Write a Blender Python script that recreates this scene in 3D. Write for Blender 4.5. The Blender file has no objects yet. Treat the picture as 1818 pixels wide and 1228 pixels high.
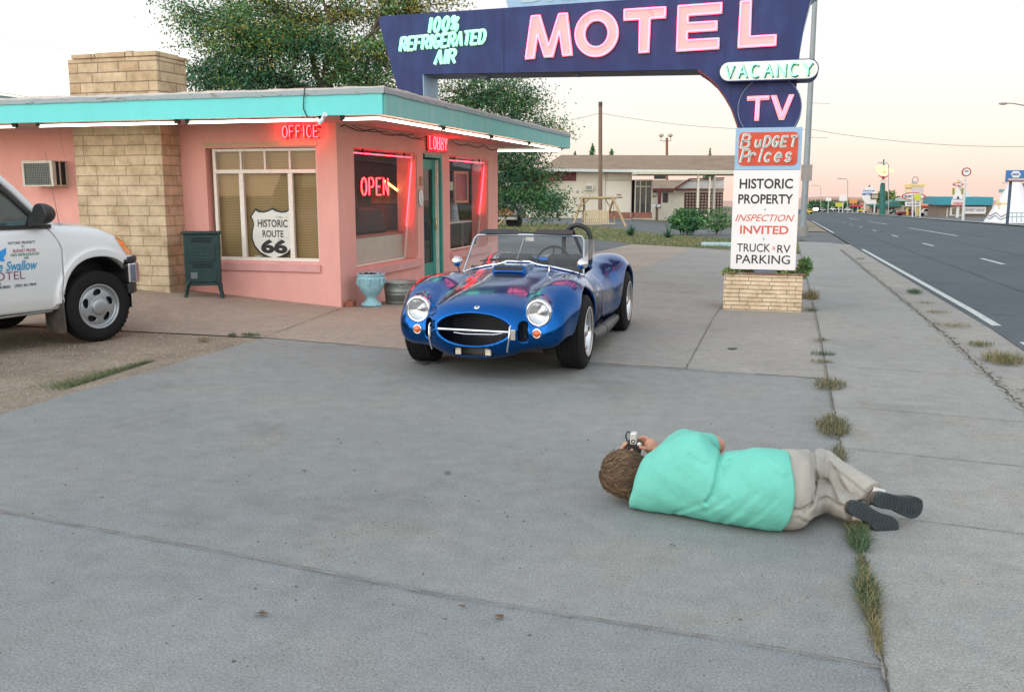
import bpy, bmesh, math, random
import numpy as np
from mathutils import Vector, Matrix
rad = math.radians
random.seed(7)
RNG = np.random.default_rng(7)
D = bpy.data
SC = bpy.context.scene
COL = SC.collection
# world axes: x runs along the motel front to the right, y runs along the road away from the viewer, z up;
# the origin is the ground at the pink corner of the motel office.
# ------------------------------------------------------------------ camera
cam_data = D.cameras.new('camera')
cam_data.sensor_width = 36.0
cam_data.lens = 36.0 * 1680 / 1818
cam_data.clip_start = 0.1
cam_data.clip_end = 9000
cam = D.objects.new('camera', cam_data)
COL.objects.link(cam)
cam.location = (5.503, -11.041, 1.5)
cam.rotation_euler = (rad(90) - math.atan(277 / 1680), 0, rad(16.2))
SC.camera = cam
# ------------------------------------------------------------------ sky, sun, exposure
SUN_EL, SUN_AZ = rad(9), rad(205)      # low western sun behind the viewer, azimuth measured from +y clockwise
w = D.worlds.new('World')
SC.world = w
w.use_nodes = True
nt = w.node_tree
nt.nodes.clear()
def wn(t): return nt.nodes.new(t)
out = wn('ShaderNodeOutputWorld'); bg = wn('ShaderNodeBackground')
sky = wn('ShaderNodeTexSky'); sky.sky_type = 'NISHITA'; sky.sun_disc = False
sky.sun_elevation = SUN_EL; sky.sun_rotation = SUN_AZ; sky.altitude = 1200; sky.dust_density = 2.0
tc = wn('ShaderNodeTexCoord'); sep = wn('ShaderNodeSeparateXYZ')
ramp = wn('ShaderNodeValToRGB')
ramp.color_ramp.elements[0].position = 0.0
ramp.color_ramp.elements[0].color = (0.95, 0.66, 0.58, 1)
ramp.color_ramp.elements[1].position = 1.0
ramp.color_ramp.elements[1].color = (0.62, 0.69, 0.75, 1)
for ps, c in ((0.03, (0.98, 0.79, 0.70, 1)), (0.065, (0.98, 0.90, 0.80, 1)), (0.13, (0.97, 0.945, 0.91, 1)), (0.45, (0.80, 0.84, 0.87, 1))):
    e = ramp.color_ramp.elements.new(ps); e.color = c
mixs = wn('ShaderNodeMix'); mixs.data_type = 'RGBA'
scl = wn('ShaderNodeMix'); scl.data_type = 'RGBA'; scl.blend_type = 'MULTIPLY'; scl.inputs[0].default_value = 1.0
scl.inputs[7].default_value = (0.1, 0.1, 0.1, 1)
nt.links.new(tc.outputs['Generated'], sep.inputs[0])
nt.links.new(sep.outputs['Z'], ramp.inputs[0])
nt.links.new(sky.outputs[0], scl.inputs[6])
mixs.inputs[0].default_value = 0.15
nt.links.new(ramp.outputs[0], mixs.inputs[6])
nt.links.new(scl.outputs[2], mixs.inputs[7])
# after sunset the western half of the sky, behind the viewer, is the brighter one
dt = wn('ShaderNodeVectorMath'); dt.operation = 'DOT_PRODUCT'
dt.inputs[1].default_value = (math.sin(SUN_AZ), math.cos(SUN_AZ), 0.0)
mr = wn('ShaderNodeMapRange'); mr.interpolation_type = 'SMOOTHSTEP'
mr.inputs[1].default_value = -0.9; mr.inputs[2].default_value = 1.0; mr.inputs[3].default_value = 0.85; mr.inputs[4].default_value = 1.75
vs_ = wn('ShaderNodeVectorMath'); vs_.operation = 'SCALE'
nt.links.new(tc.outputs['Generated'], dt.inputs[0]); nt.links.new(dt.outputs['Value'], mr.inputs[0]); nt.links.new(mr.outputs[0], vs_.inputs['Scale'])
nt.links.new(mixs.outputs[2], vs_.inputs[0])
nt.links.new(vs_.outputs[0], bg.inputs[0])
bg.inputs[1].default_value = 1.0
nt.links.new(bg.outputs[0], out.inputs[0])
sun_data = D.lights.new('sun', 'SUN')
sun_data.energy = 0.9
sun_data.angle = rad(85)
sun_data.color = (1.0, 0.9, 0.8)
sun = D.objects.new('sun', sun_data)
COL.objects.link(sun)
sun.rotation_euler = (rad(90) - SUN_EL, 0, rad(180) - SUN_AZ)
SC.view_settings.view_transform = 'Standard'
SC.view_settings.look = 'None'
SC.view_settings.exposure = 0.5
SC.view_settings.gamma = 1.0
SC.cycles.use_denoising = True
SC.cycles.max_bounces = 7
SC.cycles.transparent_max_bounces = 16
SC.cycles.caustics_reflective = False
SC.cycles.caustics_refractive = False
SC.cycles.sample_clamp_indirect = 4.0

# ------------------------------------------------------------------ helpers
WORLD_ROOTS = set()
def tag(o, label=None, cat=None, group=None, kind=None):
    if label: o['label'] = label
    if cat: o['category'] = cat
    if group: o['group'] = group
    if kind: o['kind'] = kind
    return o
def thing(name, label, cat, loc=(0, 0, 0), rotz=0.0, group=None, local=False):
    o = D.objects.new(name, None)
    o.empty_display_size = 0.2
    COL.objects.link(o)
    o.location = loc
    o.rotation_euler = (0, 0, rotz)
    if not local: WORLD_ROOTS.add(o.name)
    return tag(o, label, cat, group)
def attach(o, parent):
    if parent is None: return
    o.parent = parent
    r = parent
    while r.parent: r = r.parent
    if r.name in WORLD_ROOTS and parent is r:
        o.matrix_parent_inverse = Matrix.Translation(-Vector(r.location))
def copy_tree(o, parent=None):
    c = o.copy()
    COL.objects.link(c)
    if parent:
        c.parent = parent
        c.matrix_parent_inverse = o.matrix_parent_inverse.copy()
    for ch in list(o.children): copy_tree(ch, c)
    return c

class MB:
    def __init__(self): self.v = []; self.f = []; self.m = []; self.s = []
    def add(self, vs, fs, mi=0, smooth=False):
        b = len(self.v)
        self.v.extend([tuple(p) for p in vs])
        for f in fs:
            self.f.append([i + b for i in f]); self.m.append(mi); self.s.append(smooth)
        return self
    def box(self, x0, x1, y0, y1, z0, z1, mi=0, M=None):
        vs = [(x, y, z) for z in (z0, z1) for y in (y0, y1) for x in (x0, x1)]
        if M is not None: vs = [M @ Vector(p) for p in vs]
        return self.add(vs, [(0, 2, 3, 1), (4, 5, 7, 6), (0, 1, 5, 4), (2, 6, 7, 3), (0, 4, 6, 2), (1, 3, 7, 5)], mi)
    def prism(self, poly, ax, a, b, mi=0, M=None):
        # poly in the two axes left over by ax ('x': (y,z), 'y': (x,z), 'z': (x,y)), extruded from a to b
        def P(p, c):
            q = {'x': (c, p[0], p[1]), 'y': (p[0], c, p[1]), 'z': (p[0], p[1], c)}[ax]
            return M @ Vector(q) if M is not None else q
        n = len(poly)
        vs = [P(p, a) for p in poly] + [P(p, b) for p in poly]
        area = sum(poly[i][0] * poly[(i + 1) % n][1] - poly[(i + 1) % n][0] * poly[i][1] for i in range(n))
        flip = (area > 0) != (b > a)
        if ax == 'y': flip = not flip
        fs = [list(range(n))[::-1], list(range(n, 2 * n))] + [(i, (i + 1) % n, n + (i + 1) % n, n + i) for i in range(n)]
        if flip: fs = [list(f)[::-1] for f in fs]
        return self.add(vs, fs, mi)
    def quad(self, a, b, c, d, mi=0): return self.add([a, b, c, d], [(0, 1, 2, 3)], mi)
    def tube(self, pts, r, n=8, closed=False, mi=0, smooth=True):
        P = [Vector(p) for p in pts]
        k = len(P)
        if k < 2: return self
        R = r if isinstance(r, (list, tuple)) else [r] * k
        T = []
        for i in range(k):
            a = P[(i - 1) % k] if (closed or i > 0) else P[i]
            c = P[(i + 1) % k] if (closed or i < k - 1) else P[i]
            t = (c - a)
            T.append(t.normalized() if t.length > 1e-9 else Vector((0, 0, 1)))
        up = Vector((0, 0, 1)) if abs(T[0].z) < 0.9 else Vector((1, 0, 0))
        N = (up - T[0] * up.dot(T[0])).normalized()
        vs = []
        for i in range(k):
            N = (N - T[i] * N.dot(T[i]))
            N = N.normalized() if N.length > 1e-6 else T[i].orthogonal().normalized()
            B = T[i].cross(N)
            for j in range(n):
                an = 2 * math.pi * j / n
                vs.append(P[i] + (N * math.cos(an) + B * math.sin(an)) * R[i])
        fs = []
        for i in range(k if closed else k - 1):
            for j in range(n):
                a = i * n + j; b2 = i * n + (j + 1) % n
                c = ((i + 1) % k) * n + (j + 1) % n; d = ((i + 1) % k) * n + j
                fs.append((a, b2, c, d))
        self.add(vs, fs, mi, smooth)
        if not closed:
            self.add(vs[:n], [list(range(n))[::-1]], mi); self.add(vs[-n:], [list(range(n))], mi)
        return self
    def lathe(self, prof, M=None, n=24, mi=0, smooth=True, close=False):
        vs = []
        for (r, z) in prof:
            for j in range(n):
                a = 2 * math.pi * j / n
                p = Vector((r * math.cos(a), r * math.sin(a), z))
                vs.append(M @ p if M is not None else p)
        fs = []
        k = len(prof)
        for i in range(k if close else k - 1):
            for j in range(n):
                fs.append((i * n + j, i * n + (j + 1) % n, ((i + 1) % k) * n + (j + 1) % n, ((i + 1) % k) * n + j))
        return self.add(vs, fs, mi, smooth)
    def sphere(self, c, r, nu=16, nv=10, mi=0, M=None):
        rx, ry, rz = r if isinstance(r, (tuple, list)) else (r, r, r)
        vs = []
        for i in range(nv + 1):
            t = math.pi * i / nv
            for j in range(nu):
                a = 2 * math.pi * j / nu
                p = Vector((c[0] + rx * math.sin(t) * math.cos(a), c[1] + ry * math.sin(t) * math.sin(a), c[2] + rz * math.cos(t)))
                vs.append(M @ p if M is not None else p)
        fs = [(i * nu + j, (i + 1) * nu + j, (i + 1) * nu + (j + 1) % nu, i * nu + (j + 1) % nu) for i in range(nv) for j in range(nu)]
        return self.add(vs, fs, mi, True)
    def build(self, name, mats, parent=None, bevel=0.0, seg=2, loc=None, rotz=0.0):
        me = D.meshes.new(name)
        me.from_pydata([tuple(p) for p in self.v], [], self.f)
        if not isinstance(mats, (list, tuple)): mats = [mats]
        for m in mats: me.materials.append(m)
        me.polygons.foreach_set('material_index', self.m)
        me.polygons.foreach_set('use_smooth', self.s)
        me.update()
        o = D.objects.new(name, me)
        COL.objects.link(o)
        attach(o, parent)
        if loc: o.location = loc
        if rotz: o.rotation_euler = (0, 0, rotz)
        if bevel:
            b = o.modifiers.new('bevel', 'BEVEL'); b.width = bevel; b.segments = seg; b.limit_method = 'ANGLE'; b.angle_limit = rad(40)
        return o

def np_mesh(name, V, F, mats, parent=None, smooth=False, normals=None, mi=None):
    V = np.asarray(V, np.float32); F = np.asarray(F, np.int32)
    me = D.meshes.new(name)
    k = F.shape[1]
    me.vertices.add(len(V)); me.vertices.foreach_set('co', V.ravel())
    me.loops.add(F.size); me.loops.foreach_set('vertex_index', F.ravel())
    me.polygons.add(len(F)); me.polygons.foreach_set('loop_start', np.arange(0, F.size, k, dtype=np.int32))
    if not isinstance(mats, (list, tuple)): mats = [mats]
    for m in mats: me.materials.append(m)
    me.polygons.foreach_set('use_smooth', np.full(len(F), smooth))
    if mi is not None: me.polygons.foreach_set('material_index', np.asarray(mi, np.int32))
    me.update(calc_edges=True); me.validate()
    if normals is not None and len(me.vertices) == len(normals):
        me.normals_split_custom_set_from_vertices([tuple(n) for n in normals])
    o = D.objects.new(name, me)
    COL.objects.link(o)
    attach(o, parent)
    return o

# ---- signed distance modelling: a smooth implicit surface meshed with surface nets
def smin(a, b, k):
    h = np.clip(0.5 + 0.5 * (b - a) / k, 0, 1)
    return b * (1 - h) + a * h - k * h * (1 - h)
def smax(a, b, k): return -smin(-a, -b, k)
def sd_ell(P, c, r):
    q = (P - np.array(c)) / np.array(r)
    k0 = np.linalg.norm(q, axis=1); k1 = np.linalg.norm(q / np.array(r), axis=1)
    return k0 * (k0 - 1) / np.maximum(k1, 1e-6)
def sd_box(P, c, h, r=0.0):
    q = np.abs(P - np.array(c)) - (np.array(h) - r)
    return np.linalg.norm(np.maximum(q, 0), axis=1) + np.minimum(q.max(axis=1), 0) - r
def sd_cone(P, a, b, ra, rb):
    a = np.array(a, float); b = np.array(b, float); ab = b - a
    t = np.clip(((P - a) @ ab) / (ab @ ab), 0, 1)
    return np.linalg.norm(P - a - t[:, None] * ab, axis=1) - (ra + (rb - ra) * t)
def sd_cyl(P, c, axis, r, hh):
    d = P - np.array(c)
    ax = 'xyz'.index(axis)
    o = [i for i in range(3) if i != ax]
    dr = np.hypot(d[:, o[0]], d[:, o[1]]) - r
    dh = np.abs(d[:, ax]) - hh
    return np.minimum(np.maximum(dr, dh), 0) + np.hypot(np.maximum(dr, 0), np.maximum(dh, 0))
def sdf_mesh(name, fn, lo, hi, res, mats, parent=None, proj=2, eps=None, keep=None):
    lo = np.array(lo, float); hi = np.array(hi, float)
    n = np.ceil((hi - lo) / res).astype(int) + 1
    xs = [lo[i] + res * np.arange(n[i]) for i in range(3)]
    val = np.empty(n, np.float32)
    step = max(1, int(400000 // (n[1] * n[2])))
    for i in range(0, n[0], step):
        g = np.stack(np.meshgrid(xs[0][i:i + step], xs[1], xs[2], indexing='ij'), -1).reshape(-1, 3)
        val[i:i + step] = fn(g).reshape(-1, n[1], n[2])
    neg = val < 0
    c = [neg[a:n[0] - 1 + a, b:n[1] - 1 + b, d:n[2] - 1 + d] for a in (0, 1) for b in (0, 1) for d in (0, 1)]
    cnt = sum(x.astype(np.int8) for x in c)
    act = (cnt > 0) & (cnt < 8)
    idx = -np.ones(act.shape, np.int64)
    cells = np.argwhere(act)
    idx[act] = np.arange(len(cells))
    acc = np.zeros((len(cells), 3)); num = np.zeros(len(cells))
    corners = [(a, b, d) for a in (0, 1) for b in (0, 1) for d in (0, 1)]
    cv = [val[cells[:, 0] + a, cells[:, 1] + b, cells[:, 2] + d] for (a, b, d) in corners]
    for i in range(8):
        for j in range(i + 1, 8):
            df = np.array(corners[j]) - np.array(corners[i])
            if np.abs(df).sum() != 1: continue
            cr = (cv[i] < 0) != (cv[j] < 0)
            t = np.where(cr, cv[i] / np.where(cr, cv[i] - cv[j], 1), 0)
            acc += np.where(cr[:, None], np.array(corners[i]) + t[:, None] * df, 0); num += cr
    V = lo + res * (cells + acc / num[:, None])
    quads = []
    for ax in range(3):
        o1, o2 = (ax + 1) % 3, (ax + 2) % 3
        sl = [slice(0, n[k]) for k in range(3)]
        sa = list(sl); sb = list(sl)
        sa[ax] = slice(0, n[ax] - 1); sb[ax] = slice(1, n[ax])
        A = neg[tuple(sa)]; B = neg[tuple(sb)]
        e = np.argwhere(A != B)
        e = e[(e[:, o1] > 0) & (e[:, o2] > 0) & (e[:, o1] < n[o1] - 1) & (e[:, o2] < n[o2] - 1)]
        s = A[e[:, 0], e[:, 1], e[:, 2]]
        def ci(d1, d2):
            q = e.copy(); q[:, o1] -= d1; q[:, o2] -= d2
            return idx[q[:, 0], q[:, 1], q[:, 2]]
        q = np.stack([ci(1, 1), ci(0, 1), ci(0, 0), ci(1, 0)], 1)
        q[~s] = q[~s][:, ::-1]
        quads.append(q)
    F = np.concatenate(quads)
    F = F[(F >= 0).all(1)]
    eps = eps or res * 0.35
    def grad(Q):
        return np.stack([fn(Q + np.eye(3)[k] * eps) - fn(Q - np.eye(3)[k] * eps) for k in range(3)], 1) / (2 * eps)
    for _ in range(proj):
        G = grad(V); g2 = np.maximum((G * G).sum(1), 0.05)
        st = np.clip(fn(V) / g2, -res, res)
        V = V - G * st[:, None]
    G = grad(V)
    N = G / np.maximum(np.linalg.norm(G, axis=1), 1e-6)[:, None]
    if keep is not None:
        kv = keep(V); F = F[kv[F].all(1)]
        used = np.unique(F); mp = -np.ones(len(V), np.int64); mp[used] = np.arange(len(used))
        V = V[used]; N = N[used]; F = mp[F]
    return np_mesh(name, V, F, mats, parent, True, N)

# ---- materials
def nodes_of(m): return m.node_tree.nodes, m.node_tree.links
def mat(name, col, rough=0.6, metal=0.0, var=0.12, scale=6.0, bump=0.0, bscale=80.0, spec=0.5, coat=0.0, emit=None, estr=0.0, alpha=1.0, trans=0.0, col2=None, c2pos=(0.45, 0.7), stretch=None, detail=6):
    m = D.materials.new(name); m.use_nodes = True
    N, L = nodes_of(m)
    b = N['Principled BSDF']
    b.inputs['Roughness'].default_value = rough
    b.inputs['Metallic'].default_value = metal
    b.inputs['Specular IOR Level'].default_value = spec
    b.inputs['Coat Weight'].default_value = coat
    b.inputs['Coat Roughness'].default_value = 0.03
    b.inputs['Transmission Weight'].default_value = trans
    b.inputs['Alpha'].default_value = alpha
    c = (*col, 1)
    b.inputs['Base Color'].default_value = c
    if emit:
        b.inputs['Emission Color'].default_value = (*emit, 1); b.inputs['Emission Strength'].default_value = estr
    if var or col2 or bump:
        t = N.new('ShaderNodeTexCoord')
        vec = t.outputs['Object']
        if stretch:
            mp = N.new('ShaderNodeMapping'); mp.inputs['Scale'].default_value = stretch
            L.new(vec, mp.inputs[0]); vec = mp.outputs[0]
    if var or col2:
        nz = N.new('ShaderNodeTexNoise'); nz.inputs['Scale'].default_value = scale; nz.inputs['Detail'].default_value = detail
        nz.inputs['Roughness'].default_value = 0.65
        L.new(vec, nz.inputs['Vector'])
        rp = N.new('ShaderNodeValToRGB')
        d = col2 if col2 else tuple(x * (1 + var) for x in col)
        a = col if col2 else tuple(x * (1 - var) for x in col)
        rp.color_ramp.elements[0].color = (*a, 1); rp.color_ramp.elements[1].color = (*d, 1)
        rp.color_ramp.elements[0].position = c2pos[0] if col2 else 0.3
        rp.color_ramp.elements[1].position = c2pos[1] if col2 else 0.7
        L.new(nz.outputs[0], rp.inputs[0]); L.new(rp.outputs[0], b.inputs['Base Color'])
    if bump:
        n2 = N.new('ShaderNodeTexNoise'); n2.inputs['Scale'].default_value = bscale; n2.inputs['Detail'].default_value = 4
        L.new(vec, n2.inputs['Vector'])
        bp = N.new('ShaderNodeBump'); bp.inputs['Strength'].default_value = bump; bp.inputs['Distance'].default_value = 0.01
        L.new(n2.outputs[0], bp.inputs['Height']); L.new(bp.outputs[0], b.inputs['Normal'])
    return m
def glow(name, col, strength, body=None):
    m = mat(name, body or col, rough=0.3, var=0, emit=col, estr=strength)
    return m
def glass(name, tint=(0.9, 0.95, 0.95), alpha=0.12, rough=0.02):
    # thin sheet glass: mostly clear with a mirror-like surface
    m = D.materials.new(name); m.use_nodes = True
    N, L = nodes_of(m); N.clear()
    o = N.new('ShaderNodeOutputMaterial'); mx = N.new('ShaderNodeMixShader'); mx2 = N.new('ShaderNodeMixShader')
    tr = N.new('ShaderNodeBsdfTransparent'); tr.inputs[0].default_value = (*tint, 1)
    gl = N.new('ShaderNodeBsdfGlossy'); gl.inputs['Roughness'].default_value = rough
    df = N.new('ShaderNodeBsdfDiffuse'); df.inputs[0].default_value = (0.5, 0.5, 0.5, 1)
    lw = N.new('ShaderNodeLayerWeight'); lw.inputs[0].default_value = 0.5
    pw = N.new('ShaderNodeMath'); pw.operation = 'POWER'; pw.inputs[1].default_value = 4.0
    ma = N.new('ShaderNodeMath'); ma.operation = 'MULTIPLY_ADD'; ma.inputs[1].default_value = 0.75; ma.inputs[2].default_value = 0.028
    L.new(lw.outputs['Facing'], pw.inputs[0]); L.new(pw.outputs[0], ma.inputs[0])
    L.new(ma.outputs[0], mx.inputs[0]); L.new(tr.outputs[0], mx.inputs[1]); L.new(gl.outputs[0], mx.inputs[2])
    mx2.inputs[0].default_value = alpha
    L.new(mx.outputs[0], mx2.inputs[1]); L.new(df.outputs[0], mx2.inputs[2]); L.new(mx2.outputs[0], o.inputs[0])
    return m

# ---- letters: single-stroke alphabet for neon, and flat painted text from the built-in font
def arc(cx, cy, rx, ry, a0, a1, n=10):
    return [(cx + rx * math.cos(rad(a0 + (a1 - a0) * i / n)), cy + ry * math.sin(rad(a0 + (a1 - a0) * i / n))) for i in range(n + 1)]
GLYPH = {
 'A': [[(0, 0), (.5, 1), (1, 0)], [(.22, .38), (.78, .38)]],
 'B': [[(0, .5), (0, 1)] + arc(.55, .76, .35, .24, 90, -90, 8) + [(0, .52)], [(0, .52)] + arc(.6, .26, .4, .26, 90, -90, 8) + [(0, 0), (0, .52)]],
 'C': [arc(.5, .5, .5, .5, 50, 310, 16)],
 'D': [[(0, 0), (0, 1)] + arc(.4, .5, .6, .5, 90, -90, 12) + [(0, 0)]],
 'E': [[(.9, 1), (0, 1), (0, 0), (.9, 0)], [(0, .5), (.7, .5)]],
 'F': [[(.9, 1), (0, 1), (0, 0)], [(0, .52), (.7, .52)]],
 'G': [arc(.5, .5, .5, .5, 50, 320, 16) + [(1, .42), (.55, .42)]],
 'H': [[(0, 0), (0, 1)], [(1, 0), (1, 1)], [(0, .5), (1, .5)]],
 'I': [[(.5, 0), (.5, 1)]],
 'L': [[(0, 1), (0, 0), (.85, 0)]],
 'M': [[(0, 0), (.1, 1), (.5, .25), (.9, 1), (1, 0)]],
 'N': [[(0, 0), (0, 1), (1, 0), (1, 1)]],
 'O': [arc(.5, .5, .5, .5, 90, 450, 20)],
 'P': [[(0, 0), (0, 1)] + arc(.55, .73, .4, .27, 90, -90, 8) + [(0, .46)]],
 'R': [[(0, 0), (0, 1)] + arc(.55, .74, .4, .26, 90, -90, 8) + [(0, .48)], [(.5, .48), (1, 0)]],
 'S': [arc(.5, .74, .42, .26, 40, 270, 10) + arc(.5, .24, .45, .24, 90, -140, 10)],
 'T': [[(0, 1), (1, 1)], [(.5, 1), (.5, 0)]],
 'U': [[(0, 1)] + arc(.5, .35, .5, .35, 180, 360, 10) + [(1, 1)]],
 'V': [[(0, 1), (.5, 0), (1, 1)]],
 'W': [[(0, 1), (.25, 0), (.5, .7), (.75, 0), (1, 1)]],
 'Y': [[(0, 1), (.5, .5), (1, 1)], [(.5, .5), (.5, 0)]],
 '0': [arc(.5, .5, .42, .5, 90, 450, 18)],
 '1': [[(.3, .85), (.5, 1), (.5, 0)]],
 '%': [arc(.22, .8, .2, .2, 0, 360, 10), arc(.8, .2, .2, .2, 0, 360, 10), [(.1, .1), (.9, .9)]],
 'u': [[(0, .65)] + arc(.4, .28, .4, .28, 180, 360, 8) + [(.8, .65), (.85, 0)]],
 'd': [arc(.4, .32, .4, .32, 20, 340, 12) + [(.82, .3), (.82, 1), (.82, 0)]],
 'g': [arc(.4, .34, .38, .32, 20, 340, 12), [(.8, .66), (.8, -.1)] + arc(.4, -.1, .4, .25, 0, -150, 8)],
 'e': [[(.05, .34), (.8, .36)] + arc(.42, .33, .4, .33, 10, 310, 12)],
 't': [[(.4, 1), (.4, .1), (.7, 0)], [(.05, .68), (.8, .7)]],
 'r': [[(.1, .66), (.1, 0)], [(.1, .4)] + arc(.5, .4, .35, .26, 160, 30, 6)],
 'i': [[(.4, .65), (.4, 0)], arc(.4, .9, .08, .08, 0, 360, 6)],
 'c': [arc(.42, .33, .4, .33, 45, 315, 12)],
 's': [arc(.4, .48, .32, .18, 30, 270, 8) + arc(.4, .16, .34, .16, 90, -150, 8)],
}
def strokes(text, h, wid=0.62, gap=0.22, shear=0.0, sizes=None):
    # list of polylines in (u, v), starting at u = 0; returns polylines and total width
    out = []; x = 0.0
    for ch in text:
        if ch == ' ': x += h * wid * 0.7; continue
        wd = h * wid * (0.35 if ch in 'Ii1' else 1.25 if ch in 'MW' else 1.0)
        for pl in GLYPH[ch]:
            out.append([(x + (p[0] if ch not in 'Ii1' else (p[0] - .5) + .5) * wd + shear * p[1] * h, p[1] * h) for p in pl])
        x += wd + h * gap
    return out, x - h * gap
def text_geo(s, size=1.0, shear=0.0, bold=0.0, space=1.0, align='CENTER'):
    c = D.curves.new('t', 'FONT'); c.body = s; c.size = size; c.shear = shear; c.offset = bold; c.space_character = space
    c.align_x = align; c.resolution_u = 4
    o = D.objects.new('t', c); COL.objects.link(o)
    me = o.to_mesh()
    vs = [tuple(v.co) for v in me.vertices]; fs = [tuple(p.vertices) for p in me.polygons]
    o.to_mesh_clear(); D.objects.remove(o); D.curves.remove(c)
    return vs, fs
def put_text(mb, s, M, width=None, height=None, mi=0, **kw):
    # flat lettering centred on M's origin, in M's local xy plane, fitted to a width and cap height
    vs, fs = text_geo(s, **kw)
    xs = [v[0] for v in vs]; ys = [v[1] for v in vs]
    cx, cy = (min(xs) + max(xs)) / 2, (min(ys) + max(ys)) / 2
    sy = height / (max(ys) - min(ys)) if height else 1
    sx = width / (max(xs) - min(xs)) if width else sy
    if not height: sy = sx
    mb.add([M @ Vector(((v[0] - cx) * sx, (v[1] - cy) * sy, 0)) for v in vs], fs, mi)
def face_y(x, y, z): return Matrix(((1, 0, 0, x), (0, 0, -1, y), (0, 1, 0, z), (0, 0, 0, 1)))   # faces -y, u=+x, v=+z
def face_x(x, y, z): return Matrix(((0, 0, 1, x), (1, 0, 0, y), (0, 1, 0, z), (0, 0, 0, 1)))    # faces +x, u=+y, v=+z
# ------------------------------------------------------------------ ground shape
def sstep(a, b, x):
    t = np.clip((np.asarray(x, float) - a) / (b - a), 0, 1); return t * t * (3 - 2 * t)
def gzv(x, y):
    x = np.asarray(x, float); y = np.asarray(y, float)
    yp = np.maximum(y, 0)
    zr = -0.0185 * np.minimum(yp, 3000)
    zl = -0.0134 * np.minimum(yp, 52)
    s = sstep(0, 1, (5.9 - x) / (4 + 0.3 * yp))
    return zr * (1 - s) + zl * s
def apz(x, y):
    return gzv(x, y) + 0.07 * np.clip(-np.asarray(x, float), 0, 3.2) * sstep(-2.4, -0.4, y)
def gz(x, y): return float(apz(x, y))
TH = rad(16.2); PITCH = math.atan(277 / 1680)
def at(px, py, depth):
    # point of the place seen in direction (px, py) of the photograph at a given distance straight ahead
    u = px - 909.0; v = py - 614.0
    fw = 1680 * math.cos(PITCH) - v * math.sin(PITCH); up = -1680 * math.sin(PITCH) - v * math.cos(PITCH)
    k = depth / fw
    return Vector((5.503 + k * (u * math.cos(TH) - fw * math.sin(TH)), -11.041 + k * (u * math.sin(TH) + fw * math.cos(TH)), 1.5 + k * up))
def on_ground(px, py):
    lo, hi = 1.0, 3000.0
    f = lambda d: (lambda q: q.z - gz(q.x, q.y))(at(px, py, d))
    d = 1.5
    while d < 3000 and f(d) > 0: d *= 1.03
    lo, hi = d / 1.03, d
    for _ in range(30):
        md = (lo + hi) / 2
        if f(md) > 0: lo = md
        else: hi = md
    return at(px, py, hi)

def pavement(name, col_lo, col_hi, speck, rough=0.9, fine=170.0, patch=0.5, stain=(0.78, 0.765, 0.74), bump=0.25):
    m = D.materials.new(name); m.use_nodes = True
    N, L = nodes_of(m); b = N['Principled BSDF']
    b.inputs['Roughness'].default_value = rough; b.inputs['Specular IOR Level'].default_value = 0.25
    t = N.new('ShaderNodeTexCoord')
    def noise(sc, det=8, r=0.6):
        n = N.new('ShaderNodeTexNoise'); n.inputs['Scale'].default_value = sc; n.inputs['Detail'].default_value = det; n.inputs['Roughness'].default_value = r
        L.new(t.outputs['Object'], n.inputs['Vector']); return n
    def ramp(src, stops):
        r = N.new('ShaderNodeValToRGB'); e = r.color_ramp.elements
        e[0].position, e[0].color = stops[0][0], (*stops[0][1], 1); e[1].position, e[1].color = stops[-1][0], (*stops[-1][1], 1)
        for p, c in stops[1:-1]:
            q = e.new(p); q.color = (*c, 1)
        L.new(src, r.inputs[0]); return r
    def mix(a, c, fac, mode='MIX'):
        x = N.new('ShaderNodeMix'); x.data_type = 'RGBA'; x.blend_type = mode
        if hasattr(fac, 'links') or not isinstance(fac, float): L.new(fac, x.inputs[0])
        else: x.inputs[0].default_value = fac
        L.new(a, x.inputs[6]); L.new(c, x.inputs[7]); return x.outputs[2]
    base = ramp(noise(patch, 10, 0.62).outputs[0], [(0.3, col_lo), (0.7, col_hi)]).outputs[0]
    mid = ramp(noise(7, 8, 0.75).outputs[0], [(0.25, (0.82,) * 3), (0.75, (1.16,) * 3)]).outputs[0]
    c = mix(base, mid, 1.0, 'MULTIPLY')
    fn = ramp(noise(fine, 3, 0.7).outputs[0], [(0.28, (0.45,) * 3), (0.5, (1.0,) * 3), (0.72, (1.55, 1.5, 1.42))]).outputs[0]
    c = mix(c, fn, speck, 'MULTIPLY')
    v = N.new('ShaderNodeTexVoronoi'); v.inputs['Scale'].default_value = 26
    L.new(t.outputs['Object'], v.inputs['Vector'])
    pb = ramp(v.outputs['Distance'], [(0.09, (0.32, 0.30, 0.29)), (0.15, (1.04, 1.0, 0.97))])
    vm = ramp(noise(1.7, 6).outputs[0], [(0.52, (0, 0, 0)), (0.64, (1, 1, 1))]).outputs[0]
    c2 = mix(c, pb.outputs[0], 1.0, 'MULTIPLY')
    c = mix(c, c2, vm)
    st = ramp(noise(0.9, 9, 0.7).outputs[0], [(0.54, (1, 1, 1)), (0.72, stain)]).outputs[0]
    c = mix(c, st, 1.0, 'MULTIPLY')
    L.new(c, b.inputs['Base Color'])
    bp = N.new('ShaderNodeBump'); bp.inputs['Strength'].default_value = bump; bp.inputs['Distance'].default_value = 0.006
    L.new(noise(fine * 0.7, 4).outputs[0], bp.inputs['Height']); L.new(bp.outputs[0], b.inputs['Normal'])
    return m
M_LOT = pavement('lot_concrete', (0.192, 0.208, 0.212), (0.268, 0.267, 0.256), 0.8, fine=110, patch=0.25)
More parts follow.
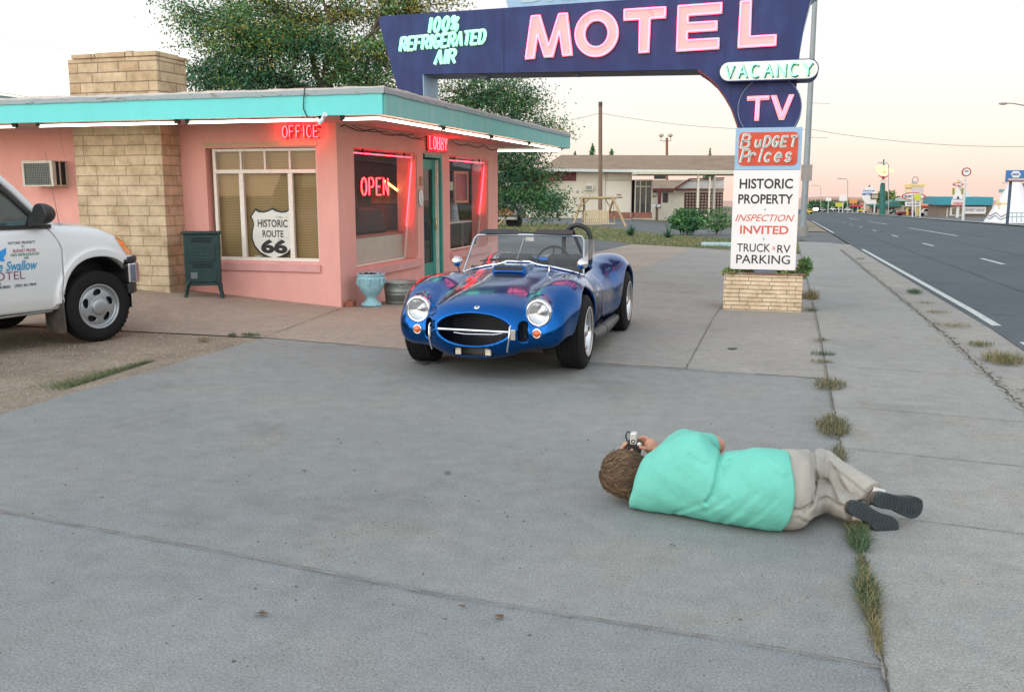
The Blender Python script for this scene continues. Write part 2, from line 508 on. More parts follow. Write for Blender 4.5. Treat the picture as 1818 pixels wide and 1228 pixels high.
M_LOT_FALLOFF = pavement('bluish_falloff_concrete', (0.178, 0.200, 0.213), (0.240, 0.250, 0.252), 0.8, fine=110, patch=0.3)  # near slab: falloff of light put into a darker, bluer colour
M_APRON = pavement('apron_concrete', (0.29, 0.24, 0.20), (0.37, 0.315, 0.265), 0.9, fine=95, stain=(0.72, 0.68, 0.64))
M_LOT2 = pavement('old_concrete', (0.25, 0.245, 0.235), (0.32, 0.305, 0.28), 0.8, fine=110)
M_WALK = pavement('sidewalk_concrete', (0.245, 0.255, 0.25), (0.315, 0.308, 0.287), 0.75, fine=110, patch=0.3)
M_ASPH = pavement('asphalt', (0.068, 0.088, 0.10), (0.090, 0.112, 0.124), 0.8, fine=95, patch=0.2, stain=(0.8, 0.8, 0.8))
M_SIDE = pavement('old_asphalt', (0.11, 0.12, 0.13), (0.15, 0.16, 0.165), 0.6, fine=120)
M_DIRT = pavement('gravel_dirt', (0.19, 0.155, 0.12), (0.31, 0.26, 0.205), 1.0, fine=75, patch=1.6, bump=0.8)
M_LAND = mat('dry_land', (0.16, 0.13, 0.085), 0.95, col2=(0.09, 0.10, 0.045), scale=0.05)
M_GRASS = mat('lawn', (0.11, 0.14, 0.05), 0.95, col2=(0.24, 0.20, 0.10), scale=0.9, bump=0.8, bscale=30)
M_LINE = mat('road_paint', (0.50, 0.52, 0.51), 0.8, col2=(0.26, 0.28, 0.28), scale=9, c2pos=(0.5, 0.75))
M_CRACK = mat('crack_dirt', (0.06, 0.055, 0.046), 0.95, col2=(0.17, 0.15, 0.12), scale=25)
M_DUST = mat('crack_sand', (0.27, 0.255, 0.23), 0.95, col2=(0.19, 0.175, 0.15), scale=30)

def sheet(name, c4, nx, ny, dz, m, zf=apz, kind='structure'):
    # bilinear sheet draped on the ground
    a, b, c, d = [np.array(p, float) for p in c4]
    u = np.linspace(0, 1, nx + 1)[:, None, None]; v = np.linspace(0, 1, ny + 1)[None, :, None]
    P = a * (1 - u) * (1 - v) + b * u * (1 - v) + c * u * v + d * (1 - u) * v
    P = P.reshape(-1, 2)
    V = np.column_stack([P, zf(P[:, 0], P[:, 1]) + dz])
    i, j = np.meshgrid(np.arange(nx), np.arange(ny), indexing='ij')
    q = (i * (ny + 1) + j).ravel()
    F = np.stack([q, q + ny + 1, q + ny + 2, q + 1], 1)
    return tag(np_mesh(name, V, F, m, smooth=True), kind=kind)
# the land: one sheet out to the horizon
kx = np.array(sorted(set([-2500, -1200, -600, -300, -200, -150, -110, -80, -60, -48, -38, 90, 120, 160, 220, 300, 450, 700, 1200, 2500] + list(range(-30, 61, 2)))), float)
ky = np.array(sorted(set([-200, -80, -40, -20, 120, 140, 170, 200, 240, 300, 380, 480, 600, 800, 1000, 1300, 1700, 2200, 3000] + list(range(-12, 101, 2)))), float)
X, Y = np.meshgrid(kx, ky, indexing='ij')
V = np.column_stack([X.ravel(), Y.ravel(), gzv(X.ravel(), Y.ravel()) - 0.05])
i, j = np.meshgrid(np.arange(len(kx) - 1), np.arange(len(ky) - 1), indexing='ij')
q = (i * len(ky) + j).ravel()
tag(np_mesh('ground', V, np.stack([q, q + len(ky), q + len(ky) + 1, q + 1], 1), M_LAND, smooth=True), kind='structure')
sheet('lot_pavement', [(0.45, -7.43), (5.86, -8.03), (5.86, -3.16), (0.37, -2.53)], 8, 14, 0.0, M_LOT)
sheet('lot_pavement', [(0.62, -14), (5.86, -14), (5.86, -8.03), (0.45, -7.43)], 8, 8, 0.0, M_LOT_FALLOFF)
sheet('dirt_yard', [(-14, -14), (0.62, -14), (0.37, -2.53), (-14, -2.45)], 30, 20, -0.006, M_DIRT)
sheet('apron', [(-14, -2.45), (0.37, -2.53), (0.37, 0.12), (-14, 0.12)], 40, 14, 0.004, M_APRON)
sheet('lot_concrete', [(0.37, -2.53), (2.6, -2.85), (2.6, 20), (0.37, 22)], 4, 30, 0.004, M_APRON)
sheet('lot_concrete', [(2.6, -2.85), (5.86, -3.16), (5.86, 17.6), (2.6, 20)], 4, 30, 0.003, M_LOT2)
sheet('rear_lot', [(-30, 7), (0.37, 7), (0.37, 22.2), (-30, 30)], 16, 10, -0.004, M_SIDE)
sheet('sidewalk', [(5.852, -14), (7.125, -14), (7.125, 27.2), (5.852, 28.2)], 3, 42, 0.008, M_WALK)
sheet('gutter', [(7.12, -14), (7.72, -14), (7.72, 26), (7.12, 27.2)], 2, 42, -0.004, M_LOT2)
sheet('road', [(7.69, -14), (22.6, -14), (22.6, 900), (7.69, 900)], 8, 200, 0.004, M_ASPH)
sheet('far_sidewalk', [(22.6, 20), (24.0, 20), (24.0, 700), (22.6, 700)], 2, 100, 0.09, M_WALK)
sheet('far_lot', [(24.0, 20), (60, 20), (60, 420), (24.0, 420)], 6, 60, 0.02, M_SIDE)
sheet('side_street', [(-60, 82), (7.62, 26.6), (7.62, 44), (-60, 112)], 60, 14, -0.004, M_SIDE)
sheet('lawn', [(-11, 28), (5.86, 18.0), (5.86, 28.0), (-20, 49)], 30, 16, 0.01, M_GRASS)
sheet('lawn', [(-60, 60), (-12, 36), (-20, 49), (-60, 81)], 24, 10, 0.025, M_GRASS)
sheet('roadside_verge', [(5.2, 46.5), (7.55, 44), (7.55, 260), (3.0, 260)], 4, 50, 0.03, M_DIRT)
for k, (x, y0, y1, wd) in enumerate([(7.76, -14, 21.5, 0.10), (7.76, 43, 95, 0.12), (13.4, 40, 60, 0.15), (13.4, 75, 95, 0.15), (13.4, 110, 130, 0.15)] + [(10.4, 2.3 + 11.6 * n, 5.1 + 11.6 * n, 0.12) for n in range(9)]):
    sheet('road_line', [(x, y0), (x + wd, y0), (x + wd, y1), (x, y1)], 1, max(3, int((y1 - y0) / 3)), 0.009, M_LINE)
# far country: low hills of pinkish dry earth
hx = np.linspace(-2500, 4000, 140)
hh = np.array([-33 + 9 * math.sin(x * 0.0021 + 1) + 6 * math.sin(x * 0.0057) + 3 * math.sin(x * 0.019) for x in hx])
V = np.concatenate([np.column_stack([hx, np.full(140, 2900.), np.full(140, -60.)]), np.column_stack([hx, np.full(140, 3000.), hh]), np.column_stack([hx, np.full(140, 3600.), np.full(140, -60.)])])
F = [(i, i + 1, 140 + i + 1, 140 + i) for i in range(139)] + [(140 + i, 140 + i + 1, 280 + i + 1, 280 + i) for i in range(139)]
tag(np_mesh('hills', V, F, mat('far_earth', (0.46, 0.30, 0.25), 1.0, col2=(0.36, 0.26, 0.22), scale=0.01), smooth=True), kind='structure')

def crack(name, pts, wd, m, dz=0.013, jit=0.02, seg=0.12):
    P = []
    for a, b in zip(pts[:-1], pts[1:]):
        n = max(1, int(math.dist(a, b) / seg))
        P += [(a[0] + (b[0] - a[0]) * i / n, a[1] + (b[1] - a[1]) * i / n) for i in range(n)]
    P.append(pts[-1])
    vs = []
    for i, p in enumerate(P):
        a = P[max(0, i - 1)]; b = P[min(len(P) - 1, i + 1)]
        dx, dy = b[0] - a[0], b[1] - a[1]; l = math.hypot(dx, dy) or 1
        nx, ny = -dy / l, dx / l
        c = random.gauss(0, jit * 0.4); hw = wd * random.uniform(0.25, 1.0) / 2
        for s in (-1, 1):
            x, y = p[0] + nx * (c + s * hw), p[1] + ny * (c + s * hw)
            vs.append((x, y, gz(x, y) + dz))
    mb = MB(); mb.add(vs, [(2 * i, 2 * i + 2, 2 * i + 3, 2 * i + 1) for i in range(len(P) - 1)])
    return tag(mb.build(name, m), kind='structure')
SEAM_A = [(1.5, -7.55), (3.417, -7.777), (4.356, -7.914), (5.383, -7.976), (5.86, -8.03)]
crack('pavement_joint', SEAM_A, 0.0035, M_CRACK, jit=0.004, seg=0.05)
crack('pavement_joint', SEAM_A, 0.011, M_DUST, dz=0.0105, jit=0.005, seg=0.04)
JOINT = [(5.865, -14), (5.855, -7.1), (5.86, -3), (5.87, 1), (5.87, 20)]
crack('pavement_joint', JOINT, 0.012, M_CRACK, jit=0.007, seg=0.05)
crack('pavement_joint', JOINT, 0.030, M_DUST, dz=0.0110, jit=0.008, seg=0.04)
crack('pavement_joint', [(4.72, -3.05), (4.69, 0.65), (4.72, 12)], 0.010, M_CRACK, jit=0.006, seg=0.05)
crack('pavement_joint', [(3.9, -3.09), (4.72, -3.05)], 0.018, M_CRACK, jit=0.012, seg=0.05)
crack('pavement_joint', [(0.37, -2.5), (0.06, -0.06)], 0.014, M_CRACK, jit=0.01, seg=0.05)
crack('pavement_joint', [(0.37, -2.53), (2.07, -2.84), (3.9, -3.09), (5.86, -3.18)], 0.016, M_DUST, jit=0.01, seg=0.05)
for yy in (-9.6, -6.52, -5.35, -4.2, -2.6, -1.1, 0.4, 2.0, 3.7, 5.6, 7.8, 10.2):
    crack('sidewalk_joint', [(5.88, yy), (7.12, yy - 0.16)], 0.007, M_CRACK, jit=0.005, seg=0.05)
crack('sidewalk_joint', [(7.12, -14), (7.12, 21)], 0.03, M_CRACK, jit=0.03, seg=0.06)
crack('sidewalk_joint', [(7.13, -14), (7.13, 21)], 0.13, M_DUST, dz=0.0112, jit=0.05, seg=0.05)

TAR = mat('tar_seal', (0.028, 0.034, 0.038), 0.7, col2=(0.06, 0.07, 0.075), scale=3)
for (x, y0, y1, wd) in ((9.1, -6, 90, .05), (11.9, 4, 160, .06), (14.6, 10, 120, .05), (16.8, 8, 150, .06)): crack('road_seam', [(x, y0), (x + .15, (y0 + y1) / 2), (x, y1)], wd, TAR, dz=0.0085, jit=.05, seg=.6)
for k in range(16):
    y = 3 + k * 6.3 + random.uniform(-2, 2); x0 = random.uniform(7.9, 11); crack('road_crack', [(x0, y), (x0 + random.uniform(2, 5), y + random.uniform(-.8, .8))], .05, TAR, dz=0.008, jit=.08, seg=.3)
def stain(px, py, rx, ry, seed):
    q = on_ground(px, py); r = random.Random(seed); n = 26
    mb = MB(); mb.add([(q.x + rx * math.cos(2 * math.pi * i / n) * r.uniform(.6, 1.15), q.y + ry * math.sin(2 * math.pi * i / n) * r.uniform(.6, 1.15), q.z + .0125) for i in range(n)], [tuple(range(n))])
    tag(mb.build('oil_stain', M_STAIN), kind='structure')
M_STAIN = pavement('oily_concrete', (0.10, 0.10, 0.098), (0.16, 0.155, 0.15), 0.8, fine=110, patch=2.0)
stain(752, 646, .05, .07, 1); stain(775, 644, .03, .05, 2); stain(795, 841, .02, .02, 3); stain(1090, 800, .012, .015, 4); stain(1300, 620, .05, .06, 5)
# ------------------------------------------------------------------ motel office
PINK = mat('pink_stucco', (0.82, 0.425, 0.38), 0.85, col2=(0.73, 0.365, 0.32), scale=1.6, stretch=(2, 2, 0.7), c2pos=(0.35, 0.75), bump=0.6, bscale=110)
PINKTRIM = mat('pink_trim', (0.64, 0.34, 0.33), 0.8, var=0.08, scale=5)
TURQ = mat('turquoise_paint', (0.13, 0.64, 0.63), 0.55, var=0.05, scale=2, stretch=(1, 1, 0.3))
TURQW = mat('weathered_turquoise', (0.20, 0.52, 0.48), 0.65, col2=(0.38, 0.55, 0.51), scale=3, stretch=(3, 3, 0.25), c2pos=(0.5, 0.8))
GREEN = mat('green_door_paint', (0.02, 0.27, 0.22), 0.4, var=0.08)
CREAM = mat('cream_frame_paint', (0.78, 0.76, 0.70), 0.5, var=0.10, scale=20)
PEEL = mat('peeling_paint', (0.55, 0.42, 0.27), 0.8, col2=(0.30, 0.16, 0.10), scale=25, c2pos=(0.6, 0.72))
FLASH = mat('roof_flashing', (0.28, 0.34, 0.36), 0.6, col2=(0.10, 0.09, 0.08), scale=9, stretch=(0.6, 0.6, 4), c2pos=(0.58, 0.66))
ROOFW = mat('white_roof_coating', (0.60, 0.56, 0.53), 0.8, var=0.15, scale=8)
ROOFG = mat('roof_gravel', (0.30, 0.27, 0.23), 0.95, var=0.3, scale=40)
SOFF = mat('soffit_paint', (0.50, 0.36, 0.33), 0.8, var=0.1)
DARKIN = mat('dark_interior', (0.06, 0.05, 0.045), 0.9, var=0.2)
WOODIN = mat('brown_panelling', (0.26, 0.12, 0.07), 0.6, var=0.3, scale=4, stretch=(6, 6, 0.5))
BLACKM = mat('black_metal', (0.015, 0.016, 0.017), 0.45, var=0)
PANE = glass('window_glass', (0.96, 0.98, 0.97), 0.008)
def blind_mat():
    m = mat('brown_blind', (0.24, 0.16, 0.07), 0.7, var=0)
    N, L = nodes_of(m); t = N.new('ShaderNodeTexCoord'); wv = N.new('ShaderNodeTexWave'); wv.bands_direction = 'Z'
    wv.inputs['Scale'].default_value = 15; wv.inputs['Distortion'].default_value = 0.4
    r = N.new('ShaderNodeValToRGB'); r.color_ramp.elements[0].color = (0.20, 0.135, 0.055, 1); r.color_ramp.elements[1].color = (0.36, 0.25, 0.11, 1)
    L.new(t.outputs['Object'], wv.inputs[0]); L.new(wv.outputs[0], r.inputs[0]); L.new(r.outputs[0], N['Principled BSDF'].inputs['Base Color'])
    return m
BLIND = blind_mat()
def masonry(name, bw, bh, mortar, cols, mcol, off=0.37, bump=0.7, squash=1.0):
    # ashlar courses with uneven stones, mapped by wall side
    m = D.materials.new(name); m.use_nodes = True
    N, L = nodes_of(m); b = N['Principled BSDF']; b.inputs['Roughness'].default_value = 0.9; b.inputs['Specular IOR Level'].default_value = 0.2
    t = N.new('ShaderNodeTexCoord'); s = N.new('ShaderNodeSeparateXYZ'); L.new(t.outputs['Object'], s.inputs[0])
    ad = N.new('ShaderNodeMath'); ad.operation = 'ADD'; L.new(s.outputs[0], ad.inputs[0]); L.new(s.outputs[1], ad.inputs[1])
    cb = N.new('ShaderNodeCombineXYZ'); L.new(ad.outputs[0], cb.inputs[0]); L.new(s.outputs[2], cb.inputs[1])
    nz = N.new('ShaderNodeTexNoise'); nz.inputs['Scale'].default_value = 3; L.new(t.outputs['Object'], nz.inputs['Vector'])
    vm = N.new('ShaderNodeVectorMath'); vm.operation = 'MULTIPLY_ADD'; vm.inputs[1].default_value = (0.02, 0.018, 0)
    L.new(nz.outputs['Color'], vm.inputs[0]); L.new(cb.outputs[0], vm.inputs[2])
    br = N.new('ShaderNodeTexBrick'); br.offset = off; br.squash = squash; br.squash_frequency = 3
    br.inputs['Scale'].default_value = 1; br.inputs['Brick Width'].default_value = bw; br.inputs['Row Height'].default_value = bh
    br.inputs['Mortar Size'].default_value = mortar; br.inputs['Mortar Smooth'].default_value = 0.25
    br.inputs['Color1'].default_value = (*cols[0], 1); br.inputs['Color2'].default_value = (*cols[1], 1); br.inputs['Mortar'].default_value = (*mcol, 1)
    L.new(vm.outputs[0], br.inputs['Vector'])
    n2 = N.new('ShaderNodeTexNoise'); n2.inputs['Scale'].default_value = 4.5; n2.inputs['Detail'].default_value = 9; n2.inputs['Roughness'].default_value = 0.7
    L.new(t.outputs['Object'], n2.inputs['Vector'])
    r = N.new('ShaderNodeValToRGB'); r.color_ramp.elements[0].position = 0.3; r.color_ramp.elements[0].color = (0.62, 0.55, 0.47, 1)
    r.color_ramp.elements[1].position = 0.68; r.color_ramp.elements[1].color = (1.15, 1.12, 1.08, 1)
    L.new(n2.outputs[0], r.inputs[0])
    mx = N.new('ShaderNodeMix'); mx.data_type = 'RGBA'; mx.blend_type = 'MULTIPLY'; mx.inputs[0].default_value = 1
    L.new(br.outputs['Color'], mx.inputs[6]); L.new(r.outputs[0], mx.inputs[7]); L.new(mx.outputs[2], b.inputs['Base Color'])
    mt = N.new('ShaderNodeMath'); mt.operation = 'MULTIPLY_ADD'; mt.inputs[1].default_value = -1.0
    L.new(br.outputs['Fac'], mt.inputs[0]); 
    n3 = N.new('ShaderNodeMath'); n3.operation = 'MULTIPLY'; n3.inputs[1].default_value = 0.5; L.new(n2.outputs[0], n3.inputs[0]); L.new(n3.outputs[0], mt.inputs[2])
    bp = N.new('ShaderNodeBump'); bp.inputs['Strength'].default_value = bump; bp.inputs['Distance'].default_value = 0.02
    L.new(mt.outputs[0], bp.inputs['Height']); L.new(bp.outputs[0], b.inputs['Normal'])
    return m
STONE = masonry('sandstone_ashlar', 0.46, 0.13, 0.007, ((0.54, 0.46, 0.33), (0.63, 0.54, 0.40)), (0.36, 0.31, 0.23), squash=0.7)
CHIMST = masonry('weathered_sandstone', 0.52, 0.125, 0.007, ((0.50, 0.38, 0.25), (0.63, 0.52, 0.37)), (0.27, 0.22, 0.16), squash=0.6)

office = thing('motel_office', 'pink stucco motel office with turquoise eaves and stone chimney', 'building', (0, 0, 0))
EZ = 2.33           # underside of the eaves
def wall_holes(x0, x1, z0, z1, holes):
    # rectangles covering a wall minus its openings (openings side by side)
    rs = []; cur = x0
    for (a, b, c, d) in sorted(holes):
        rs.append((cur, a, z0, z1)); rs.append((a, b, z0, c)); rs.append((a, b, d, z1)); cur = b
    rs.append((cur, x1, z0, z1))
    return [r for r in rs if r[1] - r[0] > 1e-4 and r[3] - r[2] > 1e-4]
fw = MB()
for (a, b, c, d) in wall_holes(-9.0, 0.0, -0.3, EZ, [(-1.90, -0.29, 0.575, 2.035)]): fw.box(a, b, 0, 0.16, c, d)
fw.build('front_wall', PINK, office)
WS = 0.16
sw = MB()
for (a, b, c, d) in wall_holes(0.16, 6.75, -0.4, EZ, [(0.49, 2.62, 0.45, 2.05), (2.94, 3.78, -0.1, 2.06), (4.15, 6.2, 0.45, 2.06)]): sw.box(-WS, 0, a, b, c, d)
sw.build('side_wall', PINK, office)
bw = MB(); bw.box(-9, 0, 6.75, 6.9, -0.4, EZ); bw.box(-9.15, -9, 0, 6.9, -0.3, EZ)
bw.build('rear_wall', PINK, office)
# roof: overhanging flat slab with painted fascia, metal flashing and a white coated edge
XA, YA, YB = 1.15, -1.15, 8.1
sf = MB(); sf.box(-9.2, XA - 0.02, YA + 0.02, YB - 0.02, EZ, EZ + 0.06); sf.build('soffit', SOFF, office)
def outline_band(z0, z1, o, th, y_end=YB):
    mb = MB()
    mb.box(-9.2, XA + o, YA - o, YA - o + th, z0, z1)
    return mb
fa = MB(); fa.box(-9.2, XA + 0.0, YA - 0.02, YA + 0.02, EZ - 0.01, 2.55); fa.build('fascia', TURQ, office)
fb = MB(); fb.box(XA - 0.02, XA + 0.02, YA + 0.02, YB - 0.0, EZ - 0.01, 2.55); fb.box(-9.2, XA - 0.02, YB - 0.04, YB, EZ - 0.01, 2.55); fb.build('fascia', TURQW, office)
fl = MB()
def flash_run(a, b, nrm, n=40):
    # slightly wavy strip of flashing hanging from the roof edge
    pts = [(a[0] + (b[0] - a[0]) * i / n, a[1] + (b[1] - a[1]) * i / n) for i in range(n + 1)]
    vs = []
    for (x, y) in pts:
        zb = 2.545 + random.uniform(-0.004, 0.004); zt = 2.60 + random.uniform(-0.006, 0.006)
        vs += [(x + nrm[0] * 0.035, y + nrm[1] * 0.035, zb), (x + nrm[0] * 0.03, y + nrm[1] * 0.03, zt), (x - nrm[0] * 0.1, y - nrm[1] * 0.1, zt + 0.012)]
    fl.add(vs, [(3 * i, 3 * i + 3, 3 * i + 4, 3 * i + 1) for i in range(n)] + [(3 * i + 1, 3 * i + 4, 3 * i + 5, 3 * i + 2) for i in range(n)])
flash_run((-9.2, YA), (XA + 0.03, YA), (0, -1), 60)
flash_run((XA, YA - 0.03), (XA, YB), (1, 0), 50)
fl.build('flashing', FLASH, office)
rf = MB()
def roofstrip(pts_lo, pts_hi, mi):
    n = len(pts_lo); rf.add(pts_lo + pts_hi, [(i, i + 1, n + i + 1, n + i) for i in range(n - 1)], mi, True)
nn = 70
for (a, b, ia, ib) in (((-9.2, YA - 0.025), (XA + 0.025, YA - 0.025), (-9.2, YA + 0.3), (XA - 0.3, YA + 0.3)), ((XA + 0.025, YA - 0.025), (XA + 0.025, YB), (XA - 0.3, YA + 0.3), (XA - 0.3, YB - 0.3)), ((XA + 0.025, YB), (-9.2, YB), (XA - 0.3, YB - 0.3), (-9.2, YB - 0.3))):
    def ln(p, q, z, j): return [(p[0] + (q[0] - p[0]) * i / nn, p[1] + (q[1] - p[1]) * i / nn, z + random.uniform(-j, j) * (0 < i < nn)) for i in range(nn + 1)]
    e0 = ln(a, b, 2.595, 0.003); e1 = ln(a, b, 2.625, 0.010); e2 = ln(ia, ib, 2.65, 0.012)
    roofstrip(e0, e1, 0); roofstrip(e1, e2, 0)
rf.add([(-9.2, YA + 0.3, 2.645), (XA - 0.3, YA + 0.3, 2.645), (XA - 0.3, YB - 0.3, 2.645), (-9.2, YB - 0.3, 2.645), (-9.2, 3.4, 2.74), (-2.0, 3.4, 2.74)], [(0, 1, 5, 4), (1, 2, 5), (2, 3, 4, 5)], 1)
rf.build('roof', [ROOFW, ROOFG], office)
# stone pier under the eaves, and the chimney above the roof
pier = MB(); pier.box(-3.62, -2.27, -0.40, 0.0, -0.2, EZ)
pier.build('stone_pier', STONE, office, bevel=0.012)
ch = MB(); ch.box(-3.62, -2.27, -0.40, 0.22, 2.6, 3.17)
chim = ch.build('chimney', CHIMST, office, bevel=0.012)
cc = MB()
xs = [-3.55, -3.18, -2.72, -2.60, -2.25]
for a, b in zip(xs[:-1], xs[1:]): cc.box(a + 0.006, b - 0.006, -0.42, -0.02, 3.172, 3.225 + random.uniform(0, 0.02))
cc.box(-2.55, -2.25, -0.02, 0.05, 3.172, 3.23); cc.box(-2.55, -2.25, 0.06, 0.24, 3.172, 3.215)
cc.build('capstone', CHIMST, chim, bevel=0.01)
# front window
fwin = MB()
x0, x1, z0, z1, zt = -1.83, -0.295, 0.575, 2.03, 1.735
fy0, fy1 = 0.05, 0.10
for (a, b, c, d) in ((x0, x0 + 0.045, z0, z1), (x1 - 0.03, x1, z0, z1)): fwin.box(a, b, fy0, fy1, c, d)
fwin.box(x0 + 0.045, x1 - 0.03, fy0 + 0.004, fy1, z1 - 0.04, z1 - 0.002); fwin.box(x0 + 0.045, x1 - 0.03, fy0 + 0.004, fy1, z0, z0 + 0.045); fwin.box(x0 + 0.045, x1 - 0.03, fy0 - 0.006, fy1, zt - 0.025, zt + 0.025)
for mx in (-1.415, -0.70):
    fwin.box(mx - 0.032, mx + 0.032, fy0 - 0.002, fy1, z0 + 0.045, zt - 0.025); fwin.box(mx - 0.014, mx + 0.014, fy0 + 0.008, fy1, zt + 0.025, z1 - 0.04)
fwin.box(-1.075, -1.047, fy0 + 0.008, fy1, zt + 0.025, z1 - 0.04)
win = fwin.build('window', CREAM, office, bevel=0.005)
g = MB(); g.quad((x0 + 0.04, 0.076, z0 + 0.04), (x1 - 0.025, 0.076, z0 + 0.04), (x1 - 0.025, 0.076, z1 - 0.035), (x0 + 0.04, 0.076, z1 - 0.035)); g.build('pane', PANE, win)
b_ = MB(); b_.box(x0 - 0.06, x1 + 0.1, 0.140, 0.146, 0.4, 2.2); b_.build('blind', BLIND, win)
hd = MB()
n = 24
for i in range(n):
    a = -1.92 + 1.66 * i / n; hd.box(a, a + 1.66 / n, -0.006 - random.uniform(0, 0.004), 0.0, 2.055 + random.uniform(0, 0.004), 2.095 + random.choice((0, 0, 0.004, 0.012, 0.03)) * random.random())
hd.build('lintel', PEEL, win)
sl = MB(); sl.box(-2.02, -0.27, -0.03, 0.0, 0.447, 0.545); sl.build('sill', PINKTRIM, win, bevel=0.006)
# side display windows with leaning glass and neon borders in the reveal
NEONP = glow('pink_neon', (1.0, 0.02, 0.035), 14.0)
NEONR = glow('red_neon', (1.0, 0.045, 0.04), 9.0)
NEONW = glow('white_tube', (1.0, 0.93, 0.72), 5.0)
REVEAL = mat('reveal_paint', (0.62, 0.33, 0.30), 0.7, var=0.05)
def side_window(y0, y1, ztop, tube_end):
    fr = MB(); zb = 0.45; lean = 0.15
    def strip(ya, yb, za, zb2, th=0.03):
        xa = -0.03 - lean * (ztop - za) / (ztop - 0.45); xb = -0.03 - lean * (ztop - zb2) / (ztop - 0.45)
        fr.add([(xa, ya, za), (xa, yb, za), (xb, yb, zb2), (xb, ya, zb2), (xa - th, ya, za), (xa - th, yb, za), (xb - th, yb, zb2), (xb - th, ya, zb2)], [(0, 1, 2, 3), (7, 6, 5, 4), (0, 4, 5, 1), (3, 2, 6, 7), (0, 3, 7, 4), (1, 5, 6, 2)])
    strip(y0, y1, 0.452, 0.475); strip(y0, y0 + 0.02, 0.475, ztop); strip(y1 - 0.02, y1, 0.475, ztop)
    o = fr.build('window', CREAM, office)
    gl = MB(); gl.add([(-0.185, y0, 0.46), (-0.185, y1, 0.46), (-0.035, y1, ztop), (-0.035, y0, ztop)], [(0, 1, 2, 3)]); gl.build('pane', PANE, o)
    si = MB(); si.box(-0.2, 0.05, y0 - 0.02, y1 + 0.12, 0.33, 0.447); si.build('sill', PINKTRIM, o, bevel=0.006)
    rv = MB(); rv.box(-0.30, -0.004, y1 - 0.006, y1 - 0.002, 0.462, ztop - 0.006); rv.box(-0.30, -0.004, y0 + 0.01, y1 - 0.007, ztop - 0.005, ztop - 0.002); rv.build('reveal', REVEAL, o)
    tb = MB(); tb.tube([(-0.03, y0 + 0.02, ztop - 0.07), (-0.03, y1 - 0.10, ztop - 0.07)], 0.0065, 8)
    tb.tube([(-0.03, y1 - 0.07, ztop - 0.14), (-0.075, y1 - 0.07, 1.5), (-0.14, y1 - 0.07, tube_end)], 0.0065, 8)
    t_ = tb.build('neon_border', NEONP, o)
    for k in range(2):
        cl = MB(); yy = y0 + 0.35 + (y1 - y0 - 0.7) * k; cl.box(-0.05, -0.02, yy, yy + 0.012, ztop - 0.078, ztop - 0.01); cl.build('tube_clip', BLACKM, t_)
    cd = MB(); cd.tube([(0.012, y1 + 0.03, ztop - 0.02), (0.012, y1 + 0.02, 1.2), (0.014, y1 - 0.0, 0.5)], 0.006, 6); cd.build('conduit', mat('tan_conduit', (0.42, 0.27, 0.16), 0.6, var=0), o)
    return o
side_window(0.49, 2.62, 2.05, 0.95)
side_window(4.15, 6.2, 2.06, 1.05)
# door: green frame set into the opening with a tall glazed leaf
dr = MB(); dr.box(-0.14, -0.02, 2.94, 3.0, -0.05, 2.06); dr.box(-0.15, 0.012, 3.70, 3.78, -0.05, 2.06); dr.box(-0.15, 0.012, 3.0, 3.70, 2.0, 2.06)
door = dr.build('door', GREEN, office, bevel=0.004)
lf = MB()
lf.box(-0.12, -0.08, 3.0, 3.10, 0.0, 1.98); lf.box(-0.12, -0.08, 3.56, 3.69, 0.0, 1.98); lf.box(-0.12, -0.08, 3.10, 3.56, 1.82, 1.98); lf.box(-0.12, -0.08, 3.10, 3.56, 0.0, 0.33)
leaf = lf.build('door_leaf', GREEN, door, bevel=0.004)
pg = MB(); pg.box(-0.103, -0.097, 3.09, 3.57, 0.32, 1.83); pg.build('pane', glass('door_glass', (0.35, 0.45, 0.42), 0.03), leaf)
tr = MB(); tr.box(-0.085, -0.03, 3.665, 3.695, 0.0, 1.98); tr.build('jamb_strip', CREAM, door)
hb = MB(); hb.tube([(-0.07, 3.60, 0.86), (-0.04, 3.60, 0.88), (-0.04, 3.60, 1.02), (-0.07, 3.60, 1.04)], 0.011); hb.build('handle', mat('brass', (0.6, 0.45, 0.2), 0.3, 1.0, var=0), door)
# room behind the side windows
rm = MB(); rm.box(-4.2, -4.1, 0.35, 6.7, -0.3, 2.33); rm.box(-4.1, -0.3, 0.33, 0.36, -0.3, 2.33); rm.box(-4.1, -0.2, 6.6, 6.7, -0.3, 2.33); rm.box(-4.1, -0.2, 0.36, 6.6, -0.32, -0.28)
rm.build('room_lining', DARKIN, office)
pt = MB(); pt.box(-1.95, -1.9, 1.6, 6.5, -0.2, 2.3); pt.build('panelling', WOODIN, office)
ld = MB(); ld.box(-0.75, -0.22, 0.40, 2.80, 0.83, 0.87); ld.build('display_ledge', mat('red_brown_ledge', (0.30, 0.11, 0.08), 0.5, var=0.15), office)
lp = MB(); lp.box(-0.235, -0.222, 0.40, 2.80, 0.30, 0.83); lp.build('ledge_panel', mat('grey_panel', (0.50, 0.50, 0.44), 0.7, var=0.08), office)

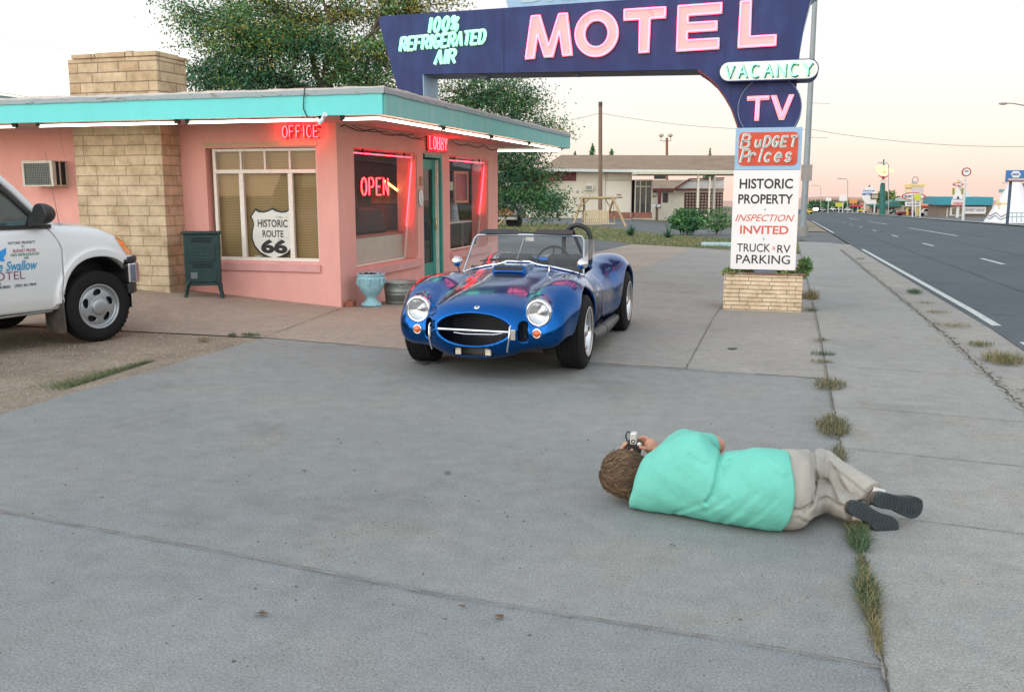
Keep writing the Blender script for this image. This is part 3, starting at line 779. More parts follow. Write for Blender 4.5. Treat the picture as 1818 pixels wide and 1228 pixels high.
wc = MB(); rw = random.Random(12)
def wall_crack(pts, y=-0.0006):
    P = []
    for a, b in zip(pts[:-1], pts[1:]):
        for i in range(8): P.append((a[0] + (b[0] - a[0]) * i / 8 + rw.uniform(-.006, .006), y, a[1] + (b[1] - a[1]) * i / 8))
    P.append((pts[-1][0], y, pts[-1][1])); wc.tube(P, 0.0016, 4)
wall_crack([(-4.18, 2.30), (-4.12, 1.92)]); wc.build('wall_crack', mat('dark_crack', (0.25, 0.12, 0.10), 0.9, var=0), office)  # hairline crack drawn as a thin dark line
for (x, z, w_, h_) in ((-2.22, 1.72, .008, .03), (-2.20, 1.10, .006, .02), (-0.16, 1.55, .012, .03), (-2.15, 1.93, .006, .012), (-.12, 1.36, .006, .02)):
    ck = MB(); ck.add([(x + w_ * rw.uniform(.5, 1) * math.cos(a), -.001, z + h_ * rw.uniform(.5, 1) * math.sin(a)) for a in [2 * math.pi * i / 8 for i in range(8)]], [tuple(range(8))]); ck.build('paint_chip', mat('bare_plaster', (0.62, 0.50, 0.45), 0.9, var=0), office)
# ------------------------------------------------------------------ the big neon sign over the drive
NAVY = mat('navy_enamel', (0.016, 0.030, 0.125), 0.5, col2=(0.028, 0.065, 0.20), scale=3.5, stretch=(1.5, 1, 0.5), c2pos=(0.45, 0.85), spec=0.3)
LBLUE = mat('pale_blue_enamel', (0.28, 0.46, 0.66), 0.5, col2=(0.36, 0.50, 0.62), scale=5)
RUST = mat('rusty_underside', (0.10, 0.14, 0.18), 0.8, col2=(0.16, 0.12, 0.09), scale=6)
REDTRIM = mat('red_edge_trim', (0.30, 0.05, 0.05), 0.6, col2=(0.12, 0.05, 0.05), scale=12)
PALEPINK = mat('faded_pink_letter', (0.80, 0.50, 0.47), 0.6, col2=(0.42, 0.24, 0.15), scale=6, stretch=(1, 1, 0.6), c2pos=(0.63, 0.74))
MINTP = mat('mint_letter_paint', (0.66, 0.82, 0.70), 0.6, var=0.15, scale=20)
WHITEP = mat('white_sign_paint', (0.80, 0.78, 0.78), 0.55, var=0.03, scale=3)
BLACKP = mat('black_sign_paint', (0.018, 0.017, 0.02), 0.6, var=0)
REDP = mat('red_sign_paint', (0.62, 0.10, 0.06), 0.55, var=0.1, scale=20)
ORANGER = mat('orange_red_enamel', (0.60, 0.065, 0.025), 0.5, var=0.12, scale=6)
TEALP = mat('teal_star_paint', (0.08, 0.36, 0.34), 0.6, var=0)
NEON_PK = glow('pink_tube', (1.0, 0.085, 0.15), 6.0)
NEON_GR = glow('green_tube', (0.22, 1.0, 0.52), 1.5)
FY, BY = 1.45, 2.02        # front and back planes of the sign cabinet
sign = thing('motel_sign', 'large navy arched neon sign reading MOTEL over the drive', 'neon sign', (5.2, 1.7, 0))
body = [(-0.033, 3.78), (-0.02, 3.83), (0.03, 3.845), (5.66, 3.905), (5.62, 3.72), (5.565, 3.45), (5.535, 3.2), (5.52, 2.9), (5.50, 2.25), (4.84, 2.25)]
cv = [(4.835, 2.28), (4.80, 2.38), (4.745, 2.52), (4.66, 2.66), (4.555, 2.80), (4.44, 2.905), (4.31, 2.992)]
body += cv + [(0.60, 3.055), (0.585, 2.55), (0.32, 2.55)]
mb = MB(); mb.prism(body, 'y', FY, BY, 0)
mb.build('cabinet', NAVY, sign)
# lighter sides: leg side, underside lamp boxes, right edge
sd = MB(); sd.box(0.602, 0.612, FY + 0.003, BY - 0.003, 2.55, 3.05); sd.build('leg_side', LBLUE, sign)
un = MB(); un.add([(0.62, FY + 0.003, 3.049), (4.30, FY + 0.003, 2.987), (4.30, BY, 2.987), (0.62, BY, 3.049)], [(0, 1, 2, 3)]); un.build('underside', RUST, sign)
zz = MB()
full = [(4.84, 2.25)] + cv
pts = []
for a, b in zip(full[:-1], full[1:]):
    k = max(1, int(math.dist(a, b) / 0.028))
    pts += [(a[0] + (b[0] - a[0]) * i / k, a[1] + (b[1] - a[1]) * i / k) for i in range(k)]
pts.append(full[-1])
for a, b in zip(pts[:-1], pts[1:]):
    dx, dz = b[0] - a[0], b[1] - a[1]; l = math.hypot(dx, dz)
    nx, nz = -abs(dz) / l, -abs(dx) / l
    m_ = ((a[0] + b[0]) / 2 + nx * 0.022, (a[1] + b[1]) / 2 + nz * 0.022)
    zz.prism([a, b, m_] if True else [], 'y', FY - 0.004, BY - 0.01)
zz.build('scalloped_trim', REDTRIM, sign)
sm = MB()
for xx in (1.755,): sm.box(xx, xx + 0.008, FY - 0.004, FY, 3.04, 3.86)
sm.build('panel_seam', mat('dark_seam', (0.02, 0.025, 0.08), 0.7, var=0), sign)  # dark line along the panel joint
eg = MB(); 
for a, b in zip(body[3:7], body[4:8]): eg.add([(a[0] + .002, FY + .002, a[1]), (b[0] + .002, FY + .002, b[1]), (b[0] + .002, BY, b[1]), (a[0] + .002, BY, a[1])], [(0, 1, 2, 3)])
eg.build('edge_panel', LBLUE, sign)
# curled top right end
cu = MB(); cp = arc(5.98, 3.62, 0.42, 0.30, 180, 90, 10)
cu.add([(p[0], FY + 0.05, p[1]) for p in cp] + [(p[0], BY, p[1]) for p in cp], [(i, i + 1, 11 + i + 1, 11 + i) for i in range(10)], 0, True)
cu.prism([(p[0], p[1]) for p in cp] + [(p[0] + 0.02, p[1] + 0.055) for p in cp[::-1]], 'y', FY + 0.02, FY + 0.05)
cu.build('curled_end', LBLUE, sign)
ub = MB()
for xx in (1.5, 2.62, 3.46):
    ub.box(xx, xx + 0.14, FY + 0.12, FY + 0.32, 2.965, 3.03); ub.tube([(xx + .07, FY + .2, 2.97), (xx + .09, FY + .2, 2.945)], 0.012, 6)
o = None
for xx in (1.35, 2.62, 3.46):
    q_ = MB(); q_.prism([(xx, 3.045), (xx + 0.17, 3.04), (xx + 0.12, 3.0 - 0.02), (xx + 0.05, 2.985)], 'y', FY + 0.1, FY + 0.3); q_.build('socket_box', RUST, sign)
# top panel with the script name
tp = MB(); tp.prism([(1.80, 3.875), (5.70, 3.915), (5.75, 4.55), (1.62, 4.55)], 'y', FY + 0.06, BY - 0.06)
top = tp.build('name_panel', LBLUE, sign)
def script(mb, text, x, z, h, y, r, **kw):
    pl, W_ = strokes(text, h, **kw)
    for p in pl: mb.tube([(x + u, y, z + v) for (u, v) in p], r, 6)
    return W_
nm = MB(); put_text(nm, 'Blue', face_y(2.55, FY + 0.052, 4.22), width=1.15, height=0.60, shear=0.3, bold=0.02)
put_text(nm, 'Swallow', face_y(4.35, FY + 0.052, 4.22), width=2.0, height=0.60, shear=0.3, bold=0.02)
nm.build('name_lettering', mat('dull_blue_letters', (0.40, 0.55, 0.62), 0.5, var=0.1), top)
nn_ = MB()
vs, fs = text_geo('Blue', shear=0.3, bold=0.035)
# painted MOTEL block letters outlined with pink tubes
def poly_O(cx, cz, rx, rz, n=40): return [(cx + rx * math.cos(2 * math.pi * i / n), cz + rz * math.sin(2 * math.pi * i / n)) for i in range(n)]
LT = {
 'M': [[(2.059, 3.19), (2.14, 3.745), (2.27, 3.748), (2.385, 3.38), (2.51, 3.755), (2.635, 3.757), (2.707, 3.215), (2.565, 3.212), (2.525, 3.50), (2.445, 3.205), (2.32, 3.205), (2.235, 3.475), (2.195, 3.195)]],
 'T': [[(3.36, 3.765), (3.90, 3.77), (3.90, 3.625), (3.71, 3.622), (3.70, 3.215), (3.56, 3.212), (3.56, 3.62), (3.36, 3.617)]],
 'E': [[(4.04, 3.775), (4.59, 3.785), (4.59, 3.645), (4.185, 3.637), (4.185, 3.565), (4.54, 3.57), (4.54, 3.445), (4.18, 3.44), (4.178, 3.36), (4.57, 3.365), (4.57, 3.225), (4.035, 3.212)]],
 'L': [[(4.80, 3.79), (4.945, 3.793), (4.945, 3.37), (5.255, 3.375), (5.255, 3.235), (4.79, 3.226)]],
}
def outline(poly, inset):
    n = len(poly)
    ar = sum(poly[i][0] * poly[(i + 1) % n][1] - poly[(i + 1) % n][0] * poly[i][1] for i in range(n))
    sg = 1 if ar > 0 else -1
    out = []
    for i in range(n):
        p, c, q = Vector(poly[i - 1]), Vector(poly[i]), Vector(poly[(i + 1) % n])
        e1 = (c - p).normalized(); e2 = (q - c).normalized()
        n1 = Vector((-e1.y, e1.x)) * sg; n2 = Vector((-e2.y, e2.x)) * sg
        b = (n1 + n2); b = b.normalized() / max(0.35, b.normalized().dot(n1)) if b.length > 1e-6 else n1
        out.append(tuple(c + b * inset))
    return out
def rounded(poly, r=0.02, n=3):
    out = []; k = len(poly)
    for i in range(k):
        p, c, q = Vector(poly[i - 1]), Vector(poly[i]), Vector(poly[(i + 1) % k])
        a = c + (p - c).normalized() * min(r, (p - c).length * .45); b = c + (q - c).normalized() * min(r, (q - c).length * .45)
        for j in range(n + 1):
            t = j / n; out.append(tuple(a * (1 - t) ** 2 + c * 2 * t * (1 - t) + b * t * t))
    return out
for ch in 'MOTEL':
    lm = MB(); tb = MB()
    if ch == 'O':
        A = poly_O(3.015, 3.478, 0.288, 0.292); B = poly_O(3.015, 3.478, 0.145, 0.155)
        n = len(A); y0, y1 = FY - 0.03, FY
        lm.add([(p[0], y0, p[1]) for p in A] + [(p[0], y0, p[1]) for p in B] + [(p[0], y1, p[1]) for p in A] + [(p[0], y1, p[1]) for p in B],
               [(i, (i + 1) % n, n + (i + 1) % n, n + i)[::1] for i in range(n)] + [(i, 2 * n + i, 2 * n + (i + 1) % n, (i + 1) % n) for i in range(n)] + [(n + i, n + (i + 1) % n, 3 * n + (i + 1) % n, 3 * n + i) for i in range(n)])
        tb.tube([(p[0], FY - 0.055, p[1]) for p in poly_O(3.015, 3.478, 0.275, 0.279)], 0.0085, 6, closed=True)
        tb.tube([(p[0], FY - 0.055, p[1]) for p in poly_O(3.015, 3.478, 0.158, 0.168)], 0.0085, 6, closed=True)
    else:
        P = LT[ch][0]
        lm.prism(P, 'y', FY - 0.03, FY)
        tb.tube([(p[0], FY - 0.055, p[1]) for p in rounded(outline(P, 0.014))], 0.0085, 6, closed=True)
    lo = lm.build('block_letter', PALEPINK, sign)
    tb.build('neon_tube', NEON_PK, lo)
# slanted mint letters
def channel_text(text, x, z, h, hw, tubemat, slope=0.0, **kw):
    pl, W_ = strokes(text, h, **kw)
    a = MB(); b = MB()
    for p in pl:
        q = [(x + u, z + v + slope * u) for (u, v) in p]
        for i in range(len(q) - 1):
            d = Vector(q[i + 1]) - Vector(q[i]); l = d.length
            if l < 1e-5: continue
            d /= l; nrm = Vector((-d.y, d.x)) * hw; e = d * hw * 0.6
            A, B = Vector(q[i]) - e, Vector(q[i + 1]) + e
            a.prism([tuple(A - nrm), tuple(B - nrm), tuple(B + nrm), tuple(A + nrm)], 'y', FY - 0.012 - 0.0006 * i, FY)
        for s in (-0.45, 0.45):
            rr = [(u + s * hw, v) for (u, v) in q]
            b.tube([(u, FY - 0.04, v) for (u, v) in rr], 0.0055, 5)
    o = a.build('channel_letters', MINTP, sign); b.build('neon_tube', tubemat, o)
channel_text('100%', 0.70, 3.60, 0.175, 0.021, NEON_GR, 0.03, wid=0.52, gap=0.2, shear=0.18)
channel_text('REFRIGERATED', 0.285, 3.375, 0.165, 0.020, NEON_GR, 0.045, wid=0.46, gap=0.19, shear=0.18)
channel_text('AIR', 0.79, 3.185, 0.165, 0.021, NEON_GR, 0.03, wid=0.55, gap=0.2, shear=0.18)
# vacancy capsule
cap = MB(); cz, ch_, cx0, cx1 = 2.936, 0.122, 4.585, 5.765
pl = arc(cx1 - ch_, cz, ch_, ch_, -90, 90, 14) + arc(cx0 + ch_, cz, ch_, ch_, 90, 270, 14)
cap.prism(pl, 'y', FY - 0.16, FY + 0.25)
capo = cap.build('vacancy_box', NAVY, sign)
cf = MB(); cf.prism(outline(pl, 0.012), 'y', FY - 0.166, FY - 0.16); cf.build('vacancy_face', WHITEP, capo)
vc, W_ = strokes('VACANCY', 0.15, wid=0.66, gap=0.36)
a, b = MB(), MB()
for p in vc:
    q = [(5.175 - W_ / 2 + u, cz - 0.075 + v) for (u, v) in p]
    a.tube([(u + 0.012, FY - 0.172, v - 0.012) for (u, v) in q], 0.011, 5)
    b.tube([(u, FY - 0.195, v) for (u, v) in q], 0.0085, 6)
a.build('letter_backing', mat('dark_green_paint', (0.02, 0.12, 0.09), 0.6, var=0), capo)
b.build('neon_tube', NEON_GR, capo)
# round TV drum
tv = MB(); tvc = (5.205, 2.50)
tv.prism(poly_O(*tvc, 0.385, 0.385, 48), 'y', FY - 0.03, FY + 0.42)
tvo = tv.build('round_drum', NAVY, sign)
rg = MB(); rg.tube([(p[0], FY - 0.032, p[1]) for p in poly_O(*tvc, 0.38, 0.38, 48)], 0.006, 6, closed=True); rg.build('drum_rim', mat('worn_rim', (0.16, 0.24, 0.38), 0.5, var=0.3, scale=9), tvo)
for P in ([(4.93, 2.645), (5.20, 2.65), (5.20, 2.595), (5.09, 2.593), (5.085, 2.345), (5.03, 2.345), (5.035, 2.592), (4.93, 2.59)],
          [(5.215, 2.65), (5.285, 2.65), (5.36, 2.45), (5.43, 2.655), (5.495, 2.655), (5.385, 2.35), (5.325, 2.35)]):
    l_ = MB(); l_.prism(P, 'y', FY - 0.045, FY - 0.03); lo = l_.build('block_letter', PALEPINK, tvo)
for P in ([(4.95, 2.62), (5.18, 2.625)], [(5.06, 2.61), (5.057, 2.36)], [(5.24, 2.63), (5.355, 2.385), (5.46, 2.635)]):
    t_ = MB()
    for s in (-0.012, 0.012): t_.tube([(u + s, FY - 0.07, v) for (u, v) in P], 0.006, 6)
    t_.build('neon_tube', NEON_PK, tvo)
# lower boards
bp = MB(); bp.box(4.81, 5.61, FY - 0.05, FY + 0.40, 1.745, 2.262); bdo = bp.build('price_board', LBLUE, sign, bevel=0.006)
rp = MB(); rr_ = rounded([(4.855, 1.80), (5.565, 1.80), (5.565, 2.205), (4.855, 2.205)], 0.06, 5); rp.prism(rr_, 'y', FY - 0.058, FY - 0.05); rp.build('red_panel', ORANGER, bdo)
def board_text(text, x, z, h, **kw):
    pl, W_ = strokes(text, h, **kw)
    a, b = MB(), MB()
    for p in pl:
        q = [(x - W_ / 2 + u, z + v) for (u, v) in p]
        for i in range(len(q) - 1):
            d = Vector(q[i + 1]) - Vector(q[i]); l = d.length
            if l < 1e-5: continue
            d /= l; hw = 0.0145; nrm = Vector((-d.y, d.x)) * hw; e = d * hw * 0.5
            A, B = Vector(q[i]) - e, Vector(q[i + 1]) + e
            a.prism([tuple(A - nrm), tuple(B - nrm), tuple(B + nrm), tuple(A + nrm)], 'y', FY - 0.066 - 0.0006 * i, FY - 0.058)
        b.tube([(u + 0.006, FY - 0.085, v + 0.004) for (u, v) in q], 0.0055, 5)
    o = a.build('channel_letters', mat('chalky_white', (0.80, 0.83, 0.78), 0.6, var=0.2, scale=30), bdo)
    b.build('neon_tube', mat('unlit_tube', (0.34, 0.46, 0.46), 0.15, var=0, spec=0.8), o)
board_text('B', 4.925, 2.02, 0.155, wid=0.6, shear=0.2); board_text('uDGET', 5.29, 2.03, 0.12, wid=0.56, gap=0.30, shear=0.2)
board_text('P', 4.925, 1.845, 0.15, wid=0.6, shear=0.22); board_text('rices', 5.235, 1.85, 0.15, wid=0.56, gap=0.26, shear=0.22)
wp = MB(); wp.box(4.805, 5.605, FY - 0.062, FY - 0.045, 0.50, 1.742); wpo = wp.build('notice_board', WHITEP, sign)
bk = MB(); bk.box(4.835, 5.575, FY - 0.044, FY + 0.35, 0.52, 1.74); bk.build('board_back', LBLUE, sign)
YF = FY - 0.0635
lt = MB(); put_text(lt, 'HISTORIC', face_y(5.205, YF, 1.575), width=0.645, height=0.125, bold=0.022); lt.build('lettering', BLACKP, wpo); lt = MB(); put_text(lt, 'PROPERTY', face_y(5.205, YF, 1.385), width=0.665, height=0.12, bold=0.022); lt.build('lettering', BLACKP, wpo)
lt = MB(); put_text(lt, 'INSPECTION', face_y(5.205, YF, 1.15), width=0.72, height=0.085, shear=0.35, bold=0.005); lt.build('lettering', REDP, wpo); lt = MB(); put_text(lt, 'INVITED', face_y(5.205, YF, 1.00), width=0.59, height=0.105, bold=0.022); lt.build('lettering', REDP, wpo)
lt = MB(); put_text(lt, 'TRUCK', face_y(5.085, YF, 0.775), width=0.41, height=0.105, bold=0.008); put_text(lt, 'RV', face_y(5.455, YF, 0.765), width=0.16, height=0.10, bold=0.008); lt.build('lettering', BLACKP, wpo); lt = MB(); put_text(lt, 'PARKING', face_y(5.205, YF, 0.63), width=0.66, height=0.112, bold=0.008); lt.build('lettering', BLACKP, wpo)
lt = MB(); put_text(lt, '&', face_y(5.335, YF, 0.775), height=0.045); lt.build('lettering', REDP, wpo)
for zz_ in (1.255, 0.885):
    st = MB(); st.add([(5.205 + math.cos(k * math.pi / 4) * (0.03 if k % 2 == 0 else 0.005), YF - 0.0005, zz_ + math.sin(k * math.pi / 4) * (0.03 if k % 2 == 0 else 0.005)) for k in range(8)], [tuple(range(8))]); st.build('star', TEALP, wpo)
ps = MB(); ps.box(5.09, 5.385, FY + 0.02, FY + 0.30, 0.1, 0.52); ps.box(5.07, 5.405, FY + 0.01, FY + 0.32, 0.40, 0.425); ps.build('post', mat('powder_blue_post', (0.30, 0.46, 0.68), 0.5, var=0.1), sign)
# ------------------------------------------------------------------ brick planter round the foot of the sign
ROMAN = masonry('cream_roman_brick', 0.29, 0.052, 0.0045, ((0.80, 0.67, 0.49), (0.72, 0.59, 0.43)), (0.30, 0.24, 0.18), off=0.37, bump=0.9, squash=0.8)
pl_ = thing('brick_planter', 'low planter of narrow cream bricks at the foot of the neon sign', 'planter', (5.22, 1.9, 0))
PX0, PX1, PY0, PY1, PZ = 4.735, 5.70, 1.33, 2.35, 0.435
w_ = MB(); w_.box(PX0, PX1, PY0, PY0 + 0.12, -0.1, PZ); w_.box(PX0, PX0 + 0.12, PY0 + 0.12, PY1, -0.1, PZ); w_.box(PX1 - 0.12, PX1, PY0 + 0.12, PY1, -0.1, PZ); w_.box(PX0 + 0.12, PX1 - 0.12, PY1 - 0.12, PY1, -0.1, PZ)
w_.build('brick_wall', ROMAN, pl_)
cp_ = MB(); c_ = 0.022
cp_.box(PX0 - 0.01, PX1 + 0.02, PY0 - 0.012, PY0 + 0.13, PZ + 0.002, PZ + c_); cp_.box(PX0 - 0.01, PX0 + 0.13, PY0 + 0.131, PY1 + 0.01, PZ + 0.002, PZ + c_); cp_.box(PX1 - 0.13, PX1 + 0.02, PY0 + 0.131, PY1 + 0.01, PZ + 0.002, PZ + c_)
cp_.build('coping', mat('red_brown_coping', (0.20, 0.10, 0.075), 0.8, col2=(0.34, 0.29, 0.25), scale=8, c2pos=(0.5, 0.65)), pl_, bevel=0.004)
so_ = MB(); so_.box(PX0 + 0.12, PX1 - 0.12, PY0 + 0.12, PY1 - 0.12, 0.3, 0.38); so_.build('soil', mat('potting_soil', (0.05, 0.04, 0.03), 0.95, var=0.3), pl_)
# ------------------------------------------------------------------ neon word signs on the office
def word_sign(name, label, text, M, size, hgt, tube, back, box=None, wid=0.6, gap=0.3, r=0.006):
    loc = M.to_translation()
    t = thing(name, label, 'neon sign', loc)
    pl, W_ = strokes(text, hgt, wid=wid, gap=gap)
    k = size / W_
    a = MB(); b = MB()
    for p in pl:
        q = [(u * k - size / 2, v - hgt / 2) for (u, v) in p]
        b.tube([M @ Vector((u, v, 0.035)) for (u, v) in q], r, 6)
        if box is None: a.tube([M @ Vector((u + 0.006, v - 0.008, 0.008)) for (u, v) in q], 0.014, 6)
    if box:
        a.add([M @ Vector(p) for p in [(-size / 2 - .05, -hgt / 2 - .03, 0.003), (size / 2 + .05, -hgt / 2 - .03, 0.003), (size / 2 + .05, hgt / 2 + .03, 0.003), (-size / 2 - .05, hgt / 2 + .03, 0.003),
              (-size / 2 - .05, -hgt / 2 - .03, 0.018), (size / 2 + .05, -hgt / 2 - .03, 0.018), (size / 2 + .05, hgt / 2 + .03, 0.018), (-size / 2 - .05, hgt / 2 + .03, 0.018)]],
              [(4, 5, 6, 7), (0, 1, 5, 4), (1, 2, 6, 5), (2, 3, 7, 6), (3, 0, 4, 7)])
    a.build('backing', back, t); b.build('neon_tube', tube, t)
REDBACK = mat('red_backing', (0.50, 0.03, 0.02), 0.6, var=0)
NEON_OFF = glow('office_neon', (1.0, 0.007, 0.009), 55.0)
word_sign('office_sign', 'red neon sign reading OFFICE above the front window', 'OFFICE', face_y(-0.47, -0.02, 2.225), 0.50, 0.14, NEON_OFF, REDBACK, gap=0.28)
word_sign('lobby_sign', 'red neon sign reading LOBBY above the green door', 'LOBBY', face_x(0.012, 3.52, 2.235), 0.78, 0.20, NEON_OFF, REDBACK, box=True, gap=0.3)
word_sign('open_sign', 'red neon sign reading OPEN hanging in the side window', 'OPEN', face_x(-0.17, 1.44, 1.545), 0.90, 0.235, glow('open_neon', (1.0, 0.010, 0.012), 30.0), BLACKM, wid=0.55, gap=0.3, r=0.008)
# ------------------------------------------------------------------ white tubes under the eaves
SOCK = mat('dark_socket', (0.03, 0.03, 0.03), 0.6, var=0)
def eave_tube(label, pts):
    t = thing('eave_light', label, 'tube light', pts[0], group='white tubes under the eaves')
    a = MB(); a.tube(pts, 0.015, 8); a.build('tube', NEONW, t)
    for p in (pts[0], pts[-1]):
        b = MB(); b.box(p[0] - 0.03, p[0] + 0.03, p[1] - 0.02, p[1] + 0.03, p[2] - 0.012, EZ - 0.005); b.build('socket', SOCK, t)
TZ = 2.285
ty = YA + 0.09
eave_tube('white eave tube over the air conditioner', [(-6.2, ty, TZ), (-3.92, ty, TZ)])
eave_tube('white eave tube crossing the top of the stone pier', [(-3.55, ty, TZ), (-1.55, ty, TZ)])
eave_tube('white eave tube above the OFFICE sign', [(-1.40, ty, TZ), (0.35, ty, TZ)])
eave_tube('white eave tube bent round the roof corner', [(0.62, ty, TZ), (1.01, ty, TZ), (1.06, ty + 0.05, TZ), (1.06, 0.9, TZ)])
eave_tube('white eave tube in front of the LOBBY sign', [(1.06, 0.98, TZ), (1.06, 3.0, TZ)])
eave_tube('white eave tube past the green door', [(1.06, 3.1, TZ), (1.06, 5.2, TZ)])
eave_tube('farthest white eave tube on the lobby side', [(1.06, 5.3, TZ), (1.06, 7.7, TZ)])
eave_tube('white tube along the rear eave beside the tree', [(-2.0, YB - 0.12, TZ), (0.95, YB - 0.12, TZ)])
# ------------------------------------------------------------------ blue open sports car
def pchip(pts):
    X = np.array([p[0] for p in pts], float); Yv = np.array([p[1] for p in pts], float)
    h = np.diff(X); dl = np.diff(Yv) / h
    m = np.zeros_like(Yv)
    for i in range(1, len(X) - 1):
        if dl[i - 1] * dl[i] > 0:
            w1, w2 = 2 * h[i] + h[i - 1], h[i] + 2 * h[i - 1]
            m[i] = (w1 + w2) / (w1 / dl[i - 1] + w2 / dl[i])
    m[0], m[-1] = dl[0], dl[-1]
    def f(x):
        x = np.clip(x, X[0], X[-1]); k = np.clip(np.searchsorted(X, x) - 1, 0, len(h) - 1)
        t = (x - X[k]) / h[k]
        return (2 * t**3 - 3 * t**2 + 1) * Yv[k] + (t**3 - 2 * t**2 + t) * h[k] * m[k] + (-2 * t**3 + 3 * t**2) * Yv[k + 1] + (t**3 - t**2) * h[k] * m[k + 1]
    return f
CX, CY = 3.10, -3.25        # the car points towards -y; (u, t, z) are measured from its front axle
c_top = pchip([(-.88, .46), (-.80, .555), (-.6, .645), (-.3, .705), (0, .742), (.4, .785), (.78, .815), (1.2, .80), (1.7, .815), (2.1, .82), (2.5, .78), (2.9, .66), (3.15, .48)])
c_w = pchip([(-.88, .40), (-.75, .45), (-.5, .49), (0, .50), (.4, .54), (.78, .62), (1.2, .68), (1.7, .68), (2.1, .62), (2.5, .58), (2.9, .52), (3.15, .4)])
f_top = pchip([(-.74, .42), (-.62, .56), (-.45, .665), (-.25, .735), (0, .768), (.3, .766), (.6, .738), (.95, .675), (1.35, .60)])
f_u = pchip([(-.74, .50), (-.6, .54), (-.45, .56), (-.25, .585), (0, .595), (.3, .585), (.6, .555), (.95, .52), (1.35, .50)])
f_w = pchip([(-.74, .13), (-.6, .185), (-.45, .21), (-.25, .24), (0, .255), (.3, .25), (.6, .235), (.95, .22), (1.35, .20)])
r_top = pchip([(1.25, .58), (1.6, .67), (1.9, .765), (2.28, .828), (2.6, .80), (2.9, .69), (3.12, .52)])
r_u = pchip([(1.25, .50), (1.6, .54), (1.9, .575), (2.28, .605), (2.6, .595), (2.9, .55), (3.12, .48)])
r_w = pchip([(1.25, .20), (1.6, .225), (1.9, .265), (2.28, .285), (2.6, .27), (2.9, .22), (3.12, .15)])
def se(u, z, w_, top, bot, n):
    hh = (top - bot) / 2; zc = (top + bot) / 2
    q = (np.abs(u) / w_) ** n + (np.abs(z - zc) / hh) ** n
    return (q ** (1 / n) - 1) * np.minimum(w_, hh)
def car_solid(P):
    u = np.abs(P[:, 0]); t = P[:, 1]; z = P[:, 2]
    A = np.stack([u, t, z], 1)
    d = se(u, z, c_w(t), c_top(t), 0.17, 2.7)
    d = smax(d, -t - 0.87 + 0.12 * (np.abs(z - 0.40) / 0.2) ** 2 * 0.5 + 0.10 * (u / 0.4) ** 2, 0.10); d = smax(d, t - 3.1, 0.12)
    f1 = se(u - f_u(t), z, f_w(t), f_top(t), 0.15 + 0.10 * sstep(0.1, -0.45, t), 2.5)
    f1 = smax(f1, -t - 0.70 + 0.35 * np.maximum(z - 0.5, 0) + 0.35 * np.maximum(0.30 - z, 0), 0.12); f1 = smax(f1, t - 1.3, 0.2)
    f2 = se(u - r_u(t), z, r_w(t), r_top(t), 0.17, 2.5)
    f2 = smax(f2, 1.3 - t, 0.2); f2 = smax(f2, t - 3.05, 0.14)
    sill = sd_box(A, (0.45, 1.15, 0.40), (0.265, 0.75, 0.20), 0.10)
    d = smin(d, f1, 0.075); d = smin(d, f2, 0.085); d = smin(d, sill, 0.08)
    hl = sd_cyl(A, (0.53, -0.45, 0.545), 'y', 0.112, 0.17)
    d = smin(d, hl, 0.045)
    scoop = sd_box(A, (0, 0.56, 0.79), (0.165, 0.27, 0.045), 0.035)
    d = smin(d, scoop, 0.03)
    return d
def car_sdf(P):
    u = np.abs(P[:, 0]); t = P[:, 1]; z = P[:, 2]
    A = np.stack([u, t, z], 1)
    d = car_solid(P)
    q = (np.sqrt((P[:, 0] / 0.310) ** 2 + ((z - 0.418) / 0.122) ** 2) - 1) * 0.122
    d = smax(d, -np.maximum(q, t + 0.40), 0.022)
    d = smax(d, -sd_box(A, (0, -0.8, 0.238), (0.165, 0.25, 0.036), 0.034), 0.012)
    d = smax(d, -sd_box(A, (0.412, -0.75, 0.40), (0.032, 0.22, 0.078), 0.031), 0.012)
    d = smax(d, -sd_cyl(A, (0.86, 0.0, 0.31), 'x', 0.372, 0.33), 0.018)
    d = smax(d, -sd_cyl(A, (0.90, 2.28, 0.315), 'x', 0.385, 0.36), 0.018)
    d = smax(d, -sd_cyl(A, (0.53, -0.72, 0.545), 'y', 0.096, 0.15), 0.01)
    d = smax(d, -sd_box(A, (0, 1.24, 0.85), (0.545, 0.47, 0.45), 0.16), 0.03)
    return d
BLUEC = mat('metallic_blue_paint', (0.0, 0.085, 0.32), 0.16, metal=1.0, var=0, coat=0.3, spec=0.6)
CHROME = mat('chrome', (0.78, 0.78, 0.78), 0.09, 1.0, var=0)
ALU = mat('polished_aluminium', (0.62, 0.62, 0.63), 0.24, 1.0, var=0)
RUBBER = mat('tyre_rubber', (0.012, 0.012, 0.013), 0.85, var=0.2, scale=30, spec=0.25)
BLKVINYL = mat('black_vinyl', (0.02, 0.02, 0.022), 0.5, var=0.2)
LAMPGL = glass('lamp_glass', (0.95, 0.95, 0.95), 0.05)
AMBER = mat('amber_lens', (0.75, 0.12, 0.02), 0.2, var=0, coat=1)
car = thing('sports_car', 'metallic blue open two seat roadster parked facing the viewer', 'car', (CX, CY + 1.1, 0), local=False)
TC = Matrix.Translation((CX, CY, 0))
def carW(fn):
    off = np.array([CX, CY, 0.0])
    return lambda P: fn(P - off)
sdf_mesh('body', carW(car_sdf), (CX - 0.96, CY - 0.95, 0.10), (CX + 0.96, CY + 3.22, 0.93), 0.0165, BLUEC, car, proj=3)
def top_z(u, t):
    lo, hi = 0.3, 1.0
    for _ in range(24):
        md = (lo + hi) / 2
        if car_solid(np.array([[u, t, md]]))[0] < 0: lo = md
        else: hi = md
    return lo
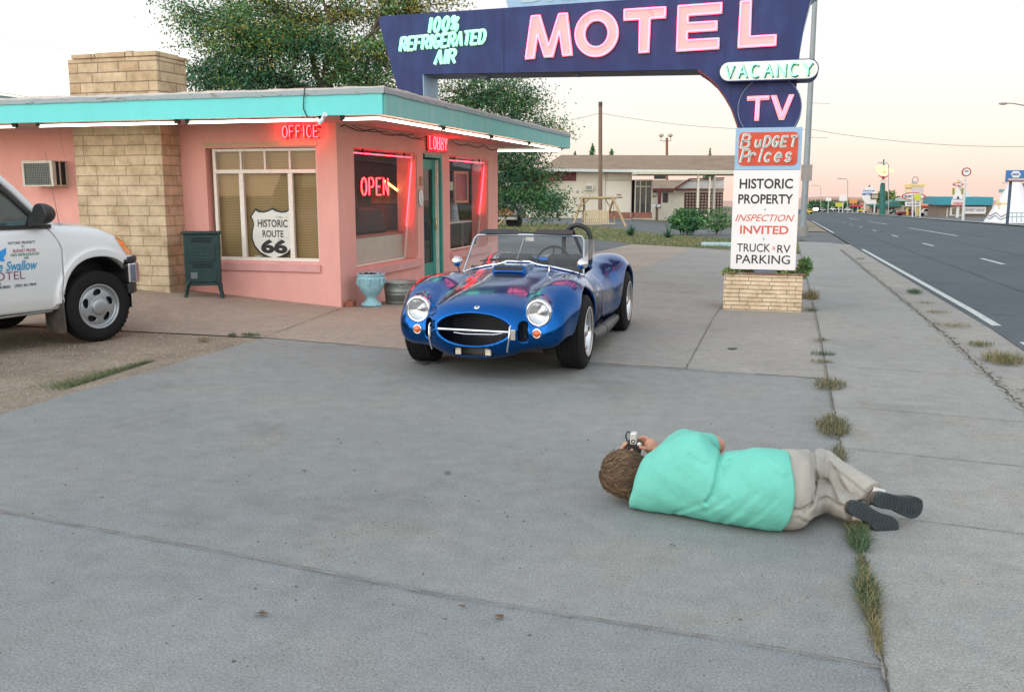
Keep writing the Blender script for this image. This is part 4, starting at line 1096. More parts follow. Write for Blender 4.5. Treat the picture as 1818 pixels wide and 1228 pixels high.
def side_u(t, z):
    lo, hi = 0.3, 1.1
    for _ in range(24):
        md = (lo + hi) / 2
        if car_solid(np.array([[md, t, z]]))[0] < 0: lo = md
        else: hi = md
    return lo
def front_t(u, z):
    lo, hi = -0.2, -1.1
    for _ in range(24):
        md = (lo + hi) / 2
        if car_solid(np.array([[u, md, z]]))[0] < 0: lo = md
        else: hi = md
    return lo
def W(u, t, z): return Vector((CX + u, CY + t, z))
# shut lines
SEAM = mat('shut_line', (0.004, 0.006, 0.02), 0.6, var=0)
mb = MB()
hood = [(-.40, .70), (-.42, .3), (-.36, -.2), (-.30, -.38), (-.2, -.44), (0, -.46), (.2, -.44), (.30, -.38), (.36, -.2), (.42, .3), (.40, .70)]
hp = []
for a, b in zip(hood[:-1], hood[1:]):
    for i in range(6): hp.append((a[0] + (b[0] - a[0]) * i / 6, a[1] + (b[1] - a[1]) * i / 6))
hp.append(hood[-1])
mb.tube([W(u, t, top_z(u, t) - 0.0006) for (u, t) in hp], 0.0022, 5)
hs = mb.build('bonnet_seam', SEAM, car)
for s in (-1, 1):
    mb = MB(); dl = []
    for (t, z) in [(.82, .70), (.84, .5), (.88, .38), (1.0, .34), (1.5, .34), (1.62, .42), (1.66, .55), (1.66, .68)]: dl.append((t, z))
    pts = []
    for a, b in zip(dl[:-1], dl[1:]):
        for i in range(5):
            t, z = a[0] + (b[0] - a[0]) * i / 5, a[1] + (b[1] - a[1]) * i / 5
            pts.append(W(s * (side_u(t, z) - 0.0006), t, z))
    mb.tube(pts, 0.0022, 5); mb.build('door_seam', SEAM, car)
# grille cavity, bar, slots
mb = MB(); mb.prism([(CX + p[0], p[1]) for p in poly_O(0, 0.418, 0.325, 0.135, 40)], 'y', CY - 0.41, CY - 0.405); mb.build('grille_backing', BLACKM, car)
gm = MB()
for k in range(9): gm.tube([W(-0.29 + 0.0, -0.52, 0.34 + 0.02 * k), W(0.29, -0.52, 0.34 + 0.02 * k)], 0.002, 4)
gm.build('grille_mesh', mat('dark_mesh', (0.05, 0.05, 0.055), 0.4, 0.8, var=0), car)
mb = MB(); mb.tube([W(-0.305, -0.80, 0.412), W(0.305, -0.80, 0.405)], 0.0115, 10); mb.build('grille_bar', CHROME, car)
mb = MB(); mb.tube([W(-0.20, -0.70, 0.372), W(-0.1, -0.69, 0.36), W(0, -0.69, 0.362)], 0.008, 8); mb.tube([W(0.0, -0.69, 0.362), W(0.15, -0.69, 0.365), W(0.24, -0.70, 0.38)], 0.008, 8); mb.build('oil_pipe', ALU, car)
mb = MB(); mb.box(CX - 0.165, CX + 0.165, CY - 0.66, CY - 0.65, 0.20, 0.275); mb.build('intake_backing', mat('oil_cooler', (0.10, 0.10, 0.095), 0.5, 0.3, var=0.2, scale=40, stretch=(8, 1, 1)), car)
for s in (-1, 1):
    mb = MB(); mb.box(CX + s * 0.13 - 0.025, CX + s * 0.13 + 0.025, CY - 0.80, CY - 0.79, 0.212, 0.265); mb.build('intake_bracket', mat('cream_bracket', (0.55, 0.52, 0.44), 0.5, var=0.2), car, bevel=0.01)
    mb = MB(); mb.box(CX + s * 0.412 - 0.04, CX + s * 0.412 + 0.04, CY - 0.60, CY - 0.59, 0.31, 0.49); mb.build('slot_backing', BLACKM, car)
    # overrider: curved upright bar on a bracket
    mb = MB(); uu = s * 0.345; tf = -0.90
    mb.tube([W(uu, tf + 0.03, 0.465), W(uu, tf + 0.0, 0.455), W(uu, tf - 0.01, 0.41), W(uu - s * 0.004, tf - 0.015, 0.35), W(uu - s * 0.016, tf - 0.01, 0.29), W(uu - s * 0.02, tf, 0.265)], 0.0065, 8)
    ov = mb.build('overrider', CHROME, car)
    mb = MB(); mb.box(CX + uu + 0.006, CX + uu + (0.05 if s > 0 else 0.014), CY + tf - 0.005, CY + tf + 0.005, 0.36, 0.44); mb.tube([W(uu, tf, 0.40), W(uu, tf + 0.2, 0.40)], 0.01, 6); mb.build('bracket', ALU, ov, bevel=0.003)
# lamps
def face_back(u, t, z): return Matrix(((1, 0, 0, CX + u), (0, 0, -1, CY + t), (0, 1, 0, z), (0, 0, 0, 1)))
REFL = mat('lamp_reflector', (0.72, 0.74, 0.76), 0.18, 1.0, var=0)
for s in (-1, 1):
    ft = min(front_t(s * 0.53, 0.545), front_t(s * 0.53, 0.50)) - 0.002
    Mh = face_back(s * 0.53, ft, 0.545)
    mb = MB(); mb.lathe([(0.084, 0.004), (0.088, 0.020), (0.098, 0.024), (0.108, 0.016), (0.111, 0.0), (0.112, -0.03)], Mh, 36); hl = mb.build('headlight', CHROME, car)
    mb = MB(); mb.lathe([(0.0001, -0.035), (0.03, -0.032), (0.06, -0.018), (0.085, 0.006)], Mh, 28); mb.lathe([(0.0001, 0.0), (0.016, -0.004), (0.018, -0.03)], Mh, 12); mb.build('reflector', REFL, hl)
    mb = MB(); mb.lathe([(0.0001, 0.034), (0.03, 0.032), (0.06, 0.026), (0.086, 0.014)], Mh, 28)
    mb.build('lens', LAMPGL, hl)
    ft = front_t(s * 0.525, 0.388) - 0.004
    Ms = face_back(s * 0.525, ft, 0.388)
    mb = MB(); mb.lathe([(0.030, 0.012), (0.036, 0.014), (0.041, 0.006), (0.042, -0.02)], Ms, 24); tl = mb.build('turn_signal', CHROME, car)
    mb = MB(); mb.lathe([(0.0001, 0.026), (0.016, 0.024), (0.028, 0.014), (0.031, 0.008)], Ms, 20); mb.build('lens', AMBER, tl)
mb = MB(); mb.lathe([(0.0001, 0.006), (0.018, 0.005), (0.024, 0.0)], Matrix.Translation(W(0.02, -0.745, top_z(0.02, -0.745))) @ Matrix.Rotation(rad(28), 4, 'X'), 16); bdg = mb.build('badge', CHROME, car)
mb = MB(); mb.lathe([(0.0001, 0.008), (0.009, 0.0075), (0.011, 0.006)], Matrix.Translation(W(0.02, -0.745, top_z(0.02, -0.745))) @ Matrix.Rotation(rad(28), 4, 'X'), 12); mb.build('emblem', mat('dark_emblem', (0.05, 0.06, 0.1), 0.4, var=0), bdg)
# bonnet scoop mouth, latches
mb = MB(); zs = top_z(0, 0.34); rr_ = rounded([(CX - 0.145, zs - 0.044), (CX + 0.145, zs - 0.044), (CX + 0.135, zs - 0.008), (CX - 0.135, zs - 0.008)], 0.02, 4); mb.prism(rr_, 'y', CY + 0.286, CY + 0.31); mb.build('scoop_mouth', BLACKM, car)
for (u, t) in ((-0.24, 0.60), (0.33, 0.56)):
    mb = MB(); z0 = top_z(u, t); mb.tube([W(u, t, z0 - 0.01), W(u, t, z0 + 0.035)], [0.010, 0.007], 8); mb.tube([W(u - 0.012, t, z0 + 0.04), W(u + 0.012, t + 0.02, z0 + 0.042)], 0.008, 8); mb.build('bonnet_latch', CHROME, car)
# windscreen
def base_c(k):
    u = -0.62 + 1.24 * k; t = 0.64 + 0.16 * (abs(u) / 0.62) ** 2
    return u, t, top_z(u, t) + 0.012
def top_c(k):
    u = -0.555 + 1.13 * k; t = 0.94 + 0.09 * (abs(u) / 0.565) ** 2
    return u, t, 1.078 - 0.012 * (abs(u) / 0.565) ** 2
n = 22
B_ = [W(*base_c(i / n)) for i in range(n + 1)]; T_ = [W(*top_c(i / n)) for i in range(n + 1)]
mb = MB()
side_l = [B_[0].lerp(T_[0], k) for k in (0.0, 0.25, 0.5, 0.75, 0.9)]; side_r = [B_[-1].lerp(T_[-1], k) for k in (0.9, 0.75, 0.5, 0.25, 0.0)]
mb.tube(side_l + [T_[0].lerp(T_[1], 0.45)] + T_[2:-2] + [T_[-1].lerp(T_[-2], 0.45)] + side_r, 0.0095, 8)
ws = mb.build('windscreen', mat('satin_frame', (0.45, 0.50, 0.54), 0.3, 0.9, var=0), car)
mb = MB(); mb.tube(B_, 0.012, 8); mb.build('base_strip', CHROME, ws)
mb = MB(); mb.add(B_ + T_, [(i, i + 1, n + 2 + i, n + 1 + i) for i in range(n)], 0, True); mb.build('pane', glass('windscreen_glass', (0.84, 0.90, 0.92), 0.05), ws)
mb = MB(); mb.tube([W(-0.03, 0.66, 0.83), W(0.0, 0.87, 1.05)], 0.003, 6); mb.box(CX + 0.0, CX + 0.085, CY + 0.93, CY + 0.945, 1.02, 1.055); mb.build('mirror', ALU, ws)
for (u0, u1) in ((-0.28, 0.02), (0.02, 0.32)):
    mb = MB(); p0 = base_c((u1 + 0.62 - 0.02) / 1.24); mb.tube([W(p0[0] + 0.05, p0[1] - 0.02, p0[2] + 0.006), W((u0 + u1) / 2, 0.64, 0.87), W(u0, 0.665, 0.85)], 0.004, 5)
    mb.tube([W(u0 - 0.12, 0.68, 0.842), W(u0 + 0.12, 0.655, 0.872)], 0.006, 5); mb.build('wiper', BLACKM, ws)
for s in (-1, 1):
    mb = MB(); a = W(s * 0.60, 0.84, 0.83); mb.add([a, W(s * 0.55, 1.0, 1.04), W(s * 0.64, 1.18, 1.03), W(s * 0.67, 1.2, 0.86)], [(0, 1, 2, 3)]); mb.build('wind_wing', glass('wing_glass', (0.86, 0.88, 0.92), 0.14), ws)
    mb = MB()
    mb.add([W(s * 0.28 - 0.20, 0.925, 1.088), W(s * 0.28 + 0.20, 0.925, 1.088), W(s * 0.28 + 0.185, 1.02, 1.125), W(s * 0.28 - 0.185, 1.02, 1.125), W(s * 0.28 - 0.20, 0.93, 1.082), W(s * 0.28 + 0.20, 0.93, 1.082), W(s * 0.28 + 0.185, 1.025, 1.119), W(s * 0.28 - 0.185, 1.025, 1.119)], [(0, 1, 2, 3), (7, 6, 5, 4), (0, 4, 5, 1), (1, 5, 6, 2), (2, 6, 7, 3), (3, 7, 4, 0)])
    mb.build('sun_visor', BLKVINYL, ws)
    mb = MB(); zz0 = top_z(s * 0.60, 0.66); mb.tube([W(s * 0.60, 0.66, zz0 - 0.01), W(s * 0.625, 0.655, 0.80)], 0.007, 8)
    mm = mb.build('door_mirror', BLACKM, car)
    mb = MB(); mb.sphere(W(s * 0.635, 0.66, 0.835), (0.056, 0.07, 0.05), 20, 12); mb.build('mirror_shell', CHROME, mm)
# cockpit
mb = MB(); mb.box(CX - 0.54, CX + 0.54, CY + 0.80, CY + 1.7, 0.40, 0.415); mb.box(CX - 0.53, CX + 0.53, CY + 0.78, CY + 0.83, 0.42, 0.79); mb.build('cockpit_trim', BLKVINYL, car, bevel=0.01)
for s in (-1, 1):
    mb = MB(); mb.box(CX + s * 0.27 - 0.19, CX + s * 0.27 + 0.19, CY + 1.50, CY + 1.66, 0.42, 0.86); mb.box(CX + s * 0.27 - 0.19, CX + s * 0.27 + 0.19, CY + 1.1, CY + 1.499, 0.42, 0.55); mb.build('seat', BLKVINYL, car, bevel=0.05, seg=4)
mb = MB(); Mw = Matrix.Translation(W(0.27, 0.98, 0.80)) @ Matrix.Rotation(rad(72), 4, 'X'); mb.tube([Mw @ Vector((0.175 * math.cos(a), 0.175 * math.sin(a), 0)) for a in [2 * math.pi * i / 28 for i in range(28)]], 0.011, 8, closed=True)
for a in (90, 210, 330): mb.tube([Mw @ Vector((0, 0, 0.02)), Mw @ Vector((0.17 * math.cos(rad(a)), 0.17 * math.sin(rad(a)), 0))], 0.008, 6)
mb.build('steering_wheel', BLKVINYL, car)
rb = MB()
hoopx, hw_ = 0.36, 0.148
hoop = [W(hoopx - hw_, 1.76, 0.74), W(hoopx - hw_, 1.76, 0.97)] + [W(hoopx + hw_ * math.cos(rad(a)), 1.76, 0.995 + hw_ * math.sin(rad(a))) for a in range(180, -1, -15)] + [W(hoopx + hw_, 1.76, 0.97), W(hoopx + hw_, 1.76, 0.74)]
rb.tube(hoop, 0.024, 12); rb.tube([W(hoopx - 0.07, 1.77, 1.12), W(hoopx - 0.02, 2.25, 0.78)], 0.02, 10)
rb.build('roll_bar', BLACKM, car)
# side pipe
for s in (-1, 1):
    mb = MB(); mb.tube([W(s * 0.76, 0.52, 0.20), W(s * 0.77, 0.62, 0.185), W(s * 0.775, 1.0, 0.18), W(s * 0.775, 1.55, 0.185), W(s * 0.775, 1.85, 0.19)], [0.04, 0.055, 0.06, 0.055, 0.045], 16)
    mb.tube([W(s * 0.775, 1.0, 0.18), W(s * 0.775, 1.02, 0.18)], 0.064, 16)
    for k in range(4): mb.tube([W(s * 0.62, 0.46 + 0.035 * k, 0.36), W(s * 0.74, 0.48 + 0.035 * k, 0.29), W(s * 0.765, 0.60 + 0.02 * k, 0.20)], 0.018, 8)
    mb.build('side_exhaust', mat('dull_exhaust', (0.09, 0.095, 0.10), 0.45, 0.7, var=0.25), car)
# wheels
def tyre_mat():
    m = mat('treaded_rubber', (0.012, 0.012, 0.013), 0.85, var=0, spec=0.25)
    N, L = nodes_of(m); t = N.new('ShaderNodeTexCoord'); v = N.new('ShaderNodeTexVoronoi'); v.inputs['Scale'].default_value = 38; v.distance = 'CHEBYCHEV'
    mp = N.new('ShaderNodeMapping'); mp.inputs['Rotation'].default_value = (0.5, 0.3, 0.6); mp.inputs['Scale'].default_value = (0.6, 1, 1)
    L.new(t.outputs['Object'], mp.inputs[0]); L.new(mp.outputs[0], v.inputs[0])
    b = N.new('ShaderNodeBump'); b.inputs['Strength'].default_value = 0.9; b.inputs['Distance'].default_value = 0.006
    L.new(v.outputs['Distance'], b.inputs['Height']); L.new(b.outputs[0], N['Principled BSDF'].inputs['Normal']); return m
TREAD = tyre_mat()
def axis_x(x, y, z, s):  # local z -> world s*x
    return Matrix(((0, 0, s, x), (s, 0, 0, y), (0, 1, 0, z), (0, 0, 0, 1)))
def wheel(parent, x, y, z, s, R, half, rim_r, style):
    # s: side the outer face looks to; built round the wheel centre
    M = axis_x(x, y, z, s)
    tw = MB()
    prof = [(rim_r, -half + .012), (rim_r + .03, -half), (R - .045, -half), (R - .014, -half + .018)]
    k = 7
    for i in range(k):
        a = -half + .03 + (2 * half - .06) * i / k; b = -half + .03 + (2 * half - .06) * (i + 1) / k
        prof += [(R, a + .004), (R, b - .004), (R - .007, b - .002), (R - .007, b + .002)] if i < k - 1 else [(R, a + .004), (R, b)]
    prof += [(R - .014, half - .018), (R - .045, half), (rim_r + .03, half), (rim_r, half - .012)]
    wo = thing_mesh_wheel = None
    tw.lathe(prof, M, 48)
    w0 = tw.build('wheel', TREAD, parent)
    rm = MB()
    if style == 'spoke':
        rm.lathe([(rim_r - .004, -half + .02), (rim_r - .02, -half + .03), (rim_r - .03, half - .05), (rim_r - .012, half - .012), (rim_r + .006, half - .002), (rim_r + .010, half + .003), (rim_r, half + .004), (rim_r - .012, half - .004)], M, 48)
        for q in range(6):
            a = 2 * math.pi * q / 6
            c, sn = math.cos(a), math.sin(a)
            def L2(r, w2, zz): return M @ Vector((r * c - w2 * sn, r * sn + w2 * c, zz))
            d0 = half - .075
            vs = []
            for (r, w2, zt) in ((0.03, .034, half - .045), (rim_r * .55, .026, half - .055), (rim_r - .022, .040, half - .03)):
                vs += [L2(r, -w2, d0), L2(r, w2, d0), L2(r, w2 * .55, zt), L2(r, -w2 * .55, zt)]
            fs = []
            for i in range(2):
                for j in range(4): fs.append((i * 4 + j, i * 4 + (j + 1) % 4, i * 4 + 4 + (j + 1) % 4, i * 4 + 4 + j))
            rm.add(vs, fs)
        rm.lathe([(0.0001, half - .01), (.03, half - .012), (.05, half - .03), (.06, half - .06), (.06, half - .09)], M, 24)
        ro = rm.build('rim', ALU, w0)
        bk_ = MB(); bk_.lathe([(0.0001, half - .10), (rim_r * .62, half - .10)], M, 32); bk_.build('brake_disc', mat('brake_steel', (0.10, 0.10, 0.10), 0.5, 0.8, var=0.2), w0)
    return w0
wheel(car, CX + 0.705, CY, 0.312, 1, 0.312, 0.125, 0.205, 'spoke')
wheel(car, CX - 0.705, CY, 0.312, -1, 0.312, 0.125, 0.205, 'spoke')
wheel(car, CX + 0.715, CY + 2.28, 0.318, 1, 0.318, 0.15, 0.205, 'spoke')
wheel(car, CX - 0.715, CY + 2.28, 0.318, -1, 0.318, 0.15, 0.205, 'spoke')
mb = MB(); mb.box(CX - 0.5, CX + 0.5, CY - 0.38, CY + 3.0, 0.18, 0.22); mb.build('undertray', BLACKM, car)
uu = side_u(0.45, 0.55)
mb = MB(); mb.box(CX + uu - 0.004, CX + uu + 0.004, CY + 0.47, CY + 0.53, 0.56, 0.585); mb.build('side_badge', CHROME, car)

car.rotation_euler = (0, 0, rad(1.5)); car.scale = (0.945, 1, 1)      # parked a little askew
# ------------------------------------------------------------------ white pickup on the dirt
TRW = mat('white_car_paint', (0.66, 0.68, 0.70), 0.35, var=0, coat=0.6)
TRBLK = mat('black_car_plastic', (0.022, 0.022, 0.024), 0.5, var=0.1)
TGLASS = glass('tinted_side_glass', (0.30, 0.42, 0.42), 0.03)
truck = thing('pickup_truck', 'white pickup truck with motel lettering on its door parked on the dirt', 'pickup', (-1.072, -3.165, -0.004), rad(74), local=True)
t_out = pchip([(.30, .10), (.40, .055), (.5, .03), (.75, .012), (.95, .02), (1.08, .05), (1.20, .11)])
t_top = pchip([(-5, 1.16), (-.62, 1.16), (-.45, 1.16), (-.2, 1.145), (.04, 1.115), (.16, 1.075), (.28, 1.01), (.355, .94), (.42, .84), (.46, .70)])
def plan(Y): return 0.26 * (1 - np.minimum(1, np.abs((Y - 0.95) / 0.95)) ** 2.2)
def truck_solid(P):
    X, Y, Z = P[:, 0], P[:, 1], P[:, 2]
    ys = 0.95 - np.abs(Y - 0.95)
    Xs = X - plan(Y)
    d = t_out(Z) - ys
    crown = 0.03 * np.clip((ys - 0.1) / 0.5, 0, 1)
    d = smax(d, Z - (t_top(Xs) + crown), 0.09)
    d = smax(d, Xs - 0.425, 0.06)
    d = smax(d, 0.36 - Z, 0.03)
    d = smax(d, -X - 4.3, 0.05)
    ring = np.abs(np.sqrt(((X - 0.03) / 0.41) ** 2 + ((Z - 0.40) / 0.455) ** 2) - 1.06) * 0.43 - 0.035
    lip = np.maximum(np.maximum(ring, np.abs(ys - 0.03) - 0.03), 0.42 - Z)
    d = smin(d, lip, 0.05)
    return d
def truck_cut(P):
    X, Y, Z = P[:, 0], P[:, 1], P[:, 2]
    ys = 0.95 - np.abs(Y - 0.95)
    d = truck_solid(P)
    a = ((np.abs((X - 0.03) / 0.40) ** 2.3 + np.abs((Z - 0.40) / 0.448) ** 2.3) ** (1 / 2.3) - 1) * 0.40
    d = smax(d, -np.maximum(a, ys - 0.42), 0.012)
    a = (np.sqrt(((X + 3.25) / 0.40) ** 2 + ((Z - 0.40) / 0.44) ** 2) - 1) * 0.40
    d = smax(d, -np.maximum(a, ys - 0.42), 0.012)
    d = smax(d, -np.maximum(Z - .80, .30 - (X - plan(Y))), 0.01)
    d = smax(d, -sd_box(P, (-1.4, 0.95, 1.2), (0.8, 0.78, 0.55), 0.05), 0.02)
    d = smax(d, -sd_box(P, (-3.3, 0.95, 1.2), (0.92, 0.78, 0.40), 0.05), 0.02)
    return d
gap = pchip([(.30, -.388), (.38, -.388), (.52, -.384), (.7, -.36), (.92, -.347), (1.0, -.366), (1.1, -.415), (1.25, -.49)])
def hgap(Z): return Z * 0
sdf_mesh('body', lambda P: smax(truck_cut(P), gap(P[:, 2]) + 0.004 - P[:, 0], 0.008), (-.56, -.07, .30), (.80, 1.97, 1.24), 0.0165, TRW, truck, proj=3)
sdf_mesh('door', lambda P: smax(smax(smax(truck_cut(P), P[:, 0] - gap(P[:, 2]) + 0.004, 0.008), -P[:, 0] - 1.48, 0.008), P[:, 1] - 0.5, 0.01), (-1.55, -.07, .30), (-.30, .55, 1.24), 0.0165, TRW, truck, proj=3)
sdf_mesh('door', lambda P: smax(smax(smax(truck_cut(P), P[:, 0] - gap(P[:, 2]) + 0.004, 0.008), -P[:, 0] - 1.48, 0.008), 1.4 - P[:, 1], 0.01), (-1.55, 1.35, .30), (-.30, 1.97, 1.24), 0.03, TRW, truck, proj=2)
sdf_mesh('bed', lambda P: smax(truck_cut(P), P[:, 0] + 1.49, 0.008), (-4.40, -.05, .30), (-1.42, 1.95, 1.24), 0.04, TRW, truck, proj=2)
# head lamp skin wrapping the front corner
def lamp_keep(V):
    X, Y, Z = V[:, 0], V[:, 1], V[:, 2]
    return (Z > .84) & (Z < 1.035) & (X - plan(Y) > 0.225 + (1.02 - Z) * 0.62) & (Y < .62)
sdf_mesh('headlight', lambda P: truck_solid(P) - 0.006, (.25, -.05, .80), (.80, .66, 1.1), 0.011, [mat('lamp_amber_clear', (0.72, 0.24, 0.05), 0.15, var=0.1, coat=1.0)], truck, proj=3, keep=lamp_keep)
# cab
mb = MB(); A0, A1 = Vector((-.40, .125, 1.165)), Vector((-.98, .27, 1.80))
mb.tube([A0, A0.lerp(A1, .5) + Vector((0, 0, .02)), A1, Vector((-1.35, .30, 1.84)), Vector((-2.2, .30, 1.84)), Vector((-2.32, .22, 1.5)), Vector((-2.32, .10, 1.15))], 0.034, 10)
mb.tube([Vector((p.x, 1.9 - p.y, p.z)) for p in (A0, A0.lerp(A1, .5) + Vector((0, 0, .02)), A1, Vector((-1.35, .30, 1.84)), Vector((-2.2, .30, 1.84)), Vector((-2.32, .22, 1.5)), Vector((-2.32, .10, 1.15)))], 0.034, 10)
mb.box(-2.25, -1.0, .29, 1.61, 1.83, 1.865)
cab = mb.build('cab_frame', TRW, truck)
mb = MB(); B0, B1 = A0 + Vector((-.075, -.012, -.005)), A1 + Vector((-.06, -.012, -.05))
mb.tube([B0, B0.lerp(B1, .5) + Vector((0, 0, .02)), B1], 0.027, 8); mb.box(-1.48, -.40, .085, .13, 1.145, 1.178); mb.tube([Vector((-.45, .10, 1.165)), Vector((-.53, .115, 1.25)), Vector((-.62, .12, 1.165))], 0.02, 6)
mb.add([(-.40, .095, 1.16), (-.66, .095, 1.16), (-.56, .15, 1.33)], [(0, 2, 1)])
mb.build('window_seal', TRBLK, truck)
mb = MB(); mb.add([(-.46, .12, 1.16), (-2.3, .12, 1.16), (-2.2, .29, 1.82), (-1.06, .28, 1.79)], [(0, 1, 2, 3)]); mb.build('side_window', TGLASS, truck)
mb = MB(); mb.add([(-.46, 1.78, 1.16), (-2.3, 1.78, 1.16), (-2.2, 1.61, 1.82), (-1.06, 1.62, 1.79)], [(0, 1, 2, 3)]); mb.build('side_window', TGLASS, truck)
mb = MB(); mb.add([(-.37, .16, 1.17), (-.24, .95, 1.18), (-.37, 1.74, 1.17), (-.97, 1.62, 1.80), (-.93, .95, 1.82), (-.97, .28, 1.80)], [(0, 1, 4, 5), (1, 2, 3, 4)]); mb.build('windscreen', TGLASS, truck)
mb = MB(); mb.box(-1.75, -1.6, .25, .85, .8, 1.55); mb.box(-1.75, -1.6, 1.05, 1.65, .8, 1.55); mb.build('seats', mat('grey_cloth', (0.07, 0.08, 0.085), 0.9, var=0.2), truck, bevel=0.04)
mb = MB(); mb.box(-.80, -.44, .2, 1.7, .95, 1.15); mb.tube([Vector((-1.02 + .05 * math.cos(a), 1.35 + .19 * math.cos(a) * 0 + .19 * math.sin(a), 1.13 + .17 * math.cos(a))) for a in [2 * math.pi * i / 20 for i in range(20)]], .013, 6, closed=True); mb.build('dashboard', mat('dark_dash', (0.03, 0.035, 0.036), 0.7, var=0.1), truck, bevel=0.02)
# mirror and aerial
mr = MB()
mr.add([(-.64, .085, 1.16), (-.50, .09, 1.16), (-.60, .10, 1.29), (-.64, -.08, 1.22), (-.56, -.08, 1.22), (-.62, -.08, 1.28)], [(0, 1, 4, 3), (1, 2, 5, 4), (2, 0, 3, 5), (3, 4, 5)])
dmr = mr.build('door_mirror', TRBLK, truck)
sdf_mesh('mirror_housing', lambda P: smax(sd_ell(P, (-.625, -.135, 1.285), (.125, .11, .098)), -.655 - P[:, 0], .014), (-.70, -.27, 1.16), (-.47, 0, 1.41), .009, TRBLK, dmr, proj=2)
mb = MB(); zb = 1.12; mb.tube([Vector((-.262, .16, zb)), Vector((-.30, .16, zb + .3)), Vector((-.36, .155, zb + .75))], [0.0035, 0.003, 0.0018], 6); ae = mb.build('aerial', mat('steel_aerial', (0.25, 0.25, 0.26), 0.35, 0.9, var=0), truck)
mb = MB(); mb.tube([Vector((-.247, .155, zb - .025)), Vector((-.265, .16, zb + .035))], [.020, .009], 10); mb.build('aerial_base', TRBLK, ae)
# bumper
def bump_plan(off, x_in):
    o = []
    for Y in np.linspace(0.0, 1.9, 25):
        o.append((0.49 + off + 0.25 * (1 - abs((Y - .95) / .95) ** 2.2) - 0.05 * max(0, 1 - min(Y, 1.9 - Y) / 0.10) ** 2, Y))
    return [(x_in, 0.01)] + o + [(x_in, 1.89)]
mb = MB(); mb.prism(bump_plan(0.0, .36), 'z', .555, .765); bm = mb.build('bumper', mat('worn_chrome', (0.55, 0.56, 0.58), 0.22, 0.95, var=0.1, scale=4), truck, bevel=0.018, seg=3)
mb = MB(); mb.prism(bump_plan(-0.02, .28), 'z', .767, .83); mb.build('bumper_cap', TRBLK, bm, bevel=0.015)
mb = MB(); mb.prism(bump_plan(-0.04, .34), 'z', .45, .553); mb.build('valance', TRBLK, bm, bevel=0.015)
# wheels
RIMS = mat('silver_steel', (0.40, 0.43, 0.45), 0.35, 0.7, var=0.06)
def truck_wheel(X, side):
    yo = 0.0 if side < 0 else 1.9
    Mw = Matrix(((1, 0, 0, X), (0, 0, side, yo), (0, 1, 0, 0.355), (0, 0, 0, 1)))
    R, rr, hf = 0.355, 0.218, 0.21
    tw = MB()
    prof = [(rr - .01, -hf + .02), (rr + .04, -hf), (R - .04, -hf + .005), (R - .01, -hf + .03)]
    for i in range(5):
        a = -hf + .035 + (hf - .07) * i / 5; b = -hf + .035 + (hf - .07) * (i + 1) / 5
        prof += [(R, a + .004), (R, b - .005), (R - .010, b - .003), (R - .010, b + .003)]
    prof += [(R, -.035), (R - .012, -.016), (R - .03, -.006), (R - .034, -.003), (R - .07, -.001), (rr + .035, -.002), (rr + .02, -.006), (rr, -.018)]
    tw.lathe(prof, Mw, 56)
    for k in range(44):   # shoulder lugs
        a = 2 * math.pi * k / 44; c, s_ = math.cos(a), math.sin(a)
        vs = []
        for (r, z) in ((R - .034, .0), (R - .002, -.022)):
            for w2 in (-.011, .011): vs.append(Mw @ Vector((r * c - w2 * s_, r * s_ + w2 * c, z + .004)))
        tw.add(vs, [(0, 1, 3, 2)])
    w0 = tw.build('wheel', RUBBER, truck)
    if side < 0:
        def rim(P):
            q = np.stack([P[:, 0] - X, P[:, 2] - 0.355, -(P[:, 1] - yo)], 1)
            r = np.hypot(q[:, 0], q[:, 1]); a = np.arctan2(q[:, 1], q[:, 0])
            zp = pchip([(0, .0), (.075, -.004), (.085, -.02), (.12, -.024), (.165, -.030), (.188, -.040), (.197, -.034), (.208, -.010), (.222, -.006)])(r)
            cap = np.where(r < .08, 0.012 * np.sqrt(np.maximum(0, 1 - (r / .081) ** 2)), 0)
            d = np.abs(q[:, 2] - zp - cap + .008) - .008
            d = smax(d, r - .224, .004)
            da = np.mod(a + 0.28, 2 * math.pi / 5) - math.pi / 5
            h = np.sqrt(((r - .142) / .030) ** 2 + (da * r / .045 + (r - .142) * 9) ** 2) - 1
            d = smax(d, -h * .030, .004)
            return d
        sdf_mesh('rim', rim, (X - .23, yo - .04, .355 - .23), (X + .23, yo + .07, .355 + .23), .0058, RIMS, w0, proj=2)
        mb = MB(); mb.lathe([(0.0001, -.075), (.22, -.075)], Mw, 32); mb.build('brake_drum', TRBLK, w0)
    return w0
def wheel_liner(X, Y0, Y1, Yc):
    lb = MB(); pts = []
    for i in range(25):
        a = math.pi * i / 24; c, s_ = math.cos(a), math.sin(a)
        pts.append((X + .03 + .385 * math.copysign(abs(c) ** (2 / 2.3), c), .40 + .432 * abs(s_) ** (2 / 2.3)))
    pts = [(pts[0][0], .30)] + pts + [(pts[-1][0], .30)]; k = len(pts)
    lb.add([(p[0], Y0, p[1]) for p in pts] + [(p[0], Y1, p[1]) for p in pts], [(i, i + 1, k + i + 1, k + i) for i in range(k - 1)])
    lb.add([(p[0], Yc, p[1]) for p in pts], [tuple(range(k))]); return lb.build('wheel_liner', TRBLK, truck)
wheel_liner(0.0, .07, .41, .41); wheel_liner(-3.28, .07, .41, .41)
truck_wheel(0.0, -1); truck_wheel(0.0, 1); truck_wheel(-3.25, -1); truck_wheel(-3.25, 1)
